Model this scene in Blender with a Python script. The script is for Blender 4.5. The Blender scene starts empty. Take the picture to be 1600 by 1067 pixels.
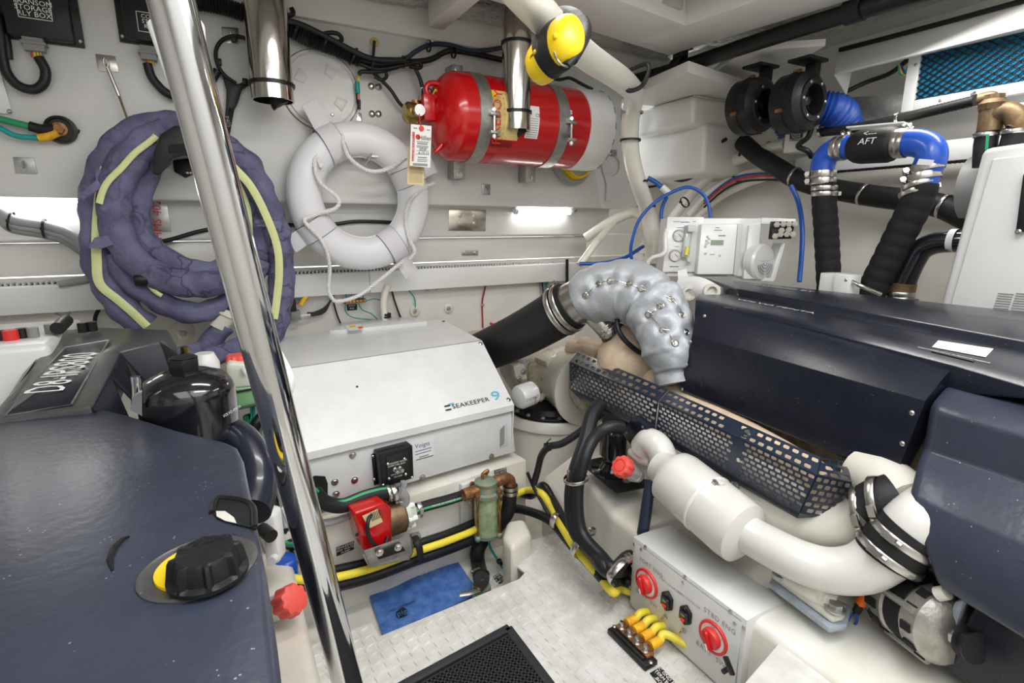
import bpy, bmesh, math, random
from mathutils import Vector, Matrix, noise
random.seed(7)
R = math.radians
V = Vector
scene = bpy.context.scene
COL = scene.collection
# ------------------------------------------------------------------ camera
EYE = V((0, 0, 1.08)); FPX = 820.0; PITCH = R(12.6); YAW = R(29.2)
FH = V((math.sin(YAW), math.cos(YAW), 0)); RT = V((math.cos(YAW), -math.sin(YAW), 0))
FW = FH*math.cos(PITCH)+V((0, 0, -math.sin(PITCH))); UP = RT.cross(FW)
cd = bpy.data.cameras.new('camera'); cam = bpy.data.objects.new('camera', cd); COL.objects.link(cam)
cam.location = EYE; cam.rotation_euler = Matrix((RT, UP, -FW)).transposed().to_euler()
cd.sensor_fit = 'HORIZONTAL'; cd.sensor_width = 36; cd.lens = 36*FPX/1600; cd.clip_start = 0.02
scene.camera = cam
# ------------------------------------------------------------------ world and light
w = bpy.data.worlds.new('world'); scene.world = w; w.use_nodes = True
bg = w.node_tree.nodes['Background']; bg.inputs[0].default_value = (0.93, 0.96, 1.0, 1); bg.inputs[1].default_value = 2.2
def area(name, loc, rot, sx, sy, power, col=(1, 0.97, 0.92)):
    l = bpy.data.lights.new(name, 'AREA'); l.shape = 'RECTANGLE'; l.size = sx; l.size_y = sy; l.energy = power; l.color = col
    o = bpy.data.objects.new(name, l); COL.objects.link(o); o.location = loc; o.rotation_euler = rot; return o
area('fill_light_aft', (0.55, 1.3, 1.93), (0, 0, 0), 0.9, 0.12, 5.5)  # unseen area lights added as fill under the ceiling, no fixtures modelled
area('fill_light_mid', (0.8, 0.35, 1.93), (0, 0, 0), 0.9, 0.12, 7)  # added fill over the middle of the room
area('fill_light_side', (2.3, 0.8, 1.86), (0, R(15), R(90)), 0.9, 0.1, 7)  # added fill to brighten the hull side
scene.view_settings.view_transform = 'Standard'; scene.view_settings.look = 'None'
scene.view_settings.gamma = 1; scene.view_settings.use_curve_mapping = False
scene.view_settings.exposure = 0.68
# ------------------------------------------------------------------ pixel of the photograph + a known plane -> point in the room
def P(px, py, x=None, y=None, z=None, d=None):
    r = FW+RT*((px-800)/FPX)-UP*((py-533.5)/FPX)
    if x is not None: t = x/r.x
    elif y is not None: t = y/r.y
    elif z is not None: t = (z-EYE.z)/r.z
    else: t = d
    return EYE+r*t
def PL(pts, **k): return [P(a, b, **k) for a, b in pts]
def pxm(p): return (V(p)-EYE).dot(FW)/FPX      # metres per photo pixel at a point
X, Y, Z = V((1, 0, 0)), V((0, 1, 0)), V((0, 0, 1))
# ------------------------------------------------------------------ materials
MATS = {}
def mat(name, col, rough=0.5, metal=0.0, coat=0.0, var=0.0, vscale=8.0, bump=0.0, bscale=60.0, vcol=None, emit=None, estr=0, trans=0, spec=0.5, alpha=1, stretch=None):
    m = bpy.data.materials.new(name); m.use_nodes = True; nt = m.node_tree; b = nt.nodes['Principled BSDF']
    b.inputs['Base Color'].default_value = (*col, 1); b.inputs['Roughness'].default_value = rough; b.inputs['Metallic'].default_value = metal
    b.inputs['Coat Weight'].default_value = coat; b.inputs['Coat Roughness'].default_value = 0.1
    b.inputs['Specular IOR Level'].default_value = spec; b.inputs['Transmission Weight'].default_value = trans; b.inputs['Alpha'].default_value = alpha
    if emit: b.inputs['Emission Color'].default_value = (*emit, 1); b.inputs['Emission Strength'].default_value = estr
    if var or bump:
        tc = nt.nodes.new('ShaderNodeNewGeometry'); src = tc.outputs['Position']
        if stretch:
            mp = nt.nodes.new('ShaderNodeMapping'); mp.inputs['Scale'].default_value = stretch; nt.links.new(src, mp.inputs[0]); src = mp.outputs[0]
        if var:
            n = nt.nodes.new('ShaderNodeTexNoise'); n.inputs['Scale'].default_value = vscale; n.inputs['Detail'].default_value = 5; n.inputs['Roughness'].default_value = 0.65
            nt.links.new(src, n.inputs['Vector'])
            cr = nt.nodes.new('ShaderNodeValToRGB'); cr.color_ramp.elements[0].position = 0.38; cr.color_ramp.elements[1].position = 0.64
            v2 = vcol or tuple(c*(1-var) for c in col)
            cr.color_ramp.elements[0].color = (*v2, 1); cr.color_ramp.elements[1].color = (*col, 1)
            nt.links.new(n.outputs['Fac'], cr.inputs[0]); nt.links.new(cr.outputs[0], b.inputs['Base Color'])
        if bump:
            n2 = nt.nodes.new('ShaderNodeTexNoise'); n2.inputs['Scale'].default_value = bscale; n2.inputs['Detail'].default_value = 3
            nt.links.new(src, n2.inputs['Vector'])
            bp = nt.nodes.new('ShaderNodeBump'); bp.inputs['Strength'].default_value = bump; bp.inputs['Distance'].default_value = 0.01
            nt.links.new(n2.outputs['Fac'], bp.inputs['Height']); nt.links.new(bp.outputs[0], b.inputs['Normal'])
    MATS[name] = m; return m
def specks(m, col, scale=90, thr=0.74, amount=0.45):
    """light scuffs and dust specks over an existing material"""
    nt = m.node_tree; b = nt.nodes['Principled BSDF']; g = nt.nodes.new('ShaderNodeNewGeometry')
    vo = nt.nodes.new('ShaderNodeTexVoronoi'); vo.inputs['Scale'].default_value = scale; nt.links.new(g.outputs['Position'], vo.inputs['Vector'])
    n = nt.nodes.new('ShaderNodeTexNoise'); n.inputs['Scale'].default_value = scale*0.25; n.inputs['Detail'].default_value = 2; nt.links.new(g.outputs['Position'], n.inputs['Vector'])
    c1 = nt.nodes.new('ShaderNodeMath'); c1.operation = 'LESS_THAN'; c1.inputs[1].default_value = 0.13; nt.links.new(vo.outputs['Distance'], c1.inputs[0])
    c2 = nt.nodes.new('ShaderNodeMath'); c2.operation = 'GREATER_THAN'; c2.inputs[1].default_value = thr*0.8; nt.links.new(n.outputs['Fac'], c2.inputs[0])
    c3 = nt.nodes.new('ShaderNodeMath'); c3.operation = 'MULTIPLY'; nt.links.new(c1.outputs[0], c3.inputs[0]); nt.links.new(c2.outputs[0], c3.inputs[1])
    c4 = nt.nodes.new('ShaderNodeMath'); c4.operation = 'MULTIPLY'; c4.inputs[1].default_value = amount; nt.links.new(c3.outputs[0], c4.inputs[0])
    mx = nt.nodes.new('ShaderNodeMix'); mx.data_type = 'RGBA'; mx.inputs[7].default_value = (*col, 1)
    old = b.inputs['Base Color'].links
    if old: nt.links.new(old[0].from_socket, mx.inputs[6])
    else: mx.inputs[6].default_value = b.inputs['Base Color'].default_value
    nt.links.new(c4.outputs[0], mx.inputs[0]); nt.links.new(mx.outputs[2], b.inputs['Base Color'])
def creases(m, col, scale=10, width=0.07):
    """shade of folds painted into the colour: thin branching dark lines"""
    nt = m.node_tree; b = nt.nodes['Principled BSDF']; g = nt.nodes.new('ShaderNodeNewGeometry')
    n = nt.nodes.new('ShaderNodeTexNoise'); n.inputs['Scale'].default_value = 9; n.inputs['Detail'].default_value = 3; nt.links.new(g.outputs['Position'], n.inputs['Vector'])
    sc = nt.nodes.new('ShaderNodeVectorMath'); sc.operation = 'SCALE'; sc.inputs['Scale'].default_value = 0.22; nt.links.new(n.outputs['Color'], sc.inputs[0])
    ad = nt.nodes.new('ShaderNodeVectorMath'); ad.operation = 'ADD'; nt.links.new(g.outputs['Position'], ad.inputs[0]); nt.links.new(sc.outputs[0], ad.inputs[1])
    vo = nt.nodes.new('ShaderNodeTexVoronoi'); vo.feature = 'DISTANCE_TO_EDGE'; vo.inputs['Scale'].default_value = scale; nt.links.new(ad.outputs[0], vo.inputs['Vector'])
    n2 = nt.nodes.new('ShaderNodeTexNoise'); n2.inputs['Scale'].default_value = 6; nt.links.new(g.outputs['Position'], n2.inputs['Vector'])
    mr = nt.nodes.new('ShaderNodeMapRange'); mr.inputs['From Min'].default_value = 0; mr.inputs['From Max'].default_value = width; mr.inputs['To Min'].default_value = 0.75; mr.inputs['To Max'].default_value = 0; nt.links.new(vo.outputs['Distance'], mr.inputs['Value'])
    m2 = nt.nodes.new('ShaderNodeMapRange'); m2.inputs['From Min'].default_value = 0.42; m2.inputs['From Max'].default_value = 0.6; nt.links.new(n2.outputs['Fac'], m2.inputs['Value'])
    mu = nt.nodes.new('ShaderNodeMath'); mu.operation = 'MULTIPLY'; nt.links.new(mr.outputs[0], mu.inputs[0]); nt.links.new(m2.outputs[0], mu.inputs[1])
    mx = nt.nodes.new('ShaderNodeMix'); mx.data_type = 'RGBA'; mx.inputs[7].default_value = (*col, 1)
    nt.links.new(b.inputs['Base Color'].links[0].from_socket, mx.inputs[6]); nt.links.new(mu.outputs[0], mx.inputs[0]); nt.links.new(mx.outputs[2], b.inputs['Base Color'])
mat('gelcoat', (0.79, 0.77, 0.715), 0.32, var=0.04, vscale=5, bump=0.10, bscale=30, coat=0.2)
mat('panel', (0.72, 0.715, 0.69), 0.35, var=0.05, vscale=4, bump=0.05, bscale=40, coat=0.15)
mat('duct_white', (0.80, 0.80, 0.78), 0.4)
mat('beam_white', (0.82, 0.80, 0.76), 0.38, var=0.05, vscale=6, bump=0.06, bscale=25)
mat('deck_grey', (0.50, 0.50, 0.48), 0.55, var=0.1, vscale=20, bump=0.2, bscale=90)
mat('foil', (0.74, 0.73, 0.70), 0.22, 1.0, var=0.25, vscale=30, bump=1.0, bscale=38)
mat('white_paint', (0.80, 0.80, 0.79), 0.3, coat=0.3, var=0.03, vscale=9)
mat('gyro_white', (0.76, 0.765, 0.77), 0.32, coat=0.25, var=0.05, vscale=7, vcol=(0.70, 0.70, 0.70))
mat('cream_paint', (0.74, 0.71, 0.62), 0.3, coat=0.4, var=0.06, vscale=12)
mat('cream_dirty', (0.62, 0.56, 0.44), 0.4, var=0.35, vscale=25, vcol=(0.35, 0.28, 0.18))
mat('heat_tan', (0.72, 0.56, 0.40), 0.6, var=0.2, vscale=18, bump=0.2)
mat('black_plastic', (0.012, 0.012, 0.013), 0.38, bump=0.08, bscale=250, spec=0.35)
mat('black_gloss', (0.008, 0.009, 0.012), 0.12, coat=0.6)
mat('black_rubber', (0.012, 0.012, 0.013), 0.55, bump=0.12, bscale=160, spec=0.35)
mat('black_matte', (0.013, 0.013, 0.014), 0.75, spec=0.3)
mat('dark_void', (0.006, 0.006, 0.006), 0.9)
mat('cable', (0.011, 0.012, 0.015), 0.42, spec=0.4)
mat('navy_cable', (0.02, 0.03, 0.06), 0.4)
mat('grey_plastic', (0.27, 0.27, 0.27), 0.5)
mat('grey_hose', (0.36, 0.37, 0.38), 0.4)
mat('light_grey', (0.60, 0.61, 0.61), 0.45)
mat('engine_cover', (0.007, 0.009, 0.018), 0.26, var=0.3, vscale=9, vcol=(0.011, 0.013, 0.022), bump=0.03, bscale=300, spec=0.4); specks(MATS['engine_cover'], (0.35, 0.36, 0.4), 130, 0.80)
mat('engine_grey', (0.080, 0.076, 0.073), 0.34, var=0.25, vscale=7, vcol=(0.060, 0.060, 0.062), bump=0.05, bscale=260, coat=0.1); specks(MATS['engine_grey'], (0.5, 0.5, 0.5), 110, 0.78)
mat('engine_blue', (0.040, 0.047, 0.074), 0.30, var=0.3, vscale=5, vcol=(0.034, 0.038, 0.058), bump=0.08, bscale=60, spec=0.5); specks(MATS['engine_blue'], (0.55, 0.56, 0.6), 100, 0.76)
mat('navy_gloss', (0.009, 0.013, 0.028), 0.3, coat=0.4, bump=0.03, bscale=100)
mat('guard_navy', (0.014, 0.022, 0.042), 0.32, 0.0, coat=0.2)
mat('cast_white', (0.66, 0.645, 0.60), 0.32, coat=0.35, var=0.06, vscale=9, bump=0.05, bscale=25)
mat('chrome', (0.60, 0.60, 0.61), 0.06, 1.0)
mat('chrome_worn', (0.66, 0.63, 0.58), 0.13, 1.0, bump=0.10, bscale=9)
mat('steel', (0.62, 0.60, 0.56), 0.28, 1.0, var=0.15, vscale=40)
mat('zinc', (0.50, 0.50, 0.48), 0.42, 0.9, var=0.25, vscale=40)
mat('steel_plate', (0.55, 0.50, 0.40), 0.22, 1.0, var=0.25, vscale=14, vcol=(0.70, 0.68, 0.62))
mat('brass', (0.55, 0.38, 0.12), 0.3, 1.0, var=0.4, vscale=60)
mat('bronze', (0.23, 0.155, 0.085), 0.5, 0.7, var=0.4, vscale=40)
mat('copper', (0.45, 0.22, 0.10), 0.45, 0.8, var=0.45, vscale=60, vcol=(0.20, 0.09, 0.04))
mat('verdigris', (0.36, 0.24, 0.15), 0.6, 0.5, var=0.5, vscale=45, vcol=(0.15, 0.36, 0.28))
mat('strainer_glass', (0.36, 0.44, 0.26), 0.15, var=0.4, vscale=30, vcol=(0.22, 0.30, 0.16), coat=0.6)
mat('red_paint', (0.52, 0.003, 0.005), 0.22, coat=0.3)
mat('red_plastic', (0.72, 0.035, 0.03), 0.35)
mat('cap_red', (0.85, 0.10, 0.075), 0.4)
mat('yellow', (0.90, 0.62, 0.01), 0.35)
mat('cable_yellow', (0.86, 0.72, 0.06), 0.42)
mat('shrink_yellow', (0.88, 0.52, 0.02), 0.4, var=0.25, vscale=60, vcol=(0.75, 0.33, 0.02))
mat('orange', (0.9, 0.16, 0.01), 0.45)
mat('green_wire', (0.02, 0.30, 0.12), 0.4)
mat('teal', (0.01, 0.33, 0.32), 0.4)
mat('blue_silicone', (0.015, 0.09, 0.52), 0.3, coat=0.2)
mat('blue_tube', (0.012, 0.09, 0.42), 0.35)
mat('blue_duct', (0.01, 0.055, 0.30), 0.5)
mat('filter_blue', (0.0, 0.17, 0.34), 0.8, bump=0.6, bscale=200)
mat('pvc_white', (0.82, 0.79, 0.70), 0.3, coat=0.2, var=0.03)
mat('ring_white', (0.80, 0.80, 0.83), 0.38, bump=0.05, bscale=30)
mat('rope_white', (0.78, 0.77, 0.75), 0.75)
mat('strap_white', (0.70, 0.69, 0.72), 0.6)
mat('thread_grey', (0.12, 0.12, 0.20), 0.6)
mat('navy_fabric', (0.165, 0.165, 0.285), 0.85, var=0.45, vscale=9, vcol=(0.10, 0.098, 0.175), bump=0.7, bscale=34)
creases(MATS['navy_fabric'], (0.018, 0.017, 0.032))  # dark fold lines painted into the hose fabric as shade
mat('lime_strip', (0.72, 0.76, 0.36), 0.6, bump=0.3, bscale=300)
mat('silver_fabric', (0.40, 0.42, 0.45), 0.48, 0.25, bump=0.45, bscale=30)
mat('tag_white', (0.82, 0.82, 0.80), 0.5)
mat('tag_tan', (0.72, 0.58, 0.33), 0.6)
mat('gold_label', (0.72, 0.55, 0.22), 0.4, var=0.2, vscale=40)
mat('ink', (0.01, 0.01, 0.012), 0.5)
mat('ink_red', (0.6, 0.02, 0.02), 0.5)
mat('ink_white', (0.85, 0.85, 0.85), 0.5)
mat('ink_grey', (0.30, 0.30, 0.32), 0.5)
mat('ink_blue', (0.02, 0.04, 0.35), 0.5)
mat('sea_blue', (0.10, 0.45, 0.62), 0.4)
mat('plate_white', (0.72, 0.715, 0.69), 0.33, var=0.12, vscale=16, vcol=(0.60, 0.58, 0.53), coat=0.2)
mat('mat_rubber', (0.022, 0.023, 0.026), 0.6)
mat('pad_blue', (0.10, 0.22, 0.52), 0.9, var=0.4, vscale=28, vcol=(0.04, 0.12, 0.40), bump=0.3, bscale=120)
mat('bilge_white', (0.77, 0.75, 0.69), 0.35, var=0.1, vscale=7, vcol=(0.70, 0.66, 0.57), coat=0.2, bump=0.08, bscale=20)
mat('tank_green', (0.20, 0.42, 0.20), 0.3, coat=0.3)
mat('tank_clear', (0.62, 0.66, 0.55), 0.35)
mat('lcd', (0.22, 0.30, 0.22), 0.3)
mat('flow_yellow', (0.75, 0.72, 0.05), 0.3)
mat('acrylic', (0.85, 0.9, 0.9), 0.08, trans=0.7)
mat('led', (1, 1, 1), 0.5, emit=(1, 0.98, 0.94), estr=11)
mat('alu_cast', (0.48, 0.46, 0.42), 0.42, 0.75, var=0.3, vscale=35, bump=0.15, bscale=120)
mat('mount_grey', (0.40, 0.46, 0.52), 0.5, var=0.3, vscale=20)
def M(n): return MATS[n] if isinstance(n, str) else n
# ------------------------------------------------------------------ objects
WL = {}
def tagp(o, label=None, cat=None, group=None, kind=None):
    if label: o['label'] = label
    if cat: o['category'] = cat
    if group: o['group'] = group
    if kind: o['kind'] = kind
    return o
def thing(name, label, cat, loc, group=None):
    o = bpy.data.objects.new(name, None); COL.objects.link(o); o.empty_display_size = 0.02
    o.location = V(loc); WL[o.name] = V(loc); return tagp(o, label, cat, group)
def struct(o): o['kind'] = 'structure'; return o
def stuff(o): o['kind'] = 'stuff'; return o
def frame(d, upv=None):
    d = V(d).normalized(); a = V(upv) if upv is not None else (Z if abs(d.z) < 0.9 else X)
    s = d.cross(a)
    if s.length < 1e-6: s = d.cross(Y)
    s.normalize(); return s, s.cross(d).normalized(), d
def smooth_path(pts, n=8, closed=False):
    pts = [V(p) for p in pts]
    if len(pts) < 3: return pts
    out = []; k = len(pts); rng = range(k) if closed else range(k-1)
    for i in rng:
        p1, p2 = pts[i], pts[(i+1) % k]
        p0 = pts[i-1] if (i > 0 or closed) else p1*2-p2
        p3 = pts[(i+2) % k] if (i+2 < k or closed) else p2*2-p1
        for j in range(n):
            t = j/n
            out.append(0.5*((2*p1)+(p2-p0)*t+(2*p0-5*p1+4*p2-p3)*t*t+(3*p1-p0-3*p2+p3)*t**3))
    if not closed: out.append(pts[-1])
    return out
def resample(pts, step, closed=False):
    q = list(pts)+([pts[0]] if closed else [])
    L = [0]
    for a, b in zip(q, q[1:]): L.append(L[-1]+(b-a).length)
    n = max(2, int(L[-1]/step)+1); out = []; j = 0
    for i in range(n+(0 if closed else 1)):
        s = L[-1]*i/n
        while j < len(L)-2 and L[j+1] < s: j += 1
        t = (s-L[j])/max(1e-9, L[j+1]-L[j]); out.append(q[j].lerp(q[j+1], min(1, max(0, t))))
    return out
class MB:
    def __init__(s): s.v = []; s.f = []
    def add(s, vs, fs):
        o = len(s.v); s.v += [V(p) for p in vs]; s.f += [tuple(i+o for i in f) for f in fs]; return s
    def box(s, c, size, ax=None):
        a, b, d = ax or (X, Y, Z); c = V(c); h = [k/2 for k in size]
        vs = [c+V(a)*h[0]*i+V(b)*h[1]*j+V(d)*h[2]*k for i in (-1, 1) for j in (-1, 1) for k in (-1, 1)]
        fs = [(0, 1, 3, 2), (4, 6, 7, 5), (0, 4, 5, 1), (2, 3, 7, 6), (0, 2, 6, 4), (1, 5, 7, 3)]
        return s.add(vs, fs)
    def bx(s, x0, x1, y0, y1, z0, z1): return s.box(((x0+x1)/2, (y0+y1)/2, (z0+z1)/2), (abs(x1-x0), abs(y1-y0), abs(z1-z0)))
    def prism(s, poly, vec):
        n = len(poly); vec = V(vec); vs = [V(p) for p in poly]+[V(p)+vec for p in poly]
        fs = [tuple(range(n))[::-1], tuple(range(n, 2*n))]+[(i, (i+1) % n, (i+1) % n+n, i+n) for i in range(n)]
        return s.add(vs, fs)
    def cyl(s, p0, p1, r0, r1=None, seg=20, cap=True):
        r1 = r0 if r1 is None else r1; p0, p1 = V(p0), V(p1); a, b, _ = frame(p1-p0)
        ring = [(math.cos(2*math.pi*i/seg), math.sin(2*math.pi*i/seg)) for i in range(seg)]
        vs = [p0+a*c*r0+b*q*r0 for c, q in ring]+[p1+a*c*r1+b*q*r1 for c, q in ring]
        fs = [(i, (i+1) % seg, (i+1) % seg+seg, i+seg) for i in range(seg)]
        if cap: fs += [tuple(range(seg))[::-1], tuple(range(seg, 2*seg))]
        return s.add(vs, fs)
    def lathe(s, o, d, prof, seg=32, upv=None, cap=True):
        o = V(o); a, b, d = frame(d, upv); vs = []; fs = []
        for h, r in prof:
            for i in range(seg): t = 2*math.pi*i/seg; vs.append(o+d*h+(a*math.cos(t)+b*math.sin(t))*r)
        for k in range(len(prof)-1):
            for i in range(seg): j = (i+1) % seg; fs.append((k*seg+i, k*seg+j, (k+1)*seg+j, (k+1)*seg+i))
        if cap: fs += [tuple(range(seg))[::-1], tuple(range((len(prof)-1)*seg, len(prof)*seg))]
        return s.add(vs, fs)
    def sweep(s, pts, rf, seg=12, closed=False, cap=True, flat=None, upv=None):
        """tube along points; rf(t, ang, i) or number; flat=(a,b) scales the two section axes"""
        pts = [V(p) for p in pts]; n = len(pts); vs = []; fs = []
        d0 = (pts[1]-pts[0]).normalized(); a, b, _ = frame(d0, upv)
        for i, p in enumerate(pts):
            if closed: d = (pts[(i+1) % n]-pts[i-1])
            else: d = pts[min(n-1, i+1)]-pts[max(0, i-1)]
            d = d.normalized() if d.length > 1e-9 else d0
            if upv is not None: a, b, _ = frame(d, upv)
            else:
                a = a-d*a.dot(d)
                a = a.normalized() if a.length > 1e-6 else frame(d)[0]
                b = d.cross(a).normalized()
            for k in range(seg):
                t = 2*math.pi*k/seg; r = rf(i/(n-1), t, i) if callable(rf) else rf
                ka, kb = flat or (1, 1)
                vs.append(p+a*math.cos(t)*r*ka+b*math.sin(t)*r*kb)
        m = n if closed else n-1
        for i in range(m):
            for k in range(seg):
                j = (k+1) % seg; q = (i+1) % n
                fs.append((i*seg+k, i*seg+j, q*seg+j, q*seg+k))
        if cap and not closed: fs += [tuple(range(seg))[::-1], tuple(range((n-1)*seg, n*seg))]
        return s.add(vs, fs)
    def sphere(s, c, r, seg=14, sc=(1, 1, 1)):
        c = V(c); prof = []
        vs = []; fs = []; rings = seg//2
        for k in range(1, rings):
            ph = math.pi*k/rings
            for i in range(seg): t = 2*math.pi*i/seg; vs.append(c+V((math.sin(ph)*math.cos(t)*sc[0], math.sin(ph)*math.sin(t)*sc[1], math.cos(ph)*sc[2]))*r)
        for k in range(rings-2):
            for i in range(seg): j = (i+1) % seg; fs.append((k*seg+i, (k+1)*seg+i, (k+1)*seg+j, k*seg+j))
        vs += [c+V((0, 0, r*sc[2])), c-V((0, 0, r*sc[2]))]; t_, b_ = len(vs)-2, len(vs)-1; q = (rings-2)*seg
        for i in range(seg): j = (i+1) % seg; fs += [(t_, i, j), (b_, q+j, q+i)]
        return s.add(vs, fs)
    def build(s, name, material, parent=None, bevel=0, smooth=True, ang=38, bseg=2, solid=0):
        me = bpy.data.meshes.new(name); c = V((0, 0, 0))
        lo = V([min(p[i] for p in s.v) for i in range(3)]); hi = V([max(p[i] for p in s.v) for i in range(3)]); c = (lo+hi)/2
        me.from_pydata([p-c for p in s.v], [], s.f)
        bm = bmesh.new(); bm.from_mesh(me)
        if solid: bmesh.ops.solidify(bm, geom=bm.faces[:]+bm.edges[:]+bm.verts[:], thickness=solid)
        bmesh.ops.recalc_face_normals(bm, faces=bm.faces[:])
        if bevel:
            ed = [e for e in bm.edges if len(e.link_faces) == 2 and e.calc_face_angle(0) > R(28)]
            bmesh.ops.bevel(bm, geom=ed, offset=bevel, segments=bseg, affect='EDGES', profile=0.5, clamp_overlap=True)
        bm.to_mesh(me); bm.free()
        if smooth:
            me.polygons.foreach_set('use_smooth', [True]*len(me.polygons)); me.set_sharp_from_angle(angle=R(ang))
        me.materials.append(M(material)); me.update()
        o = bpy.data.objects.new(name, me); COL.objects.link(o); WL[o.name] = c
        if parent is not None: o.parent = parent; o.location = c-WL[parent.name]
        else: o.location = c
        return o
def copy_at(o, loc, parent):
    c = o.copy(); COL.objects.link(c); c.parent = parent; WL[c.name] = V(loc); c.location = V(loc)-(WL[parent.name] if parent else V((0, 0, 0))); return c
def tube(name, pts, r, m, parent=None, seg=10, n=7, closed=False, sm=True, flat=None, upv=None, cap=True):
    q = smooth_path(pts, n, closed) if sm else [V(p) for p in pts]
    return MB().sweep(q, r, seg, closed, cap, flat, upv).build(name, m, parent, ang=60)
def corr(name, pts, r, m, parent=None, pitch=0.006, depth=0.12, seg=12, n=8):
    q = resample(smooth_path(pts, n), pitch/2)
    return MB().sweep(q, lambda t, a, i: r*(1+(depth/2 if i % 2 else -depth/2)), seg).build(name, m, parent, ang=80)
def rope(name, pts, r, m, parent=None, n=8, pitch=None):
    pitch = pitch or r*5; q = resample(smooth_path(pts, n), pitch/6); mb = MB()
    a, b, _ = frame(q[1]-q[0]); fr = []
    for i in range(len(q)):
        d = (q[min(len(q)-1, i+1)]-q[max(0, i-1)]).normalized(); a = (a-d*a.dot(d)).normalized(); fr.append((a.copy(), d.cross(a)))
    for k in range(3):
        mb.sweep([q[i]+fr[i][0]*math.cos(i*math.pi/3+k*2.094)*r*0.5+fr[i][1]*math.sin(i*math.pi/3+k*2.094)*r*0.5 for i in range(len(q))], r*0.58, 6)
    return mb.build(name, m, parent, ang=70)
def clamp(name, p, d, r, parent, w=0.014, m='steel', screw=0.0, scr=True):
    """hose clamp: flat band with a worm-screw housing"""
    p, d = V(p), V(d).normalized(); a, b, _ = frame(d)
    o = MB().lathe(p-d*w/2, d, [(0, r), (0, r*1.03), (w*.15, r*1.055), (w*.85, r*1.055), (w, r*1.03), (w, r)], 28, cap=False).build(name, m, parent)
    if scr:
        q = p+(a*math.cos(screw)+b*math.sin(screw))*(r*1.07+w*.25); t = (-a*math.sin(screw)+b*math.cos(screw))
        MB().box(q, (w*.8, w*1.5, w*.55), (d, t, d.cross(t))).cyl(q-t*w*1.0, q-t*w*1.5, w*.36, seg=8).build('screw_housing', 'steel', o)
    return o
def tie(p, d, r, parent, w=0.006, name='cable_tie', m='black_plastic'):
    p, d = V(p), V(d).normalized()
    return MB().lathe(p-d*w/2, d, [(0, r), (0, r*1.08+.001), (w, r*1.08+.001), (w, r)], 14, cap=False).box(p+frame(d)[0]*(r+.004), (w*1.3, w*1.3, w*1.3)).build(name, m, parent)
def screw(p, nrm, r, parent, m='steel', name='screw', h=None):
    p, nrm = V(p), V(nrm).normalized(); h = h or r*.6
    return MB().lathe(p, nrm, [(-.001, r), (h*.4, r), (h, r*.55), (h, r*.3), (h*.5, r*.28)], 10).build(name, m, parent)
def bolt(p, nrm, r, parent, m='steel', name='bolt'):
    p, nrm = V(p), V(nrm).normalized()
    mb = MB().lathe(p, nrm, [(-.001, r*1.5), (r*.2, r*1.5), (r*.25, r*1.2)], 14)
    return mb.cyl(p+nrm*r*.2, p+nrm*r*1.0, r, seg=6).build(name, m, parent)
def text(body, p, u, v, size, m, parent, name='lettering', align='CENTER', depth=0.0004, space=1.0, sx=1.0):
    """flat lettering lying on the plane spanned by u (reading direction) and v (up)"""
    cu = bpy.data.curves.new(name, 'FONT'); cu.body = body; cu.size = 1; cu.align_x = align; cu.align_y = 'CENTER'; cu.space_character = space; cu.resolution_u = 2; cu.extrude = 0
    o = bpy.data.objects.new('tmp_text', cu); COL.objects.link(o); bpy.context.view_layer.update()
    me = bpy.data.meshes.new_from_object(o); bpy.data.objects.remove(o); bpy.data.curves.remove(cu)
    u, v = V(u).normalized(), V(v).normalized(); nrm = u.cross(v); p = V(p)
    for vt in me.vertices: vt.co = u*vt.co.x*size*sx+v*vt.co.y*size+nrm*depth
    me.name = name; me.materials.clear(); me.materials.append(M(m))
    ob = bpy.data.objects.new(name, me); COL.objects.link(ob); WL[ob.name] = p
    if parent is not None: ob.parent = parent; ob.location = p-WL[parent.name]
    else: ob.location = p
    return ob
def quad(name, p4, m, parent=None, t=0.0012, bevel=0):
    p4 = [V(p) for p in p4]; n = (p4[1]-p4[0]).cross(p4[3]-p4[0]).normalized()
    if n.dot(EYE-p4[0]) < 0: n = -n
    return MB().prism(p4, n*t).build(name, m, parent, bevel)
def plate(name, pts, m, parent=None, t=0.004, bevel=0.0015, n=None):
    pts = [V(p) for p in pts]
    if n is None:
        n = (pts[1]-pts[0]).cross(pts[2]-pts[0]).normalized()
        if n.dot(EYE-pts[0]) < 0: n = -n
    return MB().prism(pts, V(n)*t).build(name, m, parent, bevel)
def ell(c, u, v, n=24, a0=0, a1=2*math.pi, closed=True):
    c, u, v = V(c), V(u), V(v); k = n if closed else n+1
    return [c+u*math.cos(a0+(a1-a0)*i/n)+v*math.sin(a0+(a1-a0)*i/n) for i in range(k)]

def wrect(x0, y0, x1, y1, y):
    xm, ym = (x0+x1)/2, (y0+y1)/2
    return P(x0, ym, y=y).x, P(x1, ym, y=y).x, P(xm, y1, y=y).z, P(xm, y0, y=y).z
def wbox(name, x0, y0, x1, y1, y0_, depth, m, parent=None, bevel=0.002):
    """box standing out of a wall plane y0_ by depth, its front face covering the given rectangle of the photo"""
    a, b, c, d = wrect(x0, y0, x1, y1, y0_-depth); return MB().bx(a, b, y0_-depth, y0_, c, d).build(name, m, parent, bevel)

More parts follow.
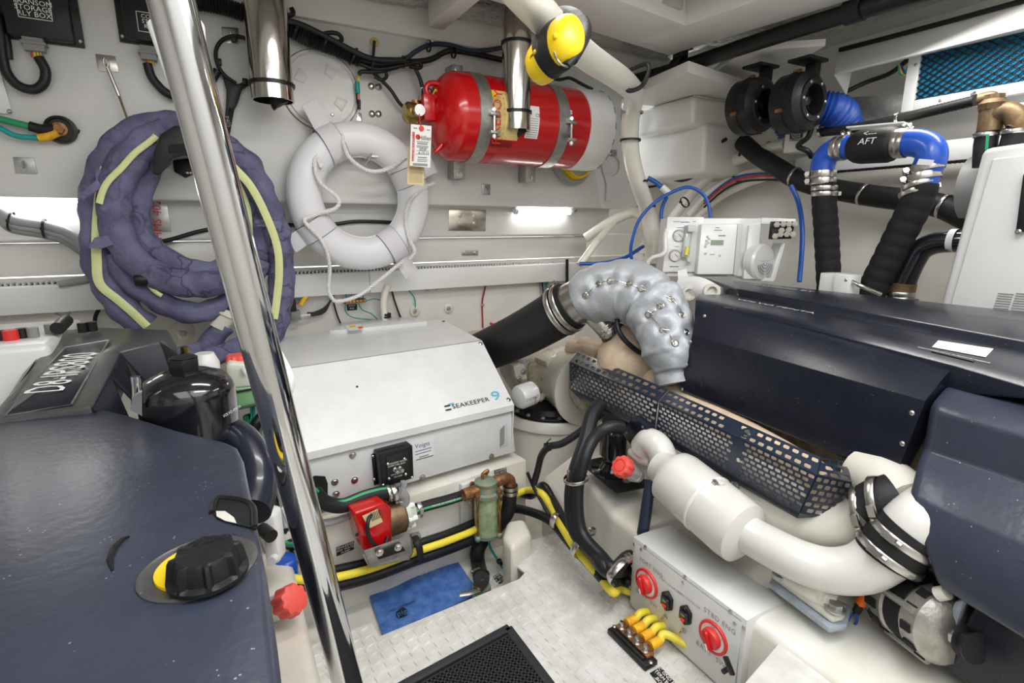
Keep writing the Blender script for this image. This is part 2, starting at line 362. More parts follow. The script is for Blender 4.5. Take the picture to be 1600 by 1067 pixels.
def wrapped(name, pts, r, m, parent, pitch=.045, depth=.07, seg=22):
    q = resample(smooth_path(pts, 10), pitch/8)
    return MB().sweep(q, lambda t, a, i: r*(1-depth+depth*abs(math.sin(math.pi*i/8+.25*math.sin(a)))**.6), seg).build(name, m, parent, ang=35)
def hit(px, py, objs):
    """point and normal where the ray of a photo pixel meets one of the given built objects"""
    d = (P(px, py, d=1)-EYE).normalized(); best = None
    for o in objs:
        c = WL[o.name]; ok, loc, nr, _ = o.ray_cast(EYE-c, d)
        if ok and (best is None or (loc+c-EYE).length < (best[0]-EYE).length): best = (loc+c, nr.copy())
    return best
# ================================================================== the room
H = EYE.z
# --- transom wall: stepped moulding in section (y, z), extruded across the boat
xl, xr = -1.75, 2.95
prof = [(2.40, H+.102), (2.405, H+.088), (2.42, H+.085), (2.465, H+.088), (2.472, H+.07), (2.472, H-.055), (2.478, H-.064), (2.515, H-.066), (2.52, H-.075), (2.52, H-1.30), (2.60, H-1.30), (2.60, H+1.0), (2.40, H+1.0)]
def ext(prof, x0, x1): return MB().prism([(x0, a, b) for a, b in prof], (x1-x0, 0, 0))
wt = struct(ext(prof[:8]+[(2.60, H-.066), (2.60, H+1.0), (2.40, H+1.0)], xl, 2.03).build('wall_transom', 'panel', None, 0.004))
wl = struct(MB().bx(xl, 2.9, 2.52, 2.62, H-1.40, H-.19).build('wall_transom_lower', 'gelcoat'))
struct(MB().bx(xl, 1.99, 2.474, 2.56, H-.062, H+.084).build('trim_1', 'gelcoat', None, 0.006))
struct(MB().bx(xl, 1.90, 2.505, 2.56, H-.184, H-.068).build('trim_2', 'gelcoat', None, 0.004))
# rounded right end of the upper moulding (a tapering corner piece)
e = PL([(962, 118), (952, 152), (977, 197), (984, 268), (986, 318), (975, 326), (940, 326), (900, 100)], y=2.398)
struct(MB().prism(e, (0, .06, 0)).build('trim_3', 'panel', None, 0.006))
# recess behind the corner and the hull side
struct(MB().bx(1.9, 3.1, 2.86, 2.98, H-1.4, H+1.0).build('wall_recess', 'gelcoat'))
hv = []
for i in range(25):
    yy = -1.2+4.2*i/24
    for k, (zz, xx) in enumerate([(-1.4, 2.45), (-.9, 2.66), (-.5, 2.76), (-.2, 2.80), (.1, 2.82), (.4, 2.84), (.7, 2.88), (1.0, 2.92)]):
        hv.append(V((xx-.02*math.sin(yy*2.0+zz), yy, H+zz)))
hf = [(i*8+k, i*8+k+1, (i+1)*8+k+1, (i+1)*8+k) for i in range(24) for k in range(7)]
struct(MB().add(hv, hf).build('wall_hull', 'gelcoat', None, ang=80))
struct(MB().bx(-1.85, -1.75, -1.2, 2.6, H-1.4, H+1.0).build('wall_port', 'gelcoat'))
# moulded hull knee under the deck edge
c = P(1081, 196, x=2.28); top = P(1081, 148, x=2.28).z
struct(MB().bx(c.x, 2.95, c.y, 2.95, c.z, top).build('trim_4', 'gelcoat', None, 0.03, bseg=4))
c2 = P(1097, 272, x=2.36)
struct(MB().bx(c2.x, 2.95, c2.y+.0, 2.95, c2.z, c.z+.02).build('trim_5', 'gelcoat', None, 0.03, bseg=4))
fl = PL([(985, 128), (1075, 112), (1150, 148), (1082, 152), (1045, 168), (985, 166)], z=top+.01)
struct(MB().prism(PL([(960, 160), (1075, 113), (1160, 140), (1195, 168), (1085, 150), (1040, 168)], z=top), (0, 0, .05)).build('trim_6', 'beam_white', None, 0.006))
# lower right ledge beyond the transom panel
q = P(948, 368, y=2.47)
struct(MB().bx(1.95, 2.9, 2.70, 2.9, H-.30, H-.06).build('trim_7', 'gelcoat', None, 0.015, bseg=3))
# --- ceiling
zb = H+.785
ceil = struct(MB().bx(-1.85, 3.0, .55, 2.7, H+.905, H+.96).build('ceiling', 'deck_grey'))
struct(MB().bx(-1.85, 2.35, 2.375, 2.5, zb, H+.91).build('trim_8', 'beam_white', None, 0.008))
a = P(800, 12, z=zb); b = P(1043, 87, z=zb); c3 = P(1064, 42, z=zb); dd = (b-a).normalized()
a0 = b-dd*3.4; w_ = V((-.02, -.29, 0))
struct(MB().prism([a0, b+dd*.02, b+dd*.02+w_, a0+w_], (0, 0, .11)).build('trim_9', 'beam_white', None, 0.008))
f0 = P(1066, 80, z=zb); f1 = P(1330, 0, z=zb); d2 = (f1-f0).normalized(); wq = V((-.27, 0, 0))
struct(MB().prism([f0-Z*.002, f0+d2*1.5-Z*.002, f0+d2*1.5+wq-Z*.002, f0+wq-Z*.002], (0, 0, .11)).build('trim_10', 'beam_white', None, 0.008))
s0 = P(676, 37, z=H+.80)
struct(MB().bx(s0.x, s0.x+.07, 1.7, s0.y+.05, H+.80, H+.91).build('trim_11', 'beam_white', None, 0.006))
# forward part of the room round the open deck hatch (behind the photographer)
struct(MB().bx(-1.85, 3.0, -1.3, -1.2, H-1.4, H+.96).build('wall_forward', 'gelcoat'))
struct(MB().bx(-1.85, -.85, -1.25, .56, H+.905, H+.955).build('ceiling_port', 'deck_grey'))
struct(MB().bx(1.75, 3.0, -1.25, .56, H+.905, H+.955).build('ceiling_starboard', 'deck_grey'))
# hatch coaming above the beams and foil-faced insulation
struct(MB().bx(-1.0, 1.72, 1.69, 1.72, H+.83, H+.95).build('trim_12', 'deck_grey'))
def foil(name, x0, x1, y0, y1, z):
    n = 26; vs = []; fs = []
    for i in range(n+1):
        for j in range(n+1):
            p = V((x0+(x1-x0)*i/n, y0+(y1-y0)*j/n, z)); p.z -= .008*noise.noise(p*7)+.005*noise.noise(p*19); vs.append(p)
    for i in range(n):
        for j in range(n): k = i*(n+1)+j; fs.append((k, k+1, k+n+2, k+n+1))
    return struct(MB().add(vs, fs).build(name, 'foil', ceil, ang=80))
foil('insulation_foil', .95, 2.3, 2.05, 2.37, H+.885)
foil('insulation_foil', -.6, 1.7, .75, 1.66, H+.885)
foil('insulation_foil', 2.08, 2.62, .5, 2.0, H+.86)
foil('insulation_foil', -1.0, .85, 2.05, 2.37, H+.89)
# angled white flange panel under the deck edge, right of the beams
pf = PL([(1105, 122), (1150, 88), (1250, 88), (1195, 124)], z=H+.76)
struct(MB().prism(PL([(1100, 128), (1160, 80), (1290, 72), (1203, 124)], z=H+.75), (0, 0, .03)).build('trim_13', 'beam_white', None, 0.004))
# --- floors: bilge, stringers, tread plate
struct(MB().bx(-1.85, 2.7, -1.2, 2.62, H-1.40, H-1.21).build('floor', 'bilge_white'))
# port side of the pit and engine beds
struct(MB().bx(-.25, .10, -.6, 1.75, H-1.28, H-.93).build('trim_14', 'bilge_white', None, 0.03, bseg=3))
g = [P(912, 722, z=H-.85), P(960, 800, z=H-.85)]
xs = 1.0
struct(MB().prism([(1.09, 1.50, H-1.28), (.975, 1.12, H-1.28), (.965, .70, H-1.28), (.965, -.6, H-1.28), (1.45, -.6, H-1.28), (1.45, 1.6, H-1.28), (1.22, 1.62, H-1.28)], (0, 0, .415)).build('trim_15', 'bilge_white', None, 0.025, bseg=3))
# tread plate with raised lozenges
FP = [(-.12, 1.28), (.27, 1.285), (.277, 1.225), (.72, 1.245), (.752, 1.262), (.74, 1.345), (.84, 1.40), (.962, 1.40), (.962, -.6), (-.12, -.6)]
tp = struct(MB().prism([(a, b, -.012) for a, b in FP], (0, 0, .012)).build('floor_plate', 'plate_white', None, 0.003))
def inside(x, y, poly):
    r = False
    for (x1, y1), (x2, y2) in zip(poly, poly[1:]+poly[:1]):
        if (y1 > y) != (y2 > y) and x < (x2-x1)*(y-y1)/(y2-y1)+x1: r = not r
    return r
MATP = [(-.12, .99), (.595, 1.075), (.60, .30), (-.12, .30)]
mb = MB(); st = .033
for i in range(-4, 32):
    for j in range(14, 46):
        for k in (0, 1):
            x, y = i*st+k*st*.5, j*st+k*st*.5
            if not inside(x, y, FP) or inside(x, y, MATP) or not inside(x+.012, y+.012, FP) or not inside(x-.012, y-.012, FP): continue
            an = R(18) if k else R(102)
            u = V((math.cos(an), math.sin(an), 0)); v_ = V((-u.y, u.x, 0)); c = V((x, y, 0)); L, Wd = .0120, .0020
            mb.add([c-u*L, c-v_*Wd, c+u*L, c+v_*Wd, c-u*L*.45+Z*.003, c+u*L*.45+Z*.003], [(0, 1, 4), (1, 5, 4), (1, 2, 5), (2, 3, 5), (3, 4, 5), (3, 0, 4)])
stuff(mb.build('tread_pattern', 'plate_white', tp, smooth=False))
# diamond pattern rubber floor mat
mt = thing('floor_mat', 'black rubber scraper mat with raised border on white tread plate floor', 'mat', (.25, .7, 0))
o = MATP; inn = [(-.12, .972), (.572, 1.052), (.576, .30), (-.12, .30)]
MB().prism([(a, b, .0) for a, b in MATP], (0, 0, .006)).build('mat_base', 'dark_void', mt)
mb = MB()
for (p, q) in (((-.12, .985), (.59, 1.069)), ((.585, 1.07), (.59, .30))):
    p, q = V((*p, .008)), V((*q, .008)); d = (q-p).normalized(); mb.box((p+q)/2, ((q-p).length, .024, .016), (d, Z.cross(d), Z))
mb.build('border', 'mat_rubber', mt, 0.003)
u = V((math.cos(R(6.8)), math.sin(R(6.8)), 0)); v_ = V((-u.y, u.x, 0)); o0 = V((.572, 1.045, 0))
mb = MB()
for k in range(64):
    p = o0-v_*(.0115*k); L = min(.70, .70)
    mb.box(p-u*L/2+Z*.010, (L, .0042, .008), (u, v_, Z))
    p = o0-u*(.0115*k); mb.box(p-v_*.36+Z*.010, (.0042, .72, .008), (u, v_, Z)) if k < 60 else None
bars = mb.build('rib_grid', 'mat_rubber', mt, smooth=False); stuff(bars)
# ================================================================== transom wall, left to right
YW = 2.40; YL = 2.52
N = -Y      # out of the wall
# wire duct across the transom
rd = thing('wire_duct', 'long white slotted cable duct running across the transom wall', 'cable duct', (0.6, 2.49, H-.31))
xs_ = [(-1.75, P(578, 440, y=2.46).x-.002), (P(578, 440, y=2.46).x, P(906, 425, y=2.46).x)]
for a, b in xs_:
    MB().prism([(a, 2.46, H-.314), (a, 2.46, H-.219), (a, 2.464, H-.213), (a, 2.52, H-.213), (a, 2.52, H-.314)], (b-a, 0, 0)).build('duct_cover', 'duct_white', rd, 0.002)
mb = MB(); x = -.75
while x < 1.8: mb.box((x, 2.49, H-.2085), (.006, .045, .010)); x += .016
stuff(mb.build('finger_slot', 'light_grey', rd, smooth=False))
MB().bx(-.9, 1.8, 2.485, 2.50, H-.212, H-.2095).build('slot_gap', 'dark_void', rd)

def relay_box(label, rect, lines, plugpx, wirepx, loom, txpx, frame_):
    x0, x1, z0, z1 = wrect(*rect, YW-.05); t = thing('relay_box', label, 'relay box', ((x0+x1)/2, YW, z0))
    MB().bx(x0-.022, x1+.022, YW-.014, YW, z0-.004, z1+.02).build('mounting_flange', 'black_plastic', t, 0.003)
    MB().prism([(x0, YW-.05, z0), (x1, YW-.05, z0), (x1, YW-.05, z1), (x0, YW-.05, z1)], (0, .046, 0)).build('housing', 'black_plastic', t, 0.006)
    for xx in (x0-.012, x1+.012):
        for zz in (z0+.014, z1-.01): screw((xx, YW-.014, zz), N, .006, t)
    size = txpx[0]
    for (body, (px, py)) in zip(lines, txpx[1:]): text(body, P(px, py, y=YW-.051), X, Z, size, 'ink_white', t)
    a, b, c, d = wrect(*frame_, YW-.051); mb = MB()
    for (p, q) in (((a, c), (b, c)), ((b, c), (b, d)), ((b, d), (a, d)), ((a, d), (a, c))):
        mb.box(((p[0]+q[0])/2, YW-.0505, (p[1]+q[1])/2), (abs(p[0]-q[0])+.002, .001, abs(p[1]-q[1])+.002))
    mb.build('label_border', 'ink_white', t)
    a, b, c, d = wrect(*plugpx, YW-.035); pl = MB().bx(a, b, YW-.045, YW-.015, c, d).bx(a-.006, b+.006, YW-.05, YW-.01, (c*.6+d*.4), (c*.4+d*.6)).build('connector_plug', 'grey_plastic', t, 0.002)
    for k, m_ in enumerate(['red_plastic', 'yellow', 'yellow', 'shrink_yellow']):
        xx = a+(b-a)*(.3+.14*k); MB().cyl((xx, YW-.03, c+.004), (xx, YW-.03, P(*wirepx, y=YW-.03).z), .0028, seg=6).build('wire', m_, pl)
    corr('corrugated_loom', [P(*q, y=YW-.03) for q in loom], .0145, 'cable', t)
    return t
relay_box('black relay box reading TRANSOM STORAGE RLY BOX at the top left', (2, -42, 106, 58), ['TRANSOM', 'STORAGE', 'RLY BOX'], (36, 56, 69, 80), (55, 90),
          [(60, 89), (71, 110), (68, 130), (52, 140), (28, 133), (10, 112), (3, 80), (0, 50), (-8, 20)], (.021, (50, 4), (52, 13.5), (54, 23)), (26, -12, 78, 29))
relay_box('black relay box partly hidden behind the chrome pole', (190, -40, 296, 66), ['COCKPIT', 'STORAGE', 'RLY BOX'], (219, 72, 244, 94), (230, 101),
          [(230, 99), (236, 118), (246, 132), (262, 146), (285, 152), (320, 140), (340, 110)], (.018, (241, 28), (243, 36), (245, 44)), (215, 22, 272, 52))
# black cable running up behind the first box
o = tube('cable', [P(*q, y=YW-.025) for q in [(-8, 18), (2, 45), (10, 62), (14, 92)]], .011, 'cable'); tagp(o, 'short black cable beside the transom storage relay box', 'cable')

# hook plates
def hook_plate(label, pts, m='steel', hook=True):
    t = thing('hook_plate', label, 'hook', sum(PL(pts, y=YW), V((0, 0, 0)))/4)
    pl = plate('backplate', PL(pts, y=YW-.001), m, t, t=.003, n=N)
    if hook:
        c = sum(PL(pts, y=YW-.005), V((0, 0, 0)))/4
        tube('hook', [c+V((0, 0, .012)), c+V((0, -.012, .010)), c+V((0, -.022, -.008)), c+V((0, -.028, .006))], .0035, m, t, 8)
    return t
hook_plate('square stainless hook plate holding the oil dipstick', [(149, 84), (180, 88), (186, 113), (154, 111)])
hook_plate('dull grey hook plate left of the navy hose bundle', [(20, 245), (53, 247), (59, 272), (25, 271)], 'zinc')
hook_plate('beige hook plate holding the black filter strap wrench', [(346, 42), (372, 44), (373, 69), (348, 67)], 'steel')
hook_plate('small hook plate between the life ring and steel plate', [(752, 287), (766, 288), (766, 305), (753, 304)], 'zinc')
# dipstick rod
t = thing('dipstick', 'thin steel dipstick hanging on the square hook plate', 'dipstick', P(165, 100, y=YW-.03))
tube('rod', PL([(186, 150), (207, 208)], y=YW-.03), .0035, 'bronze', t, 8, sm=False)
tube('sleeve', PL([(168, 106), (186, 150)], y=YW-.03), .0058, 'steel', t, 8, sm=False)
tube('loop_eye', ell(P(165, 98, y=YW-.03), V((.006, 0, 0)), V((0, 0, .016)), 12), .003, 'steel', t, 8, closed=True, sm=False)
# white cover plate at far left
t = thing('cover_plate', 'white plastic cover plate at the far left edge of the transom', 'cover plate', P(5, 150, y=YW))
plate('plate', PL([(-60, 98), (0, 105), (21, 179), (-50, 176)], y=YW-.001), 'white_paint', t, .008, .003, n=N); screw(P(15, 174, y=YW-.009), N, .007, t)
# grounding stud with boots
t = thing('power_stud', 'black power stud with green and teal cables under yellow shrink sleeve', 'power stud', P(92, 203, y=YW))
plate('flange', PL([(70, 196), (82, 190), (96, 188), (110, 193), (126, 204), (124, 209), (108, 214), (92, 215), (78, 210)], y=YW-.001), 'black_rubber', t, .012, .003, n=N)
MB().lathe(P(95, 203, y=YW-.012), N, [(0, .046), (.012, .044), (.014, .036), (.006, .034), (.006, .02)], 28).build('insulator_ring', 'black_plastic', t)
bolt(P(93, 202, y=YW-.02), N, .015, t, 'copper', 'stud_nut'); screw(P(118, 203, y=YW-.013), N, .008, t)
tube('green_cable', PL([(-30, 180), (0, 186), (28, 193), (48, 198)], y=YW-.03), .011, 'green_wire', t)
tube('cable_boot', PL([(46, 197), (66, 202), (84, 201)], y=YW-.03), .016, 'black_rubber', t)
tube('teal_cable', PL([(-30, 186), (0, 200), (25, 212), (62, 216)], y=YW-.032), .009, 'teal', t)
tube('shrink_sleeve', PL([(60, 216), (76, 213), (90, 207)], y=YW-.034), .013, 'shrink_yellow', t)

# LED tubes under the moulding lip
def led_tube(label, a, b):
    p, q = P(*a, y=2.43), P(*b, y=2.43); zz = H+.066
    p = V((p.x, 2.436, zz)); q = V((q.x, 2.436, zz)); t = thing('led_tube', label, 'lamp', (p+q)/2)
    MB().cyl(p, q, .015, seg=14).build('diffuser', 'led', t)
    MB().bx(p.x-.01, q.x+.012, 2.438, 2.47, zz-.006, zz+.018).build('housing', 'white_paint', t, .003)
    for c in (p, q): MB().cyl(c-X*.008, c+X*.008, .0165, seg=14).build('end_cap', 'light_grey', t)
    tube('lead_wire', [q+X*.008, q+V((.03, .0, .003)), q+V((.055, .02, .012))], .003, 'teal', t, 6)
led_tube('bright white tube lamp under the ledge left of the hose bundle', (-120, 306), (133, 308))
led_tube('bright white tube lamp under the ledge right of life ring', (807, 327), (893, 331))

# grey conduits on the far left
t = thing('conduit_bundle', 'bundle of grey hoses tied together at the far left', 'hose bundle', P(60, 355, y=2.45))
for k, (dy, m_) in enumerate([(0, 'grey_hose'), (9, 'grey_hose'), (16, 'grey_plastic')]):
    tube('hose', PL([(-40, 315+dy), (0, 330+dy), (20, 343+dy), (70, 352+dy), (105, 363+dy), (135, 384+dy), (165, 400+dy)], y=2.43+.008*k), .017 if k == 0 else .012, m_, t)
tie(P(70, 357, y=2.43), V((1, 0, -.1)), .03, t, .008); tie(P(17, 345, y=2.43), V((1, 0, -.3)), .03, t, .006)
o = tube('grey_cable', PL([(92, 444), (130, 437), (150, 425), (165, 415)], y=2.45), .013, 'grey_hose'); tagp(o, 'short grey cable entering the duct behind the hose bundle', 'cable')
# hand-numbered plate
t = thing('marker_plate', 'zinc plate with red handwritten numbers beside the navy hoses', 'plate', P(247, 340, y=2.47))
plate('plate', PL([(228, 317), (261, 317), (268, 362), (233, 361)], y=2.471), 'zinc', t, .004, n=N)
text('HMS 4027', P(246, 339, y=2.466), (V((.09, 0, 1))), V((-1, 0, .09)), .04, 'ink_red', t)
for q in ((234, 331), (234, 346)): screw(P(*q, y=2.467), N, .008, t)
# stainless plate right of ring
t = thing('steel_plate', 'stainless backing plate with four nuts right of life ring', 'plate', P(729, 343, y=2.47))
plate('plate', PL([(701, 326), (759, 328), (758, 361), (700, 360)], y=2.471), 'steel_plate', t, .005, n=N)
for q in ((719, 337), (741, 338), (719, 349), (741, 349)): bolt(P(*q, y=2.466), N, .0065, t)
# black cable on ledge
o = tube('ledge_cable', PL([(150, 388), (250, 378), (330, 358), (440, 352), (500, 352), (525, 350), (560, 346), (620, 348), (660, 352)], y=2.465), .0085, 'cable'); tagp(o, 'thin black cable running along the transom behind the life ring', 'cable')
# little clips under the duct and plates
def stud_disc(label, px, py, r, y=YL):
    t = thing('zinc_disc', label, 'disc', P(px, py, y=y)); MB().lathe(P(px, py, y=y), N, [(-.002, r), (.006, r), (.008, r*.9), (.008, r*.2)], 24).build('disc', 'cream_paint', t); bolt(P(px, py, y=y-.008), N, r*.28, t); return t
stud_disc('pale round stud plate with teal wire below the cable duct', 648, 486, .028)
stud_disc('pale round stud plate nearest the black exhaust hose', 701, 482, .026)
stud_disc('pale round stud plate left of the chrome pole', 284, 520, .045)
for lab, pts in (('square steel plate with a nut left of the hose bundle', [(94, 480), (113, 480), (108, 496), (84, 491)]), ('square steel plate just behind the left engine', [(98, 504), (120, 506), (118, 520), (96, 518)])):
    t = thing('nut_plate', lab, 'plate', P(*pts[0], y=YL)); plate('plate', PL(pts, y=YL-.001), 'zinc', t, .003, n=N); c = sum(PL(pts, y=YL-.004), V((0, 0, 0)))/4
    MB().lathe(c, N, [(0, .018), (.006, .016), (.008, .008)], 18).build('washer', 'steel', t); bolt(c-Y*.006, N, .007, t)
t = thing('bolted_strap', 'small galvanised strap with two bolts above the cable duct', 'strap', P(735, 396, y=2.51)); plate('strap', PL([(721, 391), (747, 391), (747, 399), (721, 399)], y=2.504), 'zinc', t, .004, n=N)
for q in ((727, 395), (743, 395)): bolt(P(*q, y=2.499), N, .008, t)
# valves cluster under the duct
for i, (px, py, lab) in enumerate([(664, 450, 'leftmost of the small chrome valves under the cable duct'), (679, 448, 'middle small chrome valve under the cable duct'), (689, 447, 'rightmost of the small chrome valves under the cable duct')]):
    t = thing('small_valve', lab, 'valve', P(px, py, y=YL)); c = P(px, py, y=YL)
    MB().cyl(c, c-Y*.04, .009, seg=10).cyl(c+V((0, -.03, -.012)), c+V((0, -.03, .018)), .006, seg=8).build('valve_body', 'steel', t); MB().box(c+V((0, -.032, .02)), (.022, .01, .006)).build('lever', 'blue_tube' if i == 1 else 'steel', t, .001)
# ground bar with teal wires
t = thing('ground_bar', 'copper ground bus bar with teal wires under the cable duct', 'bus bar', P(554, 471, y=YL))
gb = P(554, 470, y=YL-.03); MB().box(gb, (.10, .03, .018)).build('base', 'black_plastic', t, .002); MB().box(gb-Y*.018, (.098, .008, .015)).build('bar', 'copper', t, .001)
for k in range(6): MB().lathe(gb+V((-.04+.016*k, -.022, 0)), N, [(0, .006), (.006, .006), (.008, .003)], 8).build('terminal_screw', 'brass', t)
for k, q in enumerate([[(541, 468), (541, 455), (546, 448)], [(549, 466), (551, 452), (560, 444)], [(560, 466), (558, 450), (562, 442)], [(567, 466), (570, 452), (578, 444)], [(540, 474), (540, 486), (552, 496), (585, 500)], [(560, 474), (566, 484), (580, 490), (590, 499)], [(571, 470), (585, 467), (598, 470)], [(580, 448), (588, 444), (596, 440)]]):
    tube('teal_wire', PL(q, y=YL-.035), .0028, 'teal', t, 6)
wbox('tag_label', 542, 475, 558, 485, YL, .003, 'ink', t)
for k, b in enumerate(('BOND', 'BUS')): text(b, P(550, 477.5+4.2*k, y=YL-.0035), X, Z, .011, 'ink_white', t)
o = tube('teal_wire', PL([(633, 446), (640, 455), (648, 467), (649, 480)], y=YL-.02), .003, 'teal', None, 6); tagp(o, 'teal ground wire dropping to a round stud plate', 'wire')
t = thing('hose_elbow', 'white hose dropping from the duct into the gyro cover', 'hose', P(600, 500, y=2.44)); tube('hose', PL([(606, 446), (601, 460), (599, 480), (602, 502)], y=2.45), .016, 'pvc_white', t); tie(P(604, 491, y=2.45), Z, .019, t, .01); tie(P(604, 495, y=2.45), Z, .019, t, .008)
t = thing('cable_bundle', 'black cables dropping from the cable duct behind the gyro', 'cable', P(520, 480, y=YL))
tube('cable', PL([(524, 446), (521, 468), (526, 490), (532, 505)], y=YL-.02), .004, 'cable', t, 8); tube('cable', PL([(610, 446), (616, 468), (622, 486), (626, 496)], y=YL-.02), .0045, 'cable', t, 8)
for k in range(4): tube('cable', PL([(522, 448), (519, 465-k), (508, 480+2*k), (492, 488+1.4*k), (480, 489+1.4*k)], y=YL-.03), .0045, 'cable', t, 8)
# junction block by the hoses
t = thing('junction_block', 'black junction block with orange and yellow cables below hose bundle', 'junction block', P(460, 480, y=YL-.03))
wbox('block', 449, 468, 463, 488, YL, .05, 'black_plastic', t); wbox('side_block', 440, 480, 450, 499, YL, .04, 'white_paint', t); wbox('connector', 455, 486, 470, 500, YL, .05, 'grey_plastic', t); wbox('orange_seal', 451, 470, 457, 476, YL, .054, 'orange', t)
tube('yellow_cable', PL([(470, 476), (476, 466), (484, 458)], y=YL-.05), .010, 'yellow', t); tube('red_cable', PL([(463, 475), (472, 468), (480, 455)], y=YL-.04), .004, 'red_plastic', t, 6); tube('green_cable', PL([(463, 470), (474, 465), (482, 452)], y=YL-.04), .0035, 'teal', t, 6)
tube('orange_cable', PL([(478, 470), (485, 460), (488, 450)], y=YL-.045), .004, 'orange', t, 6); tube('plug', PL([(468, 494), (476, 493), (485, 492)], y=YL-.04), .006, 'tag_white', t, 8)
t = thing('twisted_wires', 'thin red and black wires tied down the wall behind exhaust hose', 'wire', P(755, 470, y=YL))
for k, m_ in enumerate(['ink_red', 'cable', 'tag_white']): tube('wire', PL([(760+k, 440), (755+k*1.2, 460), (753+k, 475), (754+k, 512)], y=YL-.01), .0022, m_, t, 6)
MB().box(P(754, 476, y=YL-.012), (.016, .008, .010)).build('clip', 'steel', t)
t = thing('wire_drop', 'grey cable bundle tied below the right end of the cable duct', 'cable', P(848, 470, y=YL))
for k in range(4): tube('cable', PL([(843+3*k, 434), (846+2*k, 452), (848+2.4*k, 470), (850+3*k, 488)], y=YL-.02), .0045, ['grey_plastic', 'cable', 'grey_plastic', 'teal'][k], t, 6)
MB().box(P(849, 470, y=YL-.026), (.04, .008, .012)).build('clip', 'steel', t)
o = wbox('grey_sensor_box', 857, 433, 884, 449, YL, .03, 'light_grey'); tagp(o, 'small grey sensor box below the duct beside black bracket', 'box')
o = wbox('small_clear_box', 809, 436, 830, 443, YL, .02, 'tag_white'); tagp(o, 'small clear switch box under the right part of the duct', 'box')
o = tube('sensor_lead', PL([(866, 449), (866, 458), (867, 470)], y=YL-.015), .004, 'cable', None, 8); tagp(o, 'thin black lead hanging from the grey sensor box', 'wire')
o = tube('antenna_rod', PL([(886, 405), (886, 452)], y=2.44), .009, 'black_plastic', None, 10, sm=False); tagp(o, 'short upright black rod at the right end of duct', 'rod')
o = tube('orange_strap', PL([(902, 432), (903, 445), (898, 458)], y=2.50), .016, 'cap_red', None, 10); tagp(o, 'orange red strap behind the silver wrapped elbow', 'strap')
t = thing('red_lever', 'red lever handle behind the top of the gyro', 'lever', P(775, 510, y=2.45)); tube('lever', PL([(766, 505), (776, 509), (786, 513)], y=2.44), .007, 'red_plastic', t, 8); MB().lathe(P(782, 511, y=2.44), Z, [(0, .008), (.02, .008), (.024, .014), (.032, .014)], 14).build('knob', 'black_plastic', t)
o = MB().lathe(P(752, 522, y=2.44), Z, [(-.06, .07), (0, .075), (.008, .07), (.012, .03)], 26).build('brass_cover', 'cream_dirty'); tagp(o, 'round tan cap behind the black exhaust hose', 'cap')
# round access hatch
c = P(501, 142, y=YW); t = thing('access_hatch', 'round white screw-in access hatch above the life ring', 'hatch', c); r = .152
MB().lathe(c, N, [(-.002, r), (.006, r), (.008, r*.985), (.008, r*.93), (.004, r*.92), (.003, r*.90), (.009, r*.885), (.010, r*.3), (.008, 0.001)], 56).build('lid', 'panel', t)
MB().lathe(c, N, [(0, r*1.02), (.003, r*1.02), (.003, r*1.0)], 56, cap=False).build('sealant_ring', 'bronze', t)
for k in range(4):
    a = R(60+90*k); d = V((math.cos(a), 0, math.sin(a))); s_ = V((-d.z, 0, d.x)); q = c+d*r*.56-Y*.0095
    plate('finger_recess', [q-d*.022-s_*.016, q+d*.020-s_*.026, q+d*.020+s_*.026, q-d*.022+s_*.016], 'panel', t, .003, .0025, n=N)
screw(P(519, 179, y=YW-.010), N, .007, t)
for k in range(4): q = P(500, 178+2.2*k, y=YW-.0102); MB().box(q, (.045-.006*(k % 2), .0006, .0025)).build('print_line', 'ink_grey', t)
# bolt heads
for i, (q, lab) in enumerate([((580, 135), 'upper left of four bolt heads right of access hatch'), ((591, 136), 'upper right of four bolt heads right of access hatch'), ((581, 178), 'lower left of four bolt heads right of access hatch'), ((591, 178), 'lower right of four bolt heads right of access hatch')]):
    o = MB().lathe(P(*q, y=YW), N, [(-.001, .0145), (.004, .0145), (.009, .011), (.011, .005), (.007, .004)], 14).build('bolt_head', 'steel'); tagp(o, lab, 'bolt', 'bolt heads right of the access hatch')
t = thing('hanging_strap', 'small steel strap with a bolt hanging above the life ring', 'strap', P(562, 190, y=YW)); plate('strap', PL([(558, 178), (561, 176), (565, 178), (566, 206), (558, 206)], y=YW-.001), 'steel', t, .004, n=N); bolt(P(561, 187, y=YW-.005), N, .007, t)
# overhead cable loom
t = thing('cable_loom', 'thick black corrugated cable loom along the top of transom', 'cable loom', P(500, 70, y=YW))
corr('corrugated_sleeve', PL([(290, 0), (340, 8), (400, 27), (452, 46), (480, 60), (530, 78), (562, 93)], y=YW-.045), .029, 'cable', t, .010, .16, 14)
tube('cable', PL([(440, 30), (470, 38), (500, 52), (530, 68), (570, 88), (600, 94), (632, 94)], y=YW-.09), .010, 'cable', t)
tube('cable', PL([(500, 54), (518, 51), (530, 54), (534, 62), (528, 66)], y=YW-.07), .008, 'cable', t)
tube('cable', PL([(455, 12), (458, 20), (453, 24), (440, 22)], y=YW-.07), .009, 'cable', t)
for q, d in (((462, 47), V((1, 0, -.4))), ((508, 66), V((1, 0, -.45))), ((552, 88), V((1, 0, -.5)))): tie(P(*q, y=YW-.047), d, .033, t, .008)
t = thing('cable_branch', 'navy and black cables tied together left of the fire extinguisher', 'cable', P(600, 100, y=YW))
tube('navy_cable', PL([(560, 84), (580, 92), (605, 93), (632, 92), (650, 80), (672, 70), (700, 70), (740, 80), (790, 74)], y=YW-.06), .010, 'navy_cable', t)
tube('cable', PL([(560, 92), (590, 100), (640, 97), (672, 93), (700, 80), (730, 82), (790, 95), (850, 110)], y=YW-.05), .012, 'cable', t)
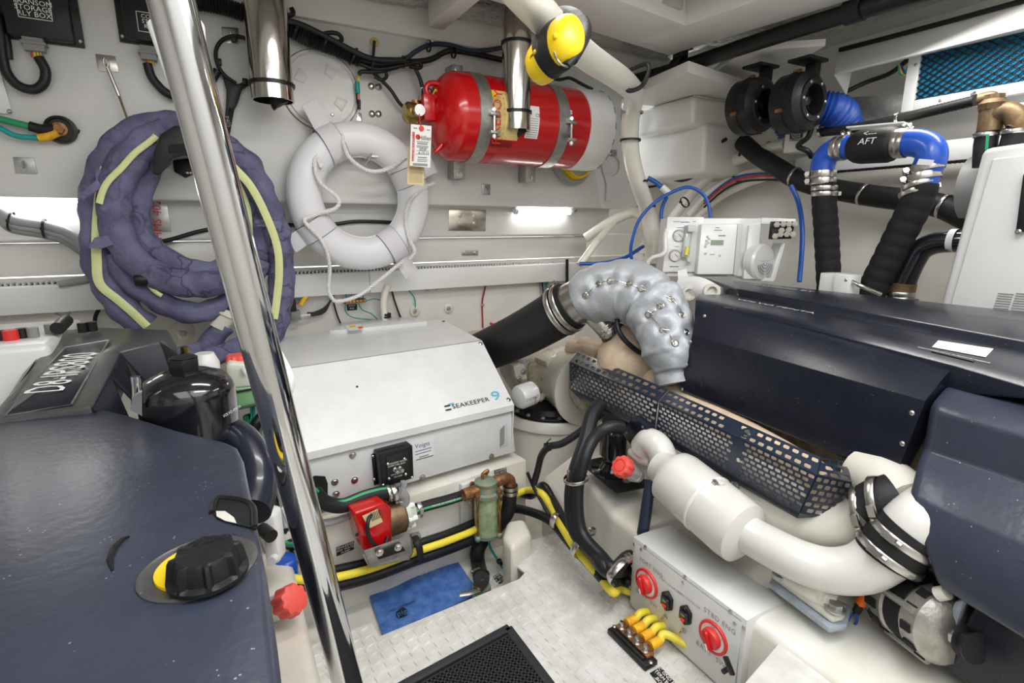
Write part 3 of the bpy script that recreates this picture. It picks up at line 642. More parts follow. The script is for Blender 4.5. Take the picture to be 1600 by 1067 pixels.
tube('cable', PL([(562, 100), (590, 108), (620, 104), (650, 98), (658, 101), (655, 106), (640, 104)], y=YW-.065), .008, 'cable', t)
tube('cable', PL([(561, 116), (566, 112), (590, 112), (620, 105), (640, 97), (655, 120), (662, 150), (662, 175)], y=YW-.06), .0085, 'cable', t)
tube('cable', PL([(570, 102), (590, 120), (610, 140), (625, 162), (640, 174)], y=YW-.045), .0075, 'cable', t)
tube('cable', PL([(602, 110), (604, 120), (596, 125), (585, 120)], y=YW-.05), .007, 'cable', t)
for q in ((580, 100), (630, 97), (709, 82), (670, 72)): tie(P(*q, y=YW-.058), X, .022, t, .008)
tube('hanger_tie', PL([(582, 98), (584, 80), (585, 64)], y=YW-.03), .006, 'black_plastic', t, 8); MB().lathe(P(585, 66, y=YW), N, [(0, .02), (.003, .02), (.005, .012)], 16, cap=True).build('adhesive_ring', 'gold_label', t)
for q in ((672, 68),): MB().box(P(*q, y=YW-.05), (.02, .03, .02)).build('clip', 'tag_white', t)
t = thing('splice', 'teal butt connectors with red and yellow wire ends on transom', 'wire splice', P(559, 140, y=YW))
tube('yellow_wire', PL([(561, 115), (559, 126)], y=YW-.03), .004, 'yellow', t, 6, sm=False); tube('teal_sleeve', PL([(558, 128), (559, 146)], y=YW-.03), .010, 'teal', t, 8, sm=False); tube('red_wire', PL([(561, 145), (561, 158)], y=YW-.03), .004, 'cap_red', t, 6, sm=False); tube('black_sleeve', PL([(561, 156), (561, 171)], y=YW-.03), .007, 'cable', t, 8, sm=False); tube('black_wire', PL([(557, 146), (558, 158), (560, 166)], y=YW-.03), .003, 'cable', t, 6)
# strap wrench
yc = YW-.03; t = thing('filter_wrench', 'black plastic oil filter strap wrench hanging on the transom', 'wrench', P(360, 150, y=yc))
tube('ring', PL([(369, 131), (352, 119), (341, 103), (337, 86), (340, 72), (350, 61), (364, 57), (380, 59), (398, 68), (408, 85), (408, 104), (400, 119), (388, 131)], y=yc), .012, 'black_plastic', t, 10, flat=(1, .6))
MB().prism(PL([(348, 118), (372, 131), (384, 126), (391, 132), (378, 140), (372, 160), (366, 172), (359, 212), (348, 212), (353, 168), (354, 140)], y=yc-.006), (0, .016, 0)).build('handle', 'black_plastic', t, .004)
MB().prism(PL([(357, 168), (366, 169), (358, 208), (351, 208)], y=yc-.0075), (0, .004, 0)).build('grip_inset', 'black_matte', t, .001)
text('P405', P(356, 190, y=yc-.0085), V((.18, 0, -1)), V((1, 0, .18)), .02, 'grey_plastic', t)
for q in ((342, 97), (366, 61), (383, 128)): MB().box(P(*q, y=yc), (.018, .02, .022)).build('lug', 'black_plastic', t, .002)
# stainless drain tubes
def steel_pipe(label, x0, x1, ytop, ybot, y, straps):
    cx = (x0+x1)/2; a = P(cx-(5 if cx < 600 else 0), ytop, y=y); b = P(cx, ybot, y=y); r = (x1-x0)/2*pxm(b)
    a = V((b.x, b.y, H+.90)); t = thing('steel_tube', label, 'pipe', b)
    MB().lathe(b, Z, [(0.0, r*.92), (0, r), (.01, r), (a.z-b.z, r), (a.z-b.z, r*.9), (0.02, r*.92), (0.001, r*.92)], 40, cap=False).build('tube', 'chrome_worn', t)
    MB().lathe(b+Z*.055, Z, [(0, r*.9), (0, 0.001)], 30, cap=False).build('inner_end', 'dark_void', t)
    for py in straps: tie(V((b.x, b.y, P(cx, py, y=y).z)), Z, r, t, .012, 'strap')
    tube('hose_end', [b+V((.02, 0, .05)), b+V((.02, 0, .0)), b+V((.025, 0, -.012))], r*.45, 'black_rubber', t)
    return t
steel_pipe('polished stainless tube hanging left of the round hatch', 396, 458, 0, 158, 2.22, [133])
steel_pipe('polished stainless tube hanging in front of the fire extinguisher', 785, 829, 40, 204, 2.06, [68, 176])
# ---- life ring
yr = 2.325; ctr = P(565, 309, y=yr); Rm = (P(650, 309, y=yr).x-P(481, 309, y=yr).x)/2; rt = .085*pxm(ctr)/pxm(ctr)*1.0
Ro = (P(675, 309, y=yr).x-P(455, 309, y=yr).x)/2; Ri = (P(629, 315, y=yr).x-P(512, 315, y=yr).x)/2; Rm = (Ro+Ri)/2; rt = (Ro-Ri)/2
t = thing('life_ring', 'white life ring buoy with grab rope hanging on transom', 'life ring', ctr-Z*Ro)
ring = ell(ctr, X*Rm, Z*Rm*1.03, 64)
MB().sweep(ring, lambda u, a, i: rt, 24, True, upv=Y, flat=(1, .82)).build('buoy', 'ring_white', t, ang=80)
MB().sweep(ell(ctr-Y*.0, X*(Ri+.004), Z*(Ri*1.03+.004), 64), .006, 8, True, upv=Y).build('inner_seam', 'ring_white', t, ang=80)
def band(a, name='strap'):
    d = V((math.cos(a), 0, math.sin(a)*1.03)); s = V((-math.sin(a), 0, math.cos(a))); c = ctr+d*Rm; mb = MB(); th = []
    for w_ in (-.036, .036):
        mb2 = [c+s*w_+(d*math.cos(k)*1.035*rt+(-Y)*math.sin(k)*.87*rt) for k in [2*math.pi*i/24 for i in range(24)]]; th.append(mb2)
    mb.add(th[0]+th[1], [(i, (i+1) % 24, (i+1) % 24+24, i+24) for i in range(24)])
    o = mb.build(name, 'strap_white', t, solid=.003, ang=70)
    for ring_ in th: MB().sweep([c+(p-c)*1.015 for p in ring_], .0018, 6, True).build('stitching', 'thread_grey', o, ang=80)
    return c, d, s
bands = [band(R(a)) for a in (118, 24, -58, -148)]
for (c, d, s), ln in zip(bands, (.085, .05, .075, .045)):
    p = c+d*(rt*1.0)-Y*.012; MB().box(p+d*ln/2, (ln+.02, .006, .07), (d, Y, s)).build('strap_tail', 'strap_white', t, .002)
yf = yr-rt*.86-.006
def rp(pts): return [P(a, b, y=yf+(c if len(q) > 2 else 0)) for q in pts for a, b, c in [(q+(0,))[:3]]]
for pts in ([(502, 262), (490, 225, .03), (500, 208, .045), (518, 201, .05), (534, 205, .03), (536, 222), (545, 245), (565, 262), (585, 268), (610, 262), (640, 240)],
            [(508, 205, .05), (494, 240, .02), (492, 262), (500, 285), (528, 310), (525, 325), (500, 333), (474, 343)],
            [(474, 343), (480, 352), (500, 372), (510, 392), (515, 420, .03), (513, 450, .05), (518, 465, .05), (528, 471, .05), (560, 462, .05), (590, 440, .05), (615, 420, .04), (630, 408, .02)],
            [(678, 286, .05), (660, 296, .02), (640, 315), (634, 345), (640, 375), (648, 392), (640, 405, .02)]):
    rope('grab_rope', rp(pts), .0085, 'rope_white', t)
# steel hook carrying the ring
t2 = thing('ring_hook', 'steel hook carrying the white life ring', 'hook', P(578, 245, y=2.36)); tube('hook_strap', PL([(580, 240), (577, 250), (571, 257)], y=2.25), .012, 'steel', t2, 8, flat=(1, .3)); MB().bx(ctr.x+.03, ctr.x+.06, 2.25, 2.40, ctr.z+Ri+.00, ctr.z+Ri+.006).build('arm', 'steel', t2)

# ---- fire extinguisher
ye = 2.215; a = P(668, 188, y=ye); b = P(926, 206, y=ye); zc = (P(790, 192, y=ye)).z; r = 63*pxm(P(790, 192, y=ye))*.985
xa = P(672, 187, y=ye).x; xb = P(893, 205, y=ye-.02).x; xc = P(927, 210, y=ye).x
t = thing('fire_extinguisher', 'large red fire extinguisher cylinder strapped horizontally to transom', 'fire extinguisher', (xb, ye, zc-r))
o = V((xa, ye, zc)); L = xb-xa; capd = .10
pr = [(capd*(1-math.cos(k*math.pi/2/9)), max(.012, r*math.sin(k*math.pi/2/9))) for k in range(10)]
MB().lathe(o, X, pr+[(L*.36, r), (L*.365, r*1.004), (L*.37, r), (L, r), (L, r*.3)], 56).build('cylinder', 'red_paint', t)
MB().lathe(V((xb-.005, ye, zc)), X, [(0, r*.9), (0, r*1.035), (xc-xb-.02, r*1.035), (xc-xb-.004, r*1.02), (xc-xb, r*.9), (xc-xb+.004, r*.3)], 56).build('end_cap', 'white_paint', t)
mb = MB()
for k in range(16):
    a_ = 2*math.pi*k/16; mb.box(V((xc-.012, ye+math.cos(a_)*r*1.035, zc+math.sin(a_)*r*1.035)), (.004, .03, .003), (X, V((0, -math.sin(a_), math.cos(a_))), V((0, math.cos(a_), math.sin(a_)))))
mb.build('cap_slot', 'ink_grey', t)
for px in (752, 872):
    xx = P(px, 190, y=ye-r*.7).x; bd = MB().lathe(V((xx-.028, ye, zc)), X, [(0, r*1.0), (0, r*1.025), (.056, r*1.025), (.056, r*1.0)], 56, cap=False).build('clamp_band', 'zinc', t)
    an = R(-14); q = V((xx+.026, ye-math.cos(an)*r*1.03, zc+math.sin(an)*r*1.03))
    for s in (-1, 1): MB().box(q+V((0, -.012, s*.035)), (.045, .03, .012)).build('bracket_lug', 'zinc', bd, .002)
    MB().cyl(q+V((0, -.014, -.06)), q+V((0, -.014, .06)), .006, seg=8).cyl(q+V((0, -.014, .045)), q+V((0, -.014, .056)), .012, seg=6).cyl(q+V((0, -.014, -.056)), q+V((0, -.014, -.045)), .012, seg=6).build('tension_bolt', 'steel', bd)
    MB().bx(xx-.028, xx+.028, ye+r*.6, YW, zc-r*1.35, zc+r*1.35).build('wall_bracket', 'zinc', t, .003)
    for s in (-1, 1): bolt((xx, ye+r*.6, zc+s*r*1.25), N, .010, t)
# curved labels on the cylinder
def clabel(name, x0, x1, a0, a1, m, dr=1.004, par=t):
    n = 10; vs = [V((x, ye-math.cos(a0+(a1-a0)*i/n)*r*dr, zc+math.sin(a0+(a1-a0)*i/n)*r*dr)) for i in range(n+1) for x in (x0, x1)]
    return MB().add(vs, [(2*i, 2*i+1, 2*i+3, 2*i+2) for i in range(n)]).build(name, m, par, ang=80, solid=.0006)
def cx_(px, py): return P(px, py, y=ye-r).x
def ctext(body, px, ang, size, m, rot=True):
    x = cx_(px, 195); d = V((0, -math.cos(ang), math.sin(ang))); up = V((0, math.sin(ang), math.cos(ang)))
    u, v_ = (up, -X) if rot else (X, up)
    text(body, V((x, ye, zc))+d*r*1.012, u, v_, size, m, t)
xg0, xg1 = cx_(769, 195), cx_(813, 195)
clabel('gold_label', xg0, xg1, R(-42), R(30), 'gold_label')
clabel('label_stripe', xg0, xg0+.022, R(-38), R(-12), 'ink_red', 1.008); clabel('label_stripe', xg0+.006, xg1, R(-44), R(-33), 'red_paint', 1.009)
for k in range(5): clabel('print_line', xg0+.012, xg1-.02, R(-43+1.8*k), R(-42.2+1.8*k), 'ink', 1.011)
ctext('FIREBOY', 777, R(-6), .055, 'ink_red'); clabel('yellow_mark', xg0+.004, xg0+.03, R(18), R(27), 'yellow', 1.01)
xw0, xw1 = cx_(823, 195), cx_(843, 195); clabel('white_label', xw0, xw1, R(-28), R(14), 'tag_white', 1.006)
for k in range(9): clabel('print_line', xw0+.006, xw1-.006, R(-26+2.9*k), R(-25.2+2.9*k), 'ink_grey', 1.010)
ctext('CE', 840, R(2), .02, 'ink', False)
for an in (12, 1, -13):
    xs0 = cx_(878, 200); xs1 = cx_(894, 200); clabel('warning_label', xs0, xs1, R(an-3), R(an+3), 'tag_white', 1.006); clabel('warning_mark', xs0+.003, xs0+.012, R(an-2), R(an+1.5), 'ink_red', 1.010); clabel('print_line', xs0+.016, xs1-.003, R(an-.8), R(an+.6), 'ink_grey', 1.010)
# valve, bracket, handles
q = P(652, 183, y=ye); vx = MB().lathe(o-X*.11, X, [(0, .032), (.012, .042), (.045, .042), (.055, .028), (.12, .024)], 24).build('valve', 'brass', t)
MB().cyl(o+V((-.06, 0, -.04)), o+V((-.06, 0, .05)), .016, seg=12).cyl(o+V((-.07, -.05, .0)), o+V((-.07, .0, .0)), .018, seg=12).build('valve_port', 'copper', vx)
MB().box(o+V((-.02, -.02, .02)), (.05, .07, .10)).build('valve_bracket', 'red_paint', t, .004)
MB().cyl(o+V((-.07, -.055, -.0)), o+V((-.07, -.075, 0)), .022, seg=18).build('gauge', 'steel', vx)
for k in range(3): tube('wire', [o+V((-.05+.02*k, -.03, .05)), o+V((-.05+.03*k, -.05, .09)), o+V((.0+.01*k, -.03, .07))], .0025, ['steel', 'cable', 'yellow'][k], t, 6)
for pts in ([(690, 143), (680, 152), (668, 147), (666, 136), (673, 130), (686, 132), (698, 140)], [(699, 212), (692, 224), (682, 236), (678, 238)]):
    tube('handle', PL(pts, y=ye-.04), .011, 'red_paint', t)
# tags hanging from the valve
t3 = thing('inspection_tag', 'white inspection tag with red stripe hanging from extinguisher valve', 'tag', P(660, 262, y=2.12))
TG = [(642, 194), (674, 197), (672, 262), (640, 259)]; yt = 2.06
plate('tag', PL(TG, y=yt), 'tag_white', t3, .002, 0, n=N)
plate('stripe', PL([(644, 206), (648, 206), (647, 252), (643.5, 252)], y=yt-.0022), 'ink_red', t3, .0006, 0, n=N)
MB().lathe(P(658, 201, y=yt), N, [(0.002, .010), (.006, .010), (.006, .004)], 14).build('eyelet', 'red_plastic', t3)
tube('string', PL([(658, 200), (656, 190), (655, 178)], y=yt-.002), .0025, 'red_plastic', t3, 6)
text('Hiller', P(664, 216, y=yt-.003), X, Z, .024, 'ink', t3); MB().lathe(P(653, 214, y=yt-.002), N, [(0, .010), (.0008, .010)], 14).build('flame_mark', 'ink_red', t3)
for yy, x0, x1, hh in ((221.5, 651, 670, .003), (224.5, 652, 668, .006), (228, 651, 669, .003), (230, 651, 669, .003), (235.5, 650, 670, .002), (241, 650, 670, .002), (246, 653, 667, .005), (249.5, 652, 668, .003), (252, 652, 667, .003), (256, 645, 668, .004), (258, 645, 668, .004), (200, 646, 652, .004), (203, 667, 672, .004)):
    a, b = P(x0, yy, y=yt-.0028), P(x1, yy+.4, y=yt-.0028); MB().box((a+b)/2, ((b-a).length, .0005, hh)).build('print_line', 'ink_grey', t3)
text('EDP', P(661, 234, y=yt-.003), X, Z, .016, 'ink', t3); text('8-19-13', P(662, 239.5, y=yt-.003), X, Z, .014, 'ink', t3)
text('SERVICES FIRE & SAFETY CO', P(645.6, 229, y=yt-.004), Z, -X, .009, 'ink_white', t3)
t3 = thing('tan_tag', 'tan manila tag with ruled lines behind the white tag', 'tag', P(655, 288, y=2.12)); plate('tag', PL([(637, 229), (664, 232), (662, 290), (636, 288)], y=2.09), 'tag_tan', t3, .002, 0, n=N)
for k in range(12): plate('ruled_line', PL([(639, 262+2*k), (660, 262.6+2*k), (660, 263.0+2*k), (639, 262.4+2*k)], y=2.088), 'bronze', t3, .0004, 0, n=N)
# coil of yellow hose behind the cylinder end
t = thing('hose_coil', 'coil of yellow and grey hose behind the extinguisher', 'hose', P(905, 283, y=2.36)); c = P(902, 243, y=2.35); u_ = X*.105; v_ = Z*.118
for k in range(3): tube('yellow_turn', ell(c+V((.004*k, -.012*k+.015, -.004*k)), u_*(1-.08*k), v_*(1-.08*k), 40), .0085, 'yellow', t, 8, closed=True, sm=False)
for k in range(3): tube('grey_turn', ell(c+V((-.012, -.010*k+.02, -.012)), u_*(1.14-.05*k), v_*(1.12-.05*k), 40), .007, 'grey_hose', t, 8, closed=True, sm=False)
# white deck-key wrench
t = thing('white_wrench', 'white plastic filter wrench hanging beside the yellow hose coil', 'wrench', P(950, 315, y=YW)); yk = YW-.015
tube('ring', [P(955+14*math.cos(a), 258+18*math.sin(a), y=yk) for a in [2*math.pi*i/20 for i in range(20)]], .008, 'panel', t, 8, closed=True, sm=False, flat=(1, .7))
MB().prism(PL([(943, 268), (955, 277), (968, 268), (962, 282), (956, 290), (954, 314), (947, 314), (949, 288)], y=yk-.005), (0, .012, 0)).build('handle', 'panel', t, .003)
MB().box(P(958, 239, y=yk), (.03, .03, .03)).build('hanger_clip', 'zinc', t, .002)
# ---- white hull hose with ear muffs
t = thing('white_hose', 'thick white hose sweeping down from the ceiling past the extinguisher', 'hose', P(1018, 390, y=2.5))
pts = [P(760, -70, d=.95), P(825, 0, d=1.05), P(868, 45, d=1.2), P(920, 90, d=1.5), P(975, 128, d=1.85), P(990, 150, d=2.1), P(985, 190, d=2.25), P(986, 240, d=2.35), P(997, 285, d=2.45), P(1012, 330, d=2.6), P(1021, 380, d=2.65), P(1020, 395, d=2.66)]
rr = [.034, .036, .036, .038, .040, .0395, .038, .038, .038, .038, .038, .038]
q = smooth_path(pts, 8); MB().sweep(q, lambda u, a, i: rr[min(11, int(u*11))]+(rr[min(11, int(u*11)+1)]-rr[min(11, int(u*11))])*(u*11-int(u*11)), 20).build('hose', 'pvc_white', t, ang=80)
for px, py, d_, dr in ((988, 176, 2.2, Z), (985, 219, 2.3, Z), (1010, 322, 2.58, Z), (997, 283, 2.45, Z)): tie(P(px, py, d=d_), dr, .041, t, .009, 'cable_tie' if py != 176 else 'print_ring', 'black_plastic' if py != 176 else 'ink_grey')
tube('support_tie', [P(983, 110, d=1.9), P(1010, 100, d=1.85), P(1013, 112, d=1.85), P(1003, 134, d=1.85), P(985, 142, d=1.82), P(976, 136, d=1.82)], .008, 'black_plastic', t, 8)
MB().lathe(P(1021, 392, d=2.66), -Z, [(0, .042), (.03, .042), (.03, .05), (.06, .05)], 20).build('end_collar', 'pvc_white', t)
# ear muffs
t = thing('ear_muffs', 'yellow and black ear muffs hung over the white hose', 'ear muffs', P(870, 110, d=1.12))
def cup(cpx, rx, ry, d_, axis, rot):
    c = P(*cpx, d=d_); m_ = d_/FPX; a, b, n_ = frame(axis, UP)
    v1 = a*math.cos(rot)+b*math.sin(rot); v2 = -a*math.sin(rot)+b*math.cos(rot); rx *= m_; ry *= m_
    def shell(prof, name, mm):
        vs = []; fs = []; sg = 28
        for h, s in prof:
            for i in range(sg): k = 2*math.pi*i/sg; vs.append(c+n_*h+v1*math.cos(k)*rx*s+v2*math.sin(k)*ry*s)
        for j in range(len(prof)-1):
            for i in range(sg): fs.append((j*sg+i, j*sg+(i+1) % sg, (j+1)*sg+(i+1) % sg, (j+1)*sg+i))
        fs += [tuple(range(sg)), tuple(range((len(prof)-1)*sg, len(prof)*sg))]
        return MB().add(vs, fs).build(name, mm, t, ang=60)
    sh = shell([(0, 1.0), (.012, 1.0), (.024, .93), (.034, .8), (.040, .6), (.043, .3)], 'cup_shell', 'yellow')
    shell([(0.001, 1.06), (-.010, 1.10), (-.024, 1.06), (-.026, .7)], 'ear_cushion', 'black_rubber')
    return c, n_, v1, v2
ax1 = (-FW*.74+RT*.58+UP*.1).normalized()
c1 = cup((877, 68), 30, 42, 1.02, ax1, R(16)); c2 = cup((853, 92), 27, 38, 1.10, (RT*-.62+FW*.66-UP*.36), R(-14))
tube('headband', [P(883, 104, d=1.0), P(899, 85, d=1.01), P(911, 63, d=1.04), P(914, 43, d=1.07), P(904, 28, d=1.10), P(891, 20, d=1.13), P(874, 18, d=1.2), P(858, 28, d=1.26), P(848, 45, d=1.22), P(840, 59, d=1.16), P(836, 72, d=1.11), P(836, 90, d=1.08)], .012, 'black_rubber', t, 12, flat=(1.1, .7))
tube('headband_pad', [P(892, 96, d=1.01), P(904, 76, d=1.025), P(913, 55, d=1.06), P(910, 36, d=1.09), P(899, 24, d=1.12)], .015, 'black_matte', t, 12, flat=(1, .6))
tube('wire_arm', [P(868, 55, d=.985), P(866, 78, d=.99), P(874, 98, d=.985), P(890, 104, d=1.0), P(897, 92, d=1.02)], .0022, 'steel', t, 6)
MB().sphere(P(868, 57, d=.98), .006, 10).build('pivot_button', 'yellow', t); MB().sphere(P(837, 82, d=1.07), .006, 10).build('pivot_button', 'yellow', t)
# ================================================================== navy hose bundle
t = thing('hose_bundle', 'coiled navy fabric covered hose with lime zip strips on black hook', 'hose', P(290, 480, y=2.3))
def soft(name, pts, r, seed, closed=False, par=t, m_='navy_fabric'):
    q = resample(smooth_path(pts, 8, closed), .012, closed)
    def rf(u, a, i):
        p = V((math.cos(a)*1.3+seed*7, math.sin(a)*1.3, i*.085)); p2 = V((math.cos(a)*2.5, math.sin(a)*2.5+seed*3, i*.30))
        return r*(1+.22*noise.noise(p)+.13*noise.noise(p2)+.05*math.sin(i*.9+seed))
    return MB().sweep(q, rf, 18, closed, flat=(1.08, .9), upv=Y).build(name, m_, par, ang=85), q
def hp(pts, y): return [P(a, b, y=y) for a, b in pts]
def strip(name, pts, y, w, par=t):
    q = resample(smooth_path(hp(pts, y), 8), .01); vs = []; fs = []
    for i, p in enumerate(q):
        d = (q[min(len(q)-1, i+1)]-q[max(0, i-1)]).normalized(); s = d.cross(Y).normalized()
        off = Y*(.004*noise.noise(V((i*.2, y, 3))))
        vs += [p-s*w+off, p-s*w*.33-Y*.004+off, p+s*w*.33-Y*.004+off, p+s*w+off]
    for i in range(len(q)-1):
        for k in range(3): fs.append((i*4+k, i*4+k+1, i*4+k+5, i*4+k+4))
    return MB().add(vs, fs).build(name, 'lime_strip', par, ang=85, solid=.002)
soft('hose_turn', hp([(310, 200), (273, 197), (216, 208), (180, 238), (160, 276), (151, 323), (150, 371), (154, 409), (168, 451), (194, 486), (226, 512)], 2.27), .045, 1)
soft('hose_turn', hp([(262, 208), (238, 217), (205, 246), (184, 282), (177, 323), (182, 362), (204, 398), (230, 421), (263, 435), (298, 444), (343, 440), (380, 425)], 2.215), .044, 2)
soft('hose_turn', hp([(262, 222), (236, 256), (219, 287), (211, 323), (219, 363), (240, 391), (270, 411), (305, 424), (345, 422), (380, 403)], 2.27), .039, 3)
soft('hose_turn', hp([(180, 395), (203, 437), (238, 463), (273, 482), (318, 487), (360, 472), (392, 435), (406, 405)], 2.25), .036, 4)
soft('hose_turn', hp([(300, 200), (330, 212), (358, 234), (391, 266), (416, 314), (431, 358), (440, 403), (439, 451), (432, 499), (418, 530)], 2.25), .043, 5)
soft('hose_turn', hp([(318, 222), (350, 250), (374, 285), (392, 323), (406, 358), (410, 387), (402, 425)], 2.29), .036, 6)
strip('zip_strip', [(244, 212), (238, 218), (210, 240), (190, 262), (170, 282), (160, 300), (155, 318)], 2.165, .008)
strip('zip_strip', [(165, 262), (158, 290), (153, 333), (151, 371), (151, 405), (156, 443), (184, 468), (206, 487), (230, 510)], 2.222, .013)
strip('zip_strip', [(358, 254), (391, 290), (415, 335), (433, 385), (436, 430), (431, 480), (428, 498)], 2.205, .013)
strip('zip_strip', [(366, 272), (380, 305), (388, 330), (391, 368)], 2.25, .009)
strip('zip_strip', [(228, 440), (242, 455), (253, 462)], 2.205, .006)
for pts, y in (([(122, 306), (130, 312), (160, 292), (152, 280)], 2.17), ([(137, 388), (148, 371), (168, 368), (178, 382), (160, 388)], 2.18), ([(396, 342), (418, 344), (418, 354), (400, 354)], 2.21), ([(148, 262), (165, 268), (172, 282), (150, 285)], 2.2)):
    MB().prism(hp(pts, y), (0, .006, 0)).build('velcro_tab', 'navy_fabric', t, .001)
MB().lathe(P(221, 437, y=2.2), X, [(-.02, .022), (.02, .022)], 14).build('strap_buckle', 'black_plastic', t, .004)
# tail with coupling
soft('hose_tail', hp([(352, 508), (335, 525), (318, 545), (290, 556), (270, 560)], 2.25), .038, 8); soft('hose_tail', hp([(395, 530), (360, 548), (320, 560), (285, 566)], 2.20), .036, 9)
a, b = P(362, 476, y=2.25), P(342, 512, y=2.25)
MB().lathe(b, a-b, [(0, .034), (.05, .036), (.055, .042), (.062, .042), (.065, .033), ((a-b).length, .033)], 26).build('coupling', 'cream_paint', t)
MB().lathe(a, a-b, [(-.02, .036), (.0, .036), (.004, .03), (.02, .028)], 26).build('threaded_end', 'black_plastic', t)
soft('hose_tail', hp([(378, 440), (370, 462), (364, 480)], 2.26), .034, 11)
# black saddle hook
t2 = thing('hose_hanger', 'black plastic saddle hook carrying the navy hose bundle', 'hook', P(280, 270, y=2.35))
sec = [(238, 272), (240, 238), (250, 210), (272, 196), (296, 196), (318, 208), (330, 235), (334, 262), (318, 262), (312, 248), (290, 242), (268, 248), (258, 262), (250, 274)]
MB().prism(hp(sec, 2.14), (0, .02, 0)).build('saddle_face', 'black_plastic', t2, .006)
MB().prism(hp([(262, 226), (310, 222), (310, 236), (264, 240)], 2.138), (0, .004, 0)).build('face_recess', 'black_matte', t2, .002)
MB().prism(hp([(252, 215), (272, 200), (296, 200), (316, 214), (316, 224), (296, 214), (272, 214), (254, 226)], 2.16), (0, .24, 0)).build('saddle_arm', 'black_plastic', t2, .006)
MB().prism(hp([(270, 250), (306, 246), (310, 268), (290, 278), (272, 268)], 2.38), (0, .02, 0)).build('wall_plate', 'black_plastic', t2, .004)
for q in ((293, 270), (298, 270)): screw(P(*q, y=2.378), N, .006, t2)
# ================================================================== chrome ladder
t = thing('ladder', 'polished steel boarding ladder rail with white treads in the foreground', 'ladder', P(583, 1130, d=1.0))
p0, p1 = P(262, -20, d=.62), P(545, 1075, d=.97); dv = (p1-p0).normalized(); L = (p1-p0).length; rr = .0262
MB().cyl(p0-dv*.35, p1+dv*.42, rr, seg=48).build('rail', 'chrome', t)
def tread(name, px4, d_, th):
    MB().prism([P(*q, d=d_) for q in px4], FH*th).build(name, 'white_paint', t, .006, bseg=3)
tread('tread', [(224, 32), (233, 27), (300, 20), (310, 32), (312, 62), (330, 150), (275, 160), (262, 140)], .70, .02)
tread('tread', [(371, 520), (378, 516), (430, 545), (454, 590), (455, 608), (448, 630), (408, 632), (392, 610)], .84, .02)
tread('tread', [(436, 795), (446, 792), (500, 860), (528, 955), (524, 976), (516, 980), (508, 972)], .97, .02)
# ================================================================== overhead black pipe
t = thing('black_pipe', 'black plastic pipe running under the right ceiling beam', 'pipe', P(1060, 105, z=H+.76))
pp = [P(905, 153, x=2.06), P(985, 128, x=2.08), P(1062, 106, x=2.09), P(1200, 60, x=2.10), P(1335, 18, x=2.12), P(1600, -55, x=2.2)]
tube('pipe', pp, .033, 'black_plastic', t, 18); MB().cyl(P(932, 145, x=2.065), P(952, 139, x=2.07), .038, seg=18).build('coupling', 'black_plastic', t)
for q, x_ in (((1062, 104), 2.09), ((1336, 16), 2.12)):
    c = P(*q, x=x_); d = (pp[3]-pp[2]).normalized(); MB().lathe(c-d*.03, d, [(0, .036), (.0, .043), (.06, .043), (.06, .036)], 18, cap=False).build('clip', 'black_plastic', t); MB().box(c+Z*.055, (.055, .05, .04)).box(c+Z*.08, (.10, .07, .012)).build('clip_foot', 'black_plastic', t, .003)
# black wire above extinguisher
o = tube('deck_wire', [P(830, 112, y=2.3), P(870, 124, y=2.3), P(890, 122, y=2.3), P(910, 132, y=2.3), P(926, 140, y=2.28)], .008, 'cable'); tagp(o, 'thin black wire above the white end of the extinguisher', 'wire')
# blue and grey cable left of the white hose
o = tube('blue_cable', [P(966, 165, y=2.55), P(975, 190, y=2.55), P(978, 230, y=2.55), P(982, 262, y=2.6)], .012, 'blue_tube'); tagp(o, 'short blue cable behind the upright white hose', 'cable')
o = tube('tied_cable', [P(962, 160, y=2.5), P(973, 195, y=2.5), P(980, 240, y=2.5), P(986, 275, y=2.5), P(1000, 292, y=2.5), P(1030, 290, y=2.5)], .007, 'cable'); tagp(o, 'thin black cable following the upright white hose', 'cable')
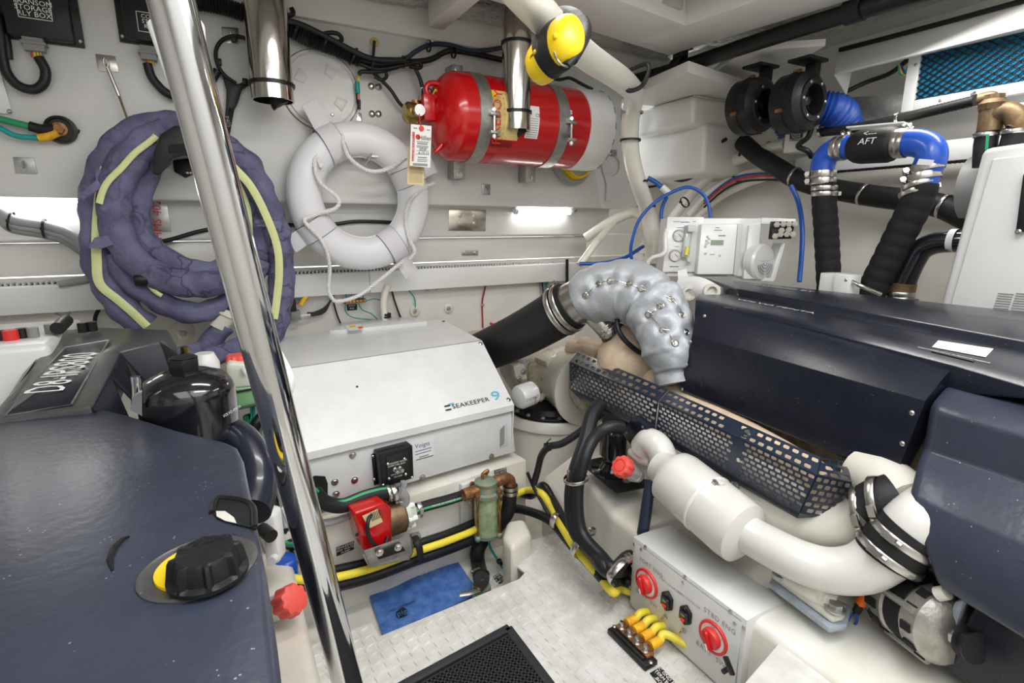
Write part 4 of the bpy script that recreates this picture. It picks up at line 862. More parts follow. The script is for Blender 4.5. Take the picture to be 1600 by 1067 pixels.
# ================================================================== blowers
def blower(label, fpx, rpx, x_, duct, armtop):
    c = P(*fpx, x=x_); r = rpx*pxm(c); dpt = .115; t = thing('bilge_blower', label, 'blower', c-Z*r); A = -Y
    MB().lathe(c+Y*dpt, A, [(0, r*.8), (0, r*.96), (.006, r), (dpt*.45, r), (dpt*.46, r*1.03), (dpt*.54, r*1.03), (dpt*.55, r*.99), (dpt*.95, r*.97), (dpt, r*.90), (dpt+.012, r*.72), (dpt+.02, r*.70), (dpt+.02, r*.52), (dpt-.02, r*.50), (.02, r*.48)], 40, cap=False).build('fan_housing', 'black_plastic', t)
    MB().lathe(c+Y*.07, A, [(0, r*.5), (0, .001)], 24, cap=False).build('impeller_back', 'dark_void', t)
    for k in range(6):
        a = 2*math.pi*k/6+.3; d = V((math.cos(a), 0, math.sin(a))); MB().box(c+Y*.035+d*r*.3, (.022, .03, .004), (d, A, d.cross(A))).build('fan_blade', 'black_matte', t)
    MB().lathe(c+Y*.05, A, [(0, r*.16), (.04, r*.16), (.045, r*.1)], 16).build('hub', 'black_plastic', t)
    for k in range(6):
        a = 2*math.pi*k/6; d = V((math.cos(a), 0, math.sin(a))); screw(c+d*r*.62-Y*.02, A, .007, t, 'zinc')
    for a in (R(200), R(100), R(-60)): MB().box(c+Y*dpt*.5+V((math.cos(a), 0, math.sin(a)))*r*1.03, (.016, .03, .014)).build('latch', 'copper', t)
    a0 = c+V((.03, .03, r*.9)); MB().box(c+V((.04, .03, r*1.0)), (.035, .05, r*.7)).build('mounting_arm', 'black_plastic', t, .004)
    MB().box(V((c.x+.0, c.y+.03, c.z+r*1.32)), (.13, .10, .012)).build('mounting_plate', 'black_plastic', t, .002)
    dp = [c+V((r*1.0, .07, 0))]+[P(a, b, x=xx) for a, b, xx in duct]
    corr('flexible_duct', dp, r*.56, 'blue_duct', t, .014, .16, 24)
    return t
blower('black bilge blower fan hanging nearest the hull knee', (1192, 163), 42, 2.28, [(1212, 172, 2.5), (1232, 190, 2.56), (1240, 206, 2.58)], None)
blower('black bilge blower fan hanging above the blue elbow hose', (1266, 157), 45, 2.28, [(1302, 172, 2.46), (1316, 184, 2.52), (1318, 200, 2.55)], None)
# vent grille with blue filter
t = thing('vent_grille', 'white framed air vent with blue filter behind black wire mesh', 'vent', P(1500, 150, x=2.62)); xv = 2.62
A_, B_, C_, D_ = P(1441, 85, x=xv), P(1436, 156, x=xv), P(1640, 118, x=xv), P(1640, 42, x=xv)
y1, y0 = A_.y, D_.y; z1, z0 = A_.z, B_.z
MB().bx(xv+.005, xv+.02, y0, y1, z0, z1).build('filter_foam', 'filter_blue', t)
for nm, (a, b, c, d) in dict(l=(y1, y1+.045, z0-.04, z1+.03), b=(y0, y1, z0-.04, z0), u=(y0, y1, z1, z1+.03)).items(): MB().bx(xv-.008, xv+.02, a, b, c, d).build('frame_rail', 'white_paint', t, .002)
for py, px in ((101, 1431), (157, 1469), (150, 1573)): screw(P(px, py, x=xv-.008), -X, .006, t, 'zinc')
mb = MB(); hh = z1-z0; s = .036
k = -40
while k < 60:
    for sg in (1, -1):
        ya = y1-k*s; zz0, zz1 = z0, z1; p = V((xv, ya, z0)); q = V((xv, ya-sg*hh*1.5, z1))
        if not ((p.y > y1 and q.y > y1) or (p.y < y0 and q.y < y0)):
            def cl(p, q):
                if p.y > y1: u = (y1-p.y)/(q.y-p.y); p = p.lerp(q, u)
                if p.y < y0: u = (y0-p.y)/(q.y-p.y); p = p.lerp(q, u)
                return p
            p2, q2 = cl(p, q), cl(q, p)
            if (p2-q2).length > .004: mb.cyl(p2-X*.002*sg, q2-X*.002*sg, .0026, seg=5)
    k += 1
stuff(mb.build('wire_mesh', 'black_plastic', t))
# shroud flange above the grille
fl = [P(1308, 80, x=2.56), P(1304, 117, x=2.50), P(1640, 33, x=2.50), P(1640, -12, x=2.56)]
o = thing('vent_shroud', 'white angled deck edge panel above the blue air vent', 'panel', fl[1])
MB().prism(fl, (.02, 0, 0)).build('face_panel', 'white_paint', o, .003); MB().prism([P(1304, 117, x=2.50), P(1323, 148, x=2.56), P(1331, 112, x=2.62)], (0, .004, 0)).build('end_flap', 'white_paint', o)
MB().prism([P(1304, 117, x=2.50), P(1640, 33, x=2.50), P(1640, 40, x=2.60), P(1331, 112, x=2.60)], (0, 0, .006)).build('return_lip', 'white_paint', o)
tube('edge_gasket', [P(1312, 78, x=2.55), P(1450, 42, x=2.55), P(1640, -10, x=2.55)], .010, 'black_rubber', o, 8)
# wire in the shroud recess
o = tube('shroud_wire', [P(1322, 143, x=2.62), P(1355, 128, x=2.66), P(1390, 115, x=2.66), P(1418, 94, x=2.64)], .010, 'cable'); tagp(o, 'black taped wire left of the blue air vent', 'wire')
for k, m_ in enumerate(['teal', 'yellow', 'blue_tube']): o = tube('wire_pigtail', [P(1404+k, 100, x=2.63), P(1405+5*k, 115, x=2.63), P(1413+4*k, 116, x=2.63), P(1420+k, 100, x=2.63)], .0035, m_, None, 6); tagp(o, ['teal', 'yellow', 'blue'][k]+' wire pigtail hanging left of the air vent', 'wire')
# metal backing panel and long pale trunk on the hull side
o = plate('backing_plate', [P(1330, 152, x=2.68), P(1421, 147, x=2.68), P(1421, 175, x=2.68), P(1350, 200, x=2.68)], 'zinc', None, .004, n=-X); tagp(o, 'dull metal plate on the hull right of the blowers', 'plate')
o = thing('cable_duct', 'pale grey cable trunk running along hull behind the blue elbows', 'trunk', P(1400, 262, x=2.62)); a, b = P(1243, 246, x=2.60), P(1640, 224, x=2.60); c = P(1243, 272, x=2.60)
MB().prism([V((2.60, a.y, c.z)), V((2.60, b.y, c.z)), V((2.60, b.y, a.z)), V((2.60, a.y, a.z))], (.12, 0, 0)).build('cover', 'light_grey', o, .004)
mb = MB(); y = a.y-.02
while y > b.y: mb.box((2.63, y, c.z-.004), (.04, .006, .008)); y -= .016
stuff(mb.build('finger_slot', 'cable', o))
# blower label plate and hull bracket
t = thing('label_plate', 'black label plate with white lettering below the blowers', 'sign', P(1244, 214, x=2.5)); quad('plate', [P(1234, 208, x=2.5), P(1254, 206, x=2.5), P(1253, 219, x=2.5), P(1234, 221, x=2.5)], 'ink', t)
for k, s in enumerate(('ENGINE', 'ROOM', 'BLOWERS')): text(s, P(1244, 210+4*k, x=2.497), -Y, Z, .014, 'ink_white', t)
o = MB().bx(2.51, 2.8, P(1225, 215, x=2.51).y-.1, P(1225, 215, x=2.51).y, P(1225, 240, x=2.51).z, P(1225, 205, x=2.51).z).build('hull_bracket', 'gelcoat', None, .01); tagp(o, 'moulded cream bracket on hull below the second blower', 'bracket')
o = tube('blower_cable', [P(1268, 200, x=2.42), P(1262, 215, x=2.42), P(1247, 228, x=2.44), P(1262, 236, x=2.46), P(1268, 245, x=2.5)], .012, 'cable'); tagp(o, 'black cable dropping from the right blower', 'cable')
o = tube('blower_lead', [P(1135, 217, x=2.5), P(1120, 228, x=2.5), P(1108, 250, x=2.5), P(1090, 272, x=2.52), P(1066, 282, x=2.55), P(1045, 278, x=2.58)], .010, 'cable'); tagp(o, 'black cable looping below the left blower', 'cable')
# tray with hose
t = thing('tray', 'small white sheet metal tray above the black muff', 'tray', P(1370, 198, x=2.4)); MB().prism([P(1322, 200, x=2.34), P(1412, 192, x=2.34), P(1420, 195, x=2.42), P(1330, 204, x=2.42)], (0, 0, .006)).build('tray_plate', 'white_paint', t)
t = thing('ribbed_hose', 'thin black ribbed hose leading to the bronze vented loop', 'hose', P(1400, 190, x=2.45)); corr('hose', [P(1282, 207, x=2.46), P(1330, 201, x=2.46), P(1400, 187, x=2.45), P(1470, 170, x=2.44), P(1524, 157, x=2.43)], .019, 'black_rubber', t, .012, .12, 12)
for q in ((1403, 187), (1523, 157), (1282, 207)): clamp('clamp', P(*q, x=2.45), V((0, 1, -.2)), .021, t, .012, screw=2)
# bronze vented loop
t = thing('vented_loop', 'bronze vented loop fitting with two hoses at the right edge', 'pipe fitting', P(1560, 240, x=2.42)); xb_ = 2.42
tube('loop', [P(1546, 205, x=xb_), P(1548, 190, x=xb_), P(1556, 180, x=xb_), P(1572, 175, x=xb_), P(1585, 180, x=xb_), P(1592, 194, x=xb_), P(1588, 200, x=xb_)], .034, 'bronze', t, 16)
tube('branch', [P(1546, 206, x=xb_), P(1549, 182, x=xb_), P(1550, 165, x=xb_)], .036, 'bronze', t, 16); MB().lathe(P(1550, 172, x=xb_), Z, [(0, .04), (.02, .045), (.035, .03), (.05, .03)], 8).build('bonnet', 'bronze', t); tube('elbow', [P(1550, 166, x=xb_), P(1549, 153, x=xb_), P(1530, 156, x=xb_)], .022, 'bronze', t, 12)
for q in ((1541, 211), (1585, 206)): clamp('clamp', P(*q, x=xb_), Z, .036, t, .014, screw=3)
tube('hose', [P(1544, 205, x=xb_), P(1540, 225, x=xb_), P(1538, 260, x=xb_)], .034, 'black_rubber', t, 16); tube('hose', [P(1588, 200, x=xb_), P(1582, 222, x=xb_), P(1572, 250, x=xb_)], .034, 'black_rubber', t, 16)
plate('stripe', [P(1541, 210, x=xb_-.036), P(1546, 210, x=xb_-.036), P(1544, 235, x=xb_-.036), P(1539, 235, x=xb_-.036)], 'green_wire', t, .001, 0, n=-X)
o = plate('mounting_plate', [P(1533, 170, x=2.5), P(1600, 160, x=2.5), P(1600, 205, x=2.5), P(1528, 215, x=2.5)], 'light_grey', None, .006, n=-X); tagp(o, 'pale plate behind the bronze vented loop', 'plate')
# big black hose along hull
t = thing('black_hose', 'thick black hose clipped along the hull below the trunk', 'hose', P(1350, 305, x=2.62)); hx = 2.55
tube('hose', [P(1160, 222, x=2.60), P(1180, 240, x=2.58), P(1215, 262, x=hx), P(1260, 286, x=hx), P(1350, 304, x=hx), P(1420, 313, x=hx), P(1470, 322, x=hx), P(1520, 345, x=hx)], .046, 'black_rubber', t, 18)
for q in ((1242, 277), (1350, 304), (1475, 322)): clamp('hose_clip', P(*q, x=hx), V((0, 1, .3)), .047, t, .012, screw=.5, scr=False)
# white hoses beside watermaker
t = thing('cream_hose', 'thick cream hose curving up behind the watermaker, uppermost of three', 'hose', P(1060, 330, x=2.6)); tube('hose', [P(1048, 345, x=2.72), P(1075, 310, x=2.70), P(1105, 278, x=2.66), P(1150, 250, x=2.62), P(1200, 233, x=2.60), P(1228, 226, x=2.6)], .032, 'pvc_white', t, 14)
for q in ((1163, 243), (1070, 316), (1205, 231)): tie(P(*q, x=2.62), V((.0, -1, .5)), .033, t, .010)
t = thing('cream_hose', 'cream hose curving behind the watermaker, middle of three', 'hose', P(1080, 330, x=2.65)); tube('hose', [P(1078, 335, x=2.72), P(1110, 300, x=2.70), P(1150, 278, x=2.68), P(1200, 264, x=2.66), P(1240, 258, x=2.66)], .023, 'pvc_white', t, 12)
for q in ((1152, 277),): tie(P(*q, x=2.67), V((.0, -1, .4)), .026, t, .010)
t = thing('cream_hose', 'cream hose curving behind the watermaker, lowest of three', 'hose', P(1090, 338, x=2.66)); tube('hose', [P(1085, 345, x=2.73), P(1120, 312, x=2.72), P(1160, 290, x=2.70), P(1200, 276, x=2.69)], .020, 'pvc_white', t, 12)
for k, (m_, dy, lab) in enumerate([('red_plastic', 0, 'red wire running above the cream hoses'), ('blue_tube', -4, 'blue wire running above the cream hoses'), ('cable', 6, 'black wire running between the cream hoses')]):
    o = tube('hull_wire', [P(1100, 318+dy, x=2.66), P(1130, 292+dy, x=2.64), P(1160, 278+dy, x=2.63), P(1205, 275+dy, x=2.62), P(1245, 278+dy, x=2.62)], .006, m_, None, 6); tagp(o, lab, 'wire')
# corner pipes and box
t = thing('corner_box', 'white box with hose spigots in the transom corner', 'box', P(1010, 440, d=2.72))
MB().prism([P(985, 398, d=2.72), P(1040, 394, d=2.72), P(1040, 440, d=2.72), P(985, 440, d=2.72)], FH*.12).build('body', 'white_paint', t, .006)
for px in (1008, 1021, 1032): MB().lathe(P(px, 396, d=2.74), Z, [(0, .03), (.05, .03), (.05, .024), (.07, .024)], 16).build('spigot', 'pvc_white', t)
o = tube('pale_pipe', [P(1008, 392, d=2.74), P(1009, 365, d=2.74), P(1003, 340, d=2.72), P(990, 333, d=2.74), P(972, 338, d=2.76), P(945, 352, d=2.80), P(915, 372, d=2.84)], .026, 'pvc_white', None, 14); tagp(o, 'cream hose arching left from the white corner box', 'hose')
o = tube('pale_hose', [P(962, 345, d=2.80), P(938, 371, d=2.66), P(930, 381, d=2.60), P(916, 400, d=2.56), P(905, 414, d=2.55)], .018, 'pvc_white', None, 12); tagp(o, 'short cream hose above the right end of cable duct', 'hose')
o = tube('pale_hose', [P(1032, 392, d=2.76), P(1036, 370, d=2.78), P(1042, 345, d=2.8)], .022, 'pvc_white', None, 12); tagp(o, 'upright cream hose just left of the watermaker', 'hose')
def bt(lab, pts, r, m_='blue_tube'): o = tube('blue_tube', pts, r, m_, None, 10); return tagp(o, lab, 'tube')
bt('blue tube running from the duct to corner box', [P(905, 412, d=2.5), P(940, 411, d=2.5), P(975, 403, d=2.52), P(1005, 385, d=2.6)], .009)
bt('big arching blue tube above the watermaker', [P(988, 414, d=2.5), P(986, 385, d=2.48), P(998, 345, d=2.46), P(1025, 315, d=2.44), P(1060, 296, d=2.42), P(1080, 293, d=2.42), P(1098, 303, d=2.42), P(1107, 320, d=2.42), P(1110, 340, d=2.42)], .008)
bt('short blue tube beside the upright white hose', [P(1034, 348, d=2.55), P(1033, 335, d=2.55), P(1036, 320, d=2.55), P(1042, 308, d=2.55)], .009)
bt('blue tube with white fitting under the hull knee', [P(1012, 278, d=2.5), P(1025, 285, d=2.5), P(1036, 295, d=2.5)], .011)
bt('blue tube hanging right of the watermaker', [P(1236, 290, x=2.45), P(1247, 315, x=2.45), P(1253, 350, x=2.4), P(1253, 390, x=2.35), P(1249, 440, x=2.3)], .011)
o = MB().cyl(P(1034, 292, d=2.49), P(1046, 303, d=2.49), .017, seg=10).build('tube_fitting', 'white_paint'); tagp(o, 'white push fitting on the blue tube', 'fitting')
for k, (m_, lab) in enumerate([('red_plastic', 'red'), ('yellow', 'yellow'), ('blue_tube', 'blue')]):
    o = tube('corner_wire', [P(1012, 376+2*k, d=2.66), P(1024, 366+2*k, d=2.66), P(1036, 360+3*k, d=2.66)], .006, m_, None, 6); tagp(o, lab+' wire crossing the upright hoses in the corner', 'wire')
# ================================================================== watermaker
dW = 2.30
def Q(px, py, dd=0): return P(px+(385-py)*.09, py, d=dW+dd)
t = thing('watermaker', 'white watermaker control unit with gauges and keypad on the hull', 'watermaker', Q(1110, 440))
def qbox(name, x0, y0, x1, y1, front, depth, m, par, bevel=.003):
    return MB().prism([Q(x0, y0, front), Q(x1, y0, front), Q(x1, y1, front), Q(x0, y1, front)], FH*depth).build(name, m, par, bevel)
qbox('cabinet', 1046, 341, 1186, 432, 0, .18, 'white_paint', t); gp = qbox('gauge_panel', 1039, 339, 1096, 425, -.015, .015, 'white_paint', t)
cb = qbox('control_box', 1093, 350, 1150, 429, -.05, .05, 'white_paint', t, .006); qbox('control_flange', 1150, 350, 1158, 430, -.03, .03, 'light_grey', t)
nn = -FH
for q in ((1058, 368), (1055, 399)):
    c = Q(*q, -.015); MB().lathe(c, nn, [(0, .026), (.012, .026), (.016, .024), (.016, .021), (.011, .020)], 28).build('gauge_bezel', 'steel', gp)
    MB().lathe(c, nn, [(.0, .021), (.0125, .021)], 24).build('gauge_dial', 'tag_white', gp); MB().box(c+nn*.0135+UP*.003+RT*.002, (.002, .001, .024), ((RT+UP).normalized(), FH, (UP-RT).normalized())).build('needle', 'ink', gp)
    for k in range(9):
        a = R(-40+32*k); d = RT*math.cos(a)+UP*math.sin(a); MB().box(c+nn*.0132+d*.016, (.005, .001, .0014), (d, FH, d.cross(FH))).build('tick', 'ink', gp)
MB().prism([Q(1070, 352, -.05), Q(1081, 352, -.05), Q(1079, 402, -.05), Q(1068, 402, -.05)], FH*.035).build('flow_tube', 'acrylic', gp, .004); MB().cyl(Q(1074, 386, -.055), Q(1073, 399, -.055), .008, seg=10).build('float', 'flow_yellow', gp); MB().box(Q(1077, 357, -.05), (.035, .03, .03), (RT, FH, UP)).build('valve_block', 'light_grey', gp, .004); MB().cyl(Q(1080, 405, -.03), Q(1080, 405, -.07), .012, seg=10).build('valve_knob', 'light_grey', gp)
def pline(x0, x1, y, off, h, m_, par): MB().prism([Q(x0, y, off), Q(x1, y, off), Q(x1, y+h, off), Q(x0, y+h, off)], -FH*.0006).build('print_line', m_, par)
for a_, b_, y_, m_ in ((1048, 1059, 345.5, 'ink_grey'), (1060, 1074, 346.5, 'ink_blue'), (1079, 1084, 345.5, 'ink_grey'), (1055, 1066, 355, 'ink_grey'), (1054, 1061, 384.5, 'ink_grey'), (1049, 1063, 416, 'ink')): pline(a_, b_, y_, -.0156, 1.0, m_, gp)
qbox('lcd_screen', 1110, 375, 1130, 383, -.0515, .002, 'lcd', cb, 0)
for q in ((1104, 370), (1103, 376), (1103, 381), (1102, 385), (1103, 396), (1126, 399), (1107, 373), (1106, 379)): MB().lathe(Q(*q, -.05), nn, [(0, .006), (.002, .006), (.003, .004)], 14).build('button', 'light_grey', cb)
for a_, b_, y_, m_ in ((1121, 1132, 367.5, 'ink_blue'), (1115, 1122, 355, 'ink_grey'), (1113, 1126, 359, 'ink_grey'), (1110, 1118, 397, 'ink_grey')): pline(a_, b_, y_, -.0506, 1.2, m_, cb)
# pump frame with round grille on right
fr = thing('pump_frame', 'white pump frame with round slotted grille right of the watermaker', 'pump', Q(1210, 440, .0))
MB().prism([Q(1168, 352, -.02), Q(1186, 348, -.02), Q(1186, 436, -.02), Q(1166, 436, -.02)], FH*.05).build('side_plate', 'white_paint', fr, .003)
MB().prism([Q(1186, 340, .0), Q(1240, 342, .0), Q(1240, 352, .0), Q(1186, 350, .0)], FH*.1).build('top_rail', 'white_paint', fr, .003); MB().prism([Q(1221, 380, .0), Q(1227, 380, .0), Q(1216, 438, .0), Q(1208, 438, .0)], FH*.08).build('brace', 'white_paint', fr, .003); MB().prism([Q(1170, 431, -.0), Q(1214, 435, -.0), Q(1214, 440, -.0), Q(1168, 437, -.0)], FH*.1).build('foot_rail', 'white_paint', fr, .003)
c = Q(1196, 410, -.02); fa = (-FH*.84+RT*.54).normalized(); fr_u = (RT*.84+FH*.54).normalized(); MB().lathe(c, fa, [(-.05, .078), (-.01, .081), (.0, .074), (.006, .05), (.006, .001)], 36).build('fan_cover', 'white_paint', fr)
for k in range(1, 5):
    for j in range(4): tube('grille_slot', ell(c+fa*.006, fr_u*.013*k, UP*.013*k, 8, R(10+90*j), R(80+90*j), False), .0022, 'ink_grey', fr, 5, sm=False)
tf = thing('fuse_block', 'black fuse block with steel studs above the pump frame', 'fuse block', Q(1218, 372, -.04)); MB().prism([Q(1205, 346, -.05), Q(1240, 346, -.05), Q(1236, 373, -.05), Q(1204, 374, -.05)], FH*.03).build('base', 'black_plastic', tf, .003)
for q in ((1211, 351), (1221, 350), (1230, 350), (1239, 350), (1210, 369), (1218, 366), (1228, 366), (1237, 366), (1219, 360), (1230, 359)): MB().cyl(Q(*q, -.05), Q(*q, -.085), .008, seg=8).cyl(Q(*q, -.05), Q(*q, -.06), .013, seg=6).build('stud', 'steel', tf)
# hang tag and cables on watermaker
o = plate('paper_tag', [Q(1062, 423, -.06), Q(1075, 420, -.06), Q(1080, 433, -.06), Q(1064, 437, -.06)], 'tag_white', None, .002, 0, n=nn); tagp(o, 'white paper tag hanging below the watermaker gauges', 'tag')
o = tube('white_cable', [Q(1040, 345, .05), Q(1038, 370, -.03), Q(1039, 395, -.04), Q(1018, 405, -.02), Q(1012, 425, .0), Q(1014, 440, .0)], .010, 'white_paint', None, 8); tagp(o, 'white cable looping left of the watermaker', 'cable')
# ================================================================== raw water hoses with blue elbows
xh = 2.16
def hx_(pts, x_=xh): return [P(a, b, x=x_) for a, b in pts]
t = thing('blue_elbow_hose', 'raw water hose loop with blue elbows and black muff marked AFT', 'hose', P(1295, 440, x=xh))
px2 = pxm(P(1330, 240, x=xh))
tube('blue_elbow', hx_([(1287, 292), (1285, 268), (1290, 246), (1306, 233), (1330, 230), (1346, 229)]), 18*px2, 'blue_silicone', t, 22)
tube('blue_elbow', hx_([(1388, 225), (1412, 223), (1436, 224), (1452, 232), (1455, 248), (1446, 268), (1440, 290)]), 19*px2, 'blue_silicone', t, 22)
q = hx_([(1332, 229), (1340, 229), (1348, 229), (1390, 226), (1397, 225), (1402, 225)]); rr_ = [20, 24, 25.5, 25.5, 24, 19]; MB().sweep(q, lambda u, a, i: rr_[i]*px2, 26).build('muff', 'black_rubber', t)
cm = (q[2]+q[3])/2; dm = (q[3]-q[2]).normalized(); upm = dm.cross(-X); up_ = Z-dm*Z.dot(dm); up_.normalize(); nf = -(X - dm*X.dot(dm)).normalized()
nf2 = (nf*.94+up_*.34).normalized(); up2 = (up_*.94-nf*.34)
text('AFT', cm+nf2*25.9*px2-up2*.012, dm, up2, .034, 'ink_white', t); text('<---', cm+nf2*25.9*px2+up2*.018, dm, up2, .03, 'ink_white', t)
for a, b, r_ in ((1309, 232, 18.5), (1318, 231, 18.5), (1404, 224, 19.5), (1412, 224, 19.5)): clamp('clamp', P(a, b, x=xh), dm, r_*px2, t, .022, screw=2.3)
for a, b, dd_ in ((1286, 272, V((0, 0, 1))), (1286, 283, V((0, 0, 1)))): clamp('clamp', P(a, b, x=xh), dd_, 18.5*px2, t, .026, screw=-.5)
for a, b in ((1448, 262), (1443, 276)): clamp('clamp', P(a, b, x=xh), V((0, .25, 1)), 20*px2, t, .026, screw=-.5)
wrapped('wrapped_hose', hx_([(1287, 285), (1288, 320), (1291, 360), (1294, 420), (1296, 460)]), 18.6*px2, 'black_matte', t)
wrapped('wrapped_hose', hx_([(1441, 285), (1430, 320), (1410, 360), (1385, 410), (1362, 455), (1345, 500)]), 21.2*px2, 'black_matte', t)
for a, b, dd_, r_ in ((1288, 294, Z, 18.5), (1288, 303, Z, 18.5), (1437, 288, V((0, .35, 1)), 21), (1433, 299, V((0, .35, 1)), 21)): clamp('clamp', P(a, b, x=xh), dd_, r_*px2, t, .018, screw=1.0 if b < 298 else 2.6)
plate('paper_label', [P(1436, 248, x=xh-.06), P(1460, 250, x=xh-.06), P(1456, 258, x=xh-.06), P(1432, 257, x=xh-.06)], 'tag_white', t, .001, 0, n=-X)
# black cast elbow with rust
xe = 2.2; t = thing('exhaust_elbow', 'black painted exhaust elbow with rusty patch beside white cabinet', 'pipe', P(1408, 480, x=xe)); pe = pxm(P(1430, 420, x=xe))
q = smooth_path([P(*a, x=xe) for a in ((1520, 376), (1496, 377), (1462, 380), (1440, 390), (1428, 408), (1418, 430), (1412, 446))], 6); MB().sweep(q, lambda u, a, i: (14.5+3*math.sin(u*5)*.3+2.5*u)*pe, 22).build('elbow', 'black_gloss', t)
q = [P(1412, 442, x=xe), P(1409, 456, x=xe)]; MB().sweep(q, 18.0*pe, 22).build('rusty_collar', 'bronze', t)
tube('lower_hose', [P(1410, 452, x=xe), P(1407, 490, x=xe)], 17*pe, 'black_rubber', t, 22, sm=False)
for b in (459, 467): clamp('clamp', P(1408, b, x=xe), Z, 18*pe, t, .018, screw=1.0 if b < 462 else -2.6)
o = MB().lathe(P(1496, 376, x=xe), Y, [(0, 17*pe), (.02, 17*pe), (.02, 12*pe)], 24, cap=False).build('flange_ring', 'light_grey', t)
# round grey pipe behind the cabinet
o = MB().lathe(P(1515, 295, x=2.55), -Y, [(0, .12), (.12, .12), (.12, .10), (0.0, .10)], 36, cap=False).build('duct_collar', 'grey_plastic'); tagp(o, 'grey duct collar behind the white cabinet', 'duct')
# white cabinet at right
xk = 2.12; t = thing('generator_cabinet', 'large white enclosure with louvred vent at the right edge', 'cabinet', P(1600, 560, x=xk))
pts = [P(1534, 232, x=xk), P(1720, 205, x=xk), P(1720, 545, x=xk), P(1460, 505, x=xk)]
MB().prism(pts, (.35, 0, 0)).build('body', 'white_paint', t, .02, bseg=3)
MB().prism([P(1553, 248, x=xk), P(1720, 228, x=xk), P(1720, 560, x=xk), P(1478, 505, x=xk)], (-.012, 0, 0)).build('door', 'white_paint', t, .008, bseg=3)
for cx0, cx1 in ((1560, 1584), (1588, 1612)):
    for k in range(12):
        yy = 457.5+3.75*k; of = -1.3*k
        MB().prism([P(cx0+of, yy, x=xk-.0125), P(cx1+of, yy+2, x=xk-.0125), P(cx1+of-.6, yy+4, x=xk-.0125), P(cx0+of-.6, yy+2, x=xk-.0125)], (-.001, 0, 0)).build('louvre_slot', 'grey_plastic', t)
MB().prism([P(1590, 365, x=xk-.012), P(1610, 360, x=xk-.012), P(1614, 268, x=xk-.012), P(1602, 272, x=xk-.012)], (-.02, 0, 0)).build('latch_handle', 'black_plastic', t, .005); screw(P(1591, 362, x=xk-.034), -X, .008, t)
# small white box behind engine with cable
t = thing('sensor_box', 'small white box behind the right engine cover', 'box', P(1303, 462, x=2.02)); MB().prism([P(1282, 426, x=2.02), P(1305, 427, x=2.02), P(1302, 470, x=2.02), P(1276, 470, x=2.02)], (.07, 0, 0)).build('body', 'white_paint', t, .003); MB().prism([P(1304, 426, x=2.0), P(1328, 431, x=2.0), P(1323, 470, x=2.0), P(1298, 470, x=2.0)], (.08, 0, 0)).build('lid', 'white_paint', t, .004); screw(P(1322, 437, x=1.998), -X, .005, t)
tube('cable', [P(1327, 438, x=2.02), P(1345, 447, x=2.02), P(1360, 453, x=2.05), P(1376, 460, x=2.08)], .008, 'steel', t, 8)
# ================================================================== right engine
t = thing('engine', 'dark navy marine diesel engine with flat covers on the right', 'engine', (1.65, .6, H-1.0)); ENG = t
xf = 1.25
def fx(pts, x_): return [P(a, b, x=x_) for a, b in pts]
# block under the covers
MB().bx(1.34, 2.0, -.15, 1.15, H-1.0, H-.42).build('engine_block', 'cream_dirty', t, .02)
# side cover: lower face, fold, upper face and rolled shoulder between an aft and a forward section
def loft(name, rows, m, par, thick=None, bevel=0, ang=22):
    n = len(rows[0]); vs = [V((a, b, H+c)) for r in rows for a, b, c in r]; fs = [(i*n+j, i*n+j+1, (i+1)*n+j+1, (i+1)*n+j) for i in range(len(rows)-1) for j in range(n-1)]
    mb = MB().add(vs, fs)
    return mb.build(name, m, par, bevel, ang=ang, solid=thick or 0)
def closed_loft(name, rows, m, par, bevel=0, ang=22):
    n = len(rows[0]); vs = [V((a, b, H+c)) for r in rows for a, b, c in r]; fs = [(i*n+j, i*n+(j+1) % n, (i+1)*n+(j+1) % n, (i+1)*n+j) for i in range(len(rows)-1) for j in range(n)]
    fs += [tuple(range(n)), tuple(range((len(rows)-1)*n, len(rows)*n))]
    return MB().add(vs, fs).build(name, m, par, bevel, ang=ang)
sc = closed_loft('side_cover', [[(1.253, 1.138, -.519), (1.25, 1.136, -.514), (1.25, 1.106, -.337), (1.2515, 1.106, -.332), (1.312, 1.15, -.258), (1.335, 1.158, -.246), (1.37, 1.165, -.241), (1.37, 1.165, -.30), (1.30, 1.13, -.40), (1.30, 1.14, -.519)],
                                [(1.253, .515, -.547), (1.25, .514, -.542), (1.25, .485, -.362), (1.2515, .485, -.357), (1.302, .478, -.308), (1.325, .475, -.294), (1.37, .47, -.288), (1.37, .47, -.34), (1.30, .485, -.42), (1.30, .515, -.547)]], 'engine_cover', t)
for q in ((1101, 494), (1079, 534), (1073, 570), (1066, 608)): screw(P(*q, x=xf+(.048 if q[1] < 500 else 0)), -X, .0055, sc)
for q in ((1454, 595), (1425, 645), (1410, 693), (1393, 745)): screw(P(*q, x=xf+(.045 if q[1] < 600 else 0)), -X, .0055, sc)
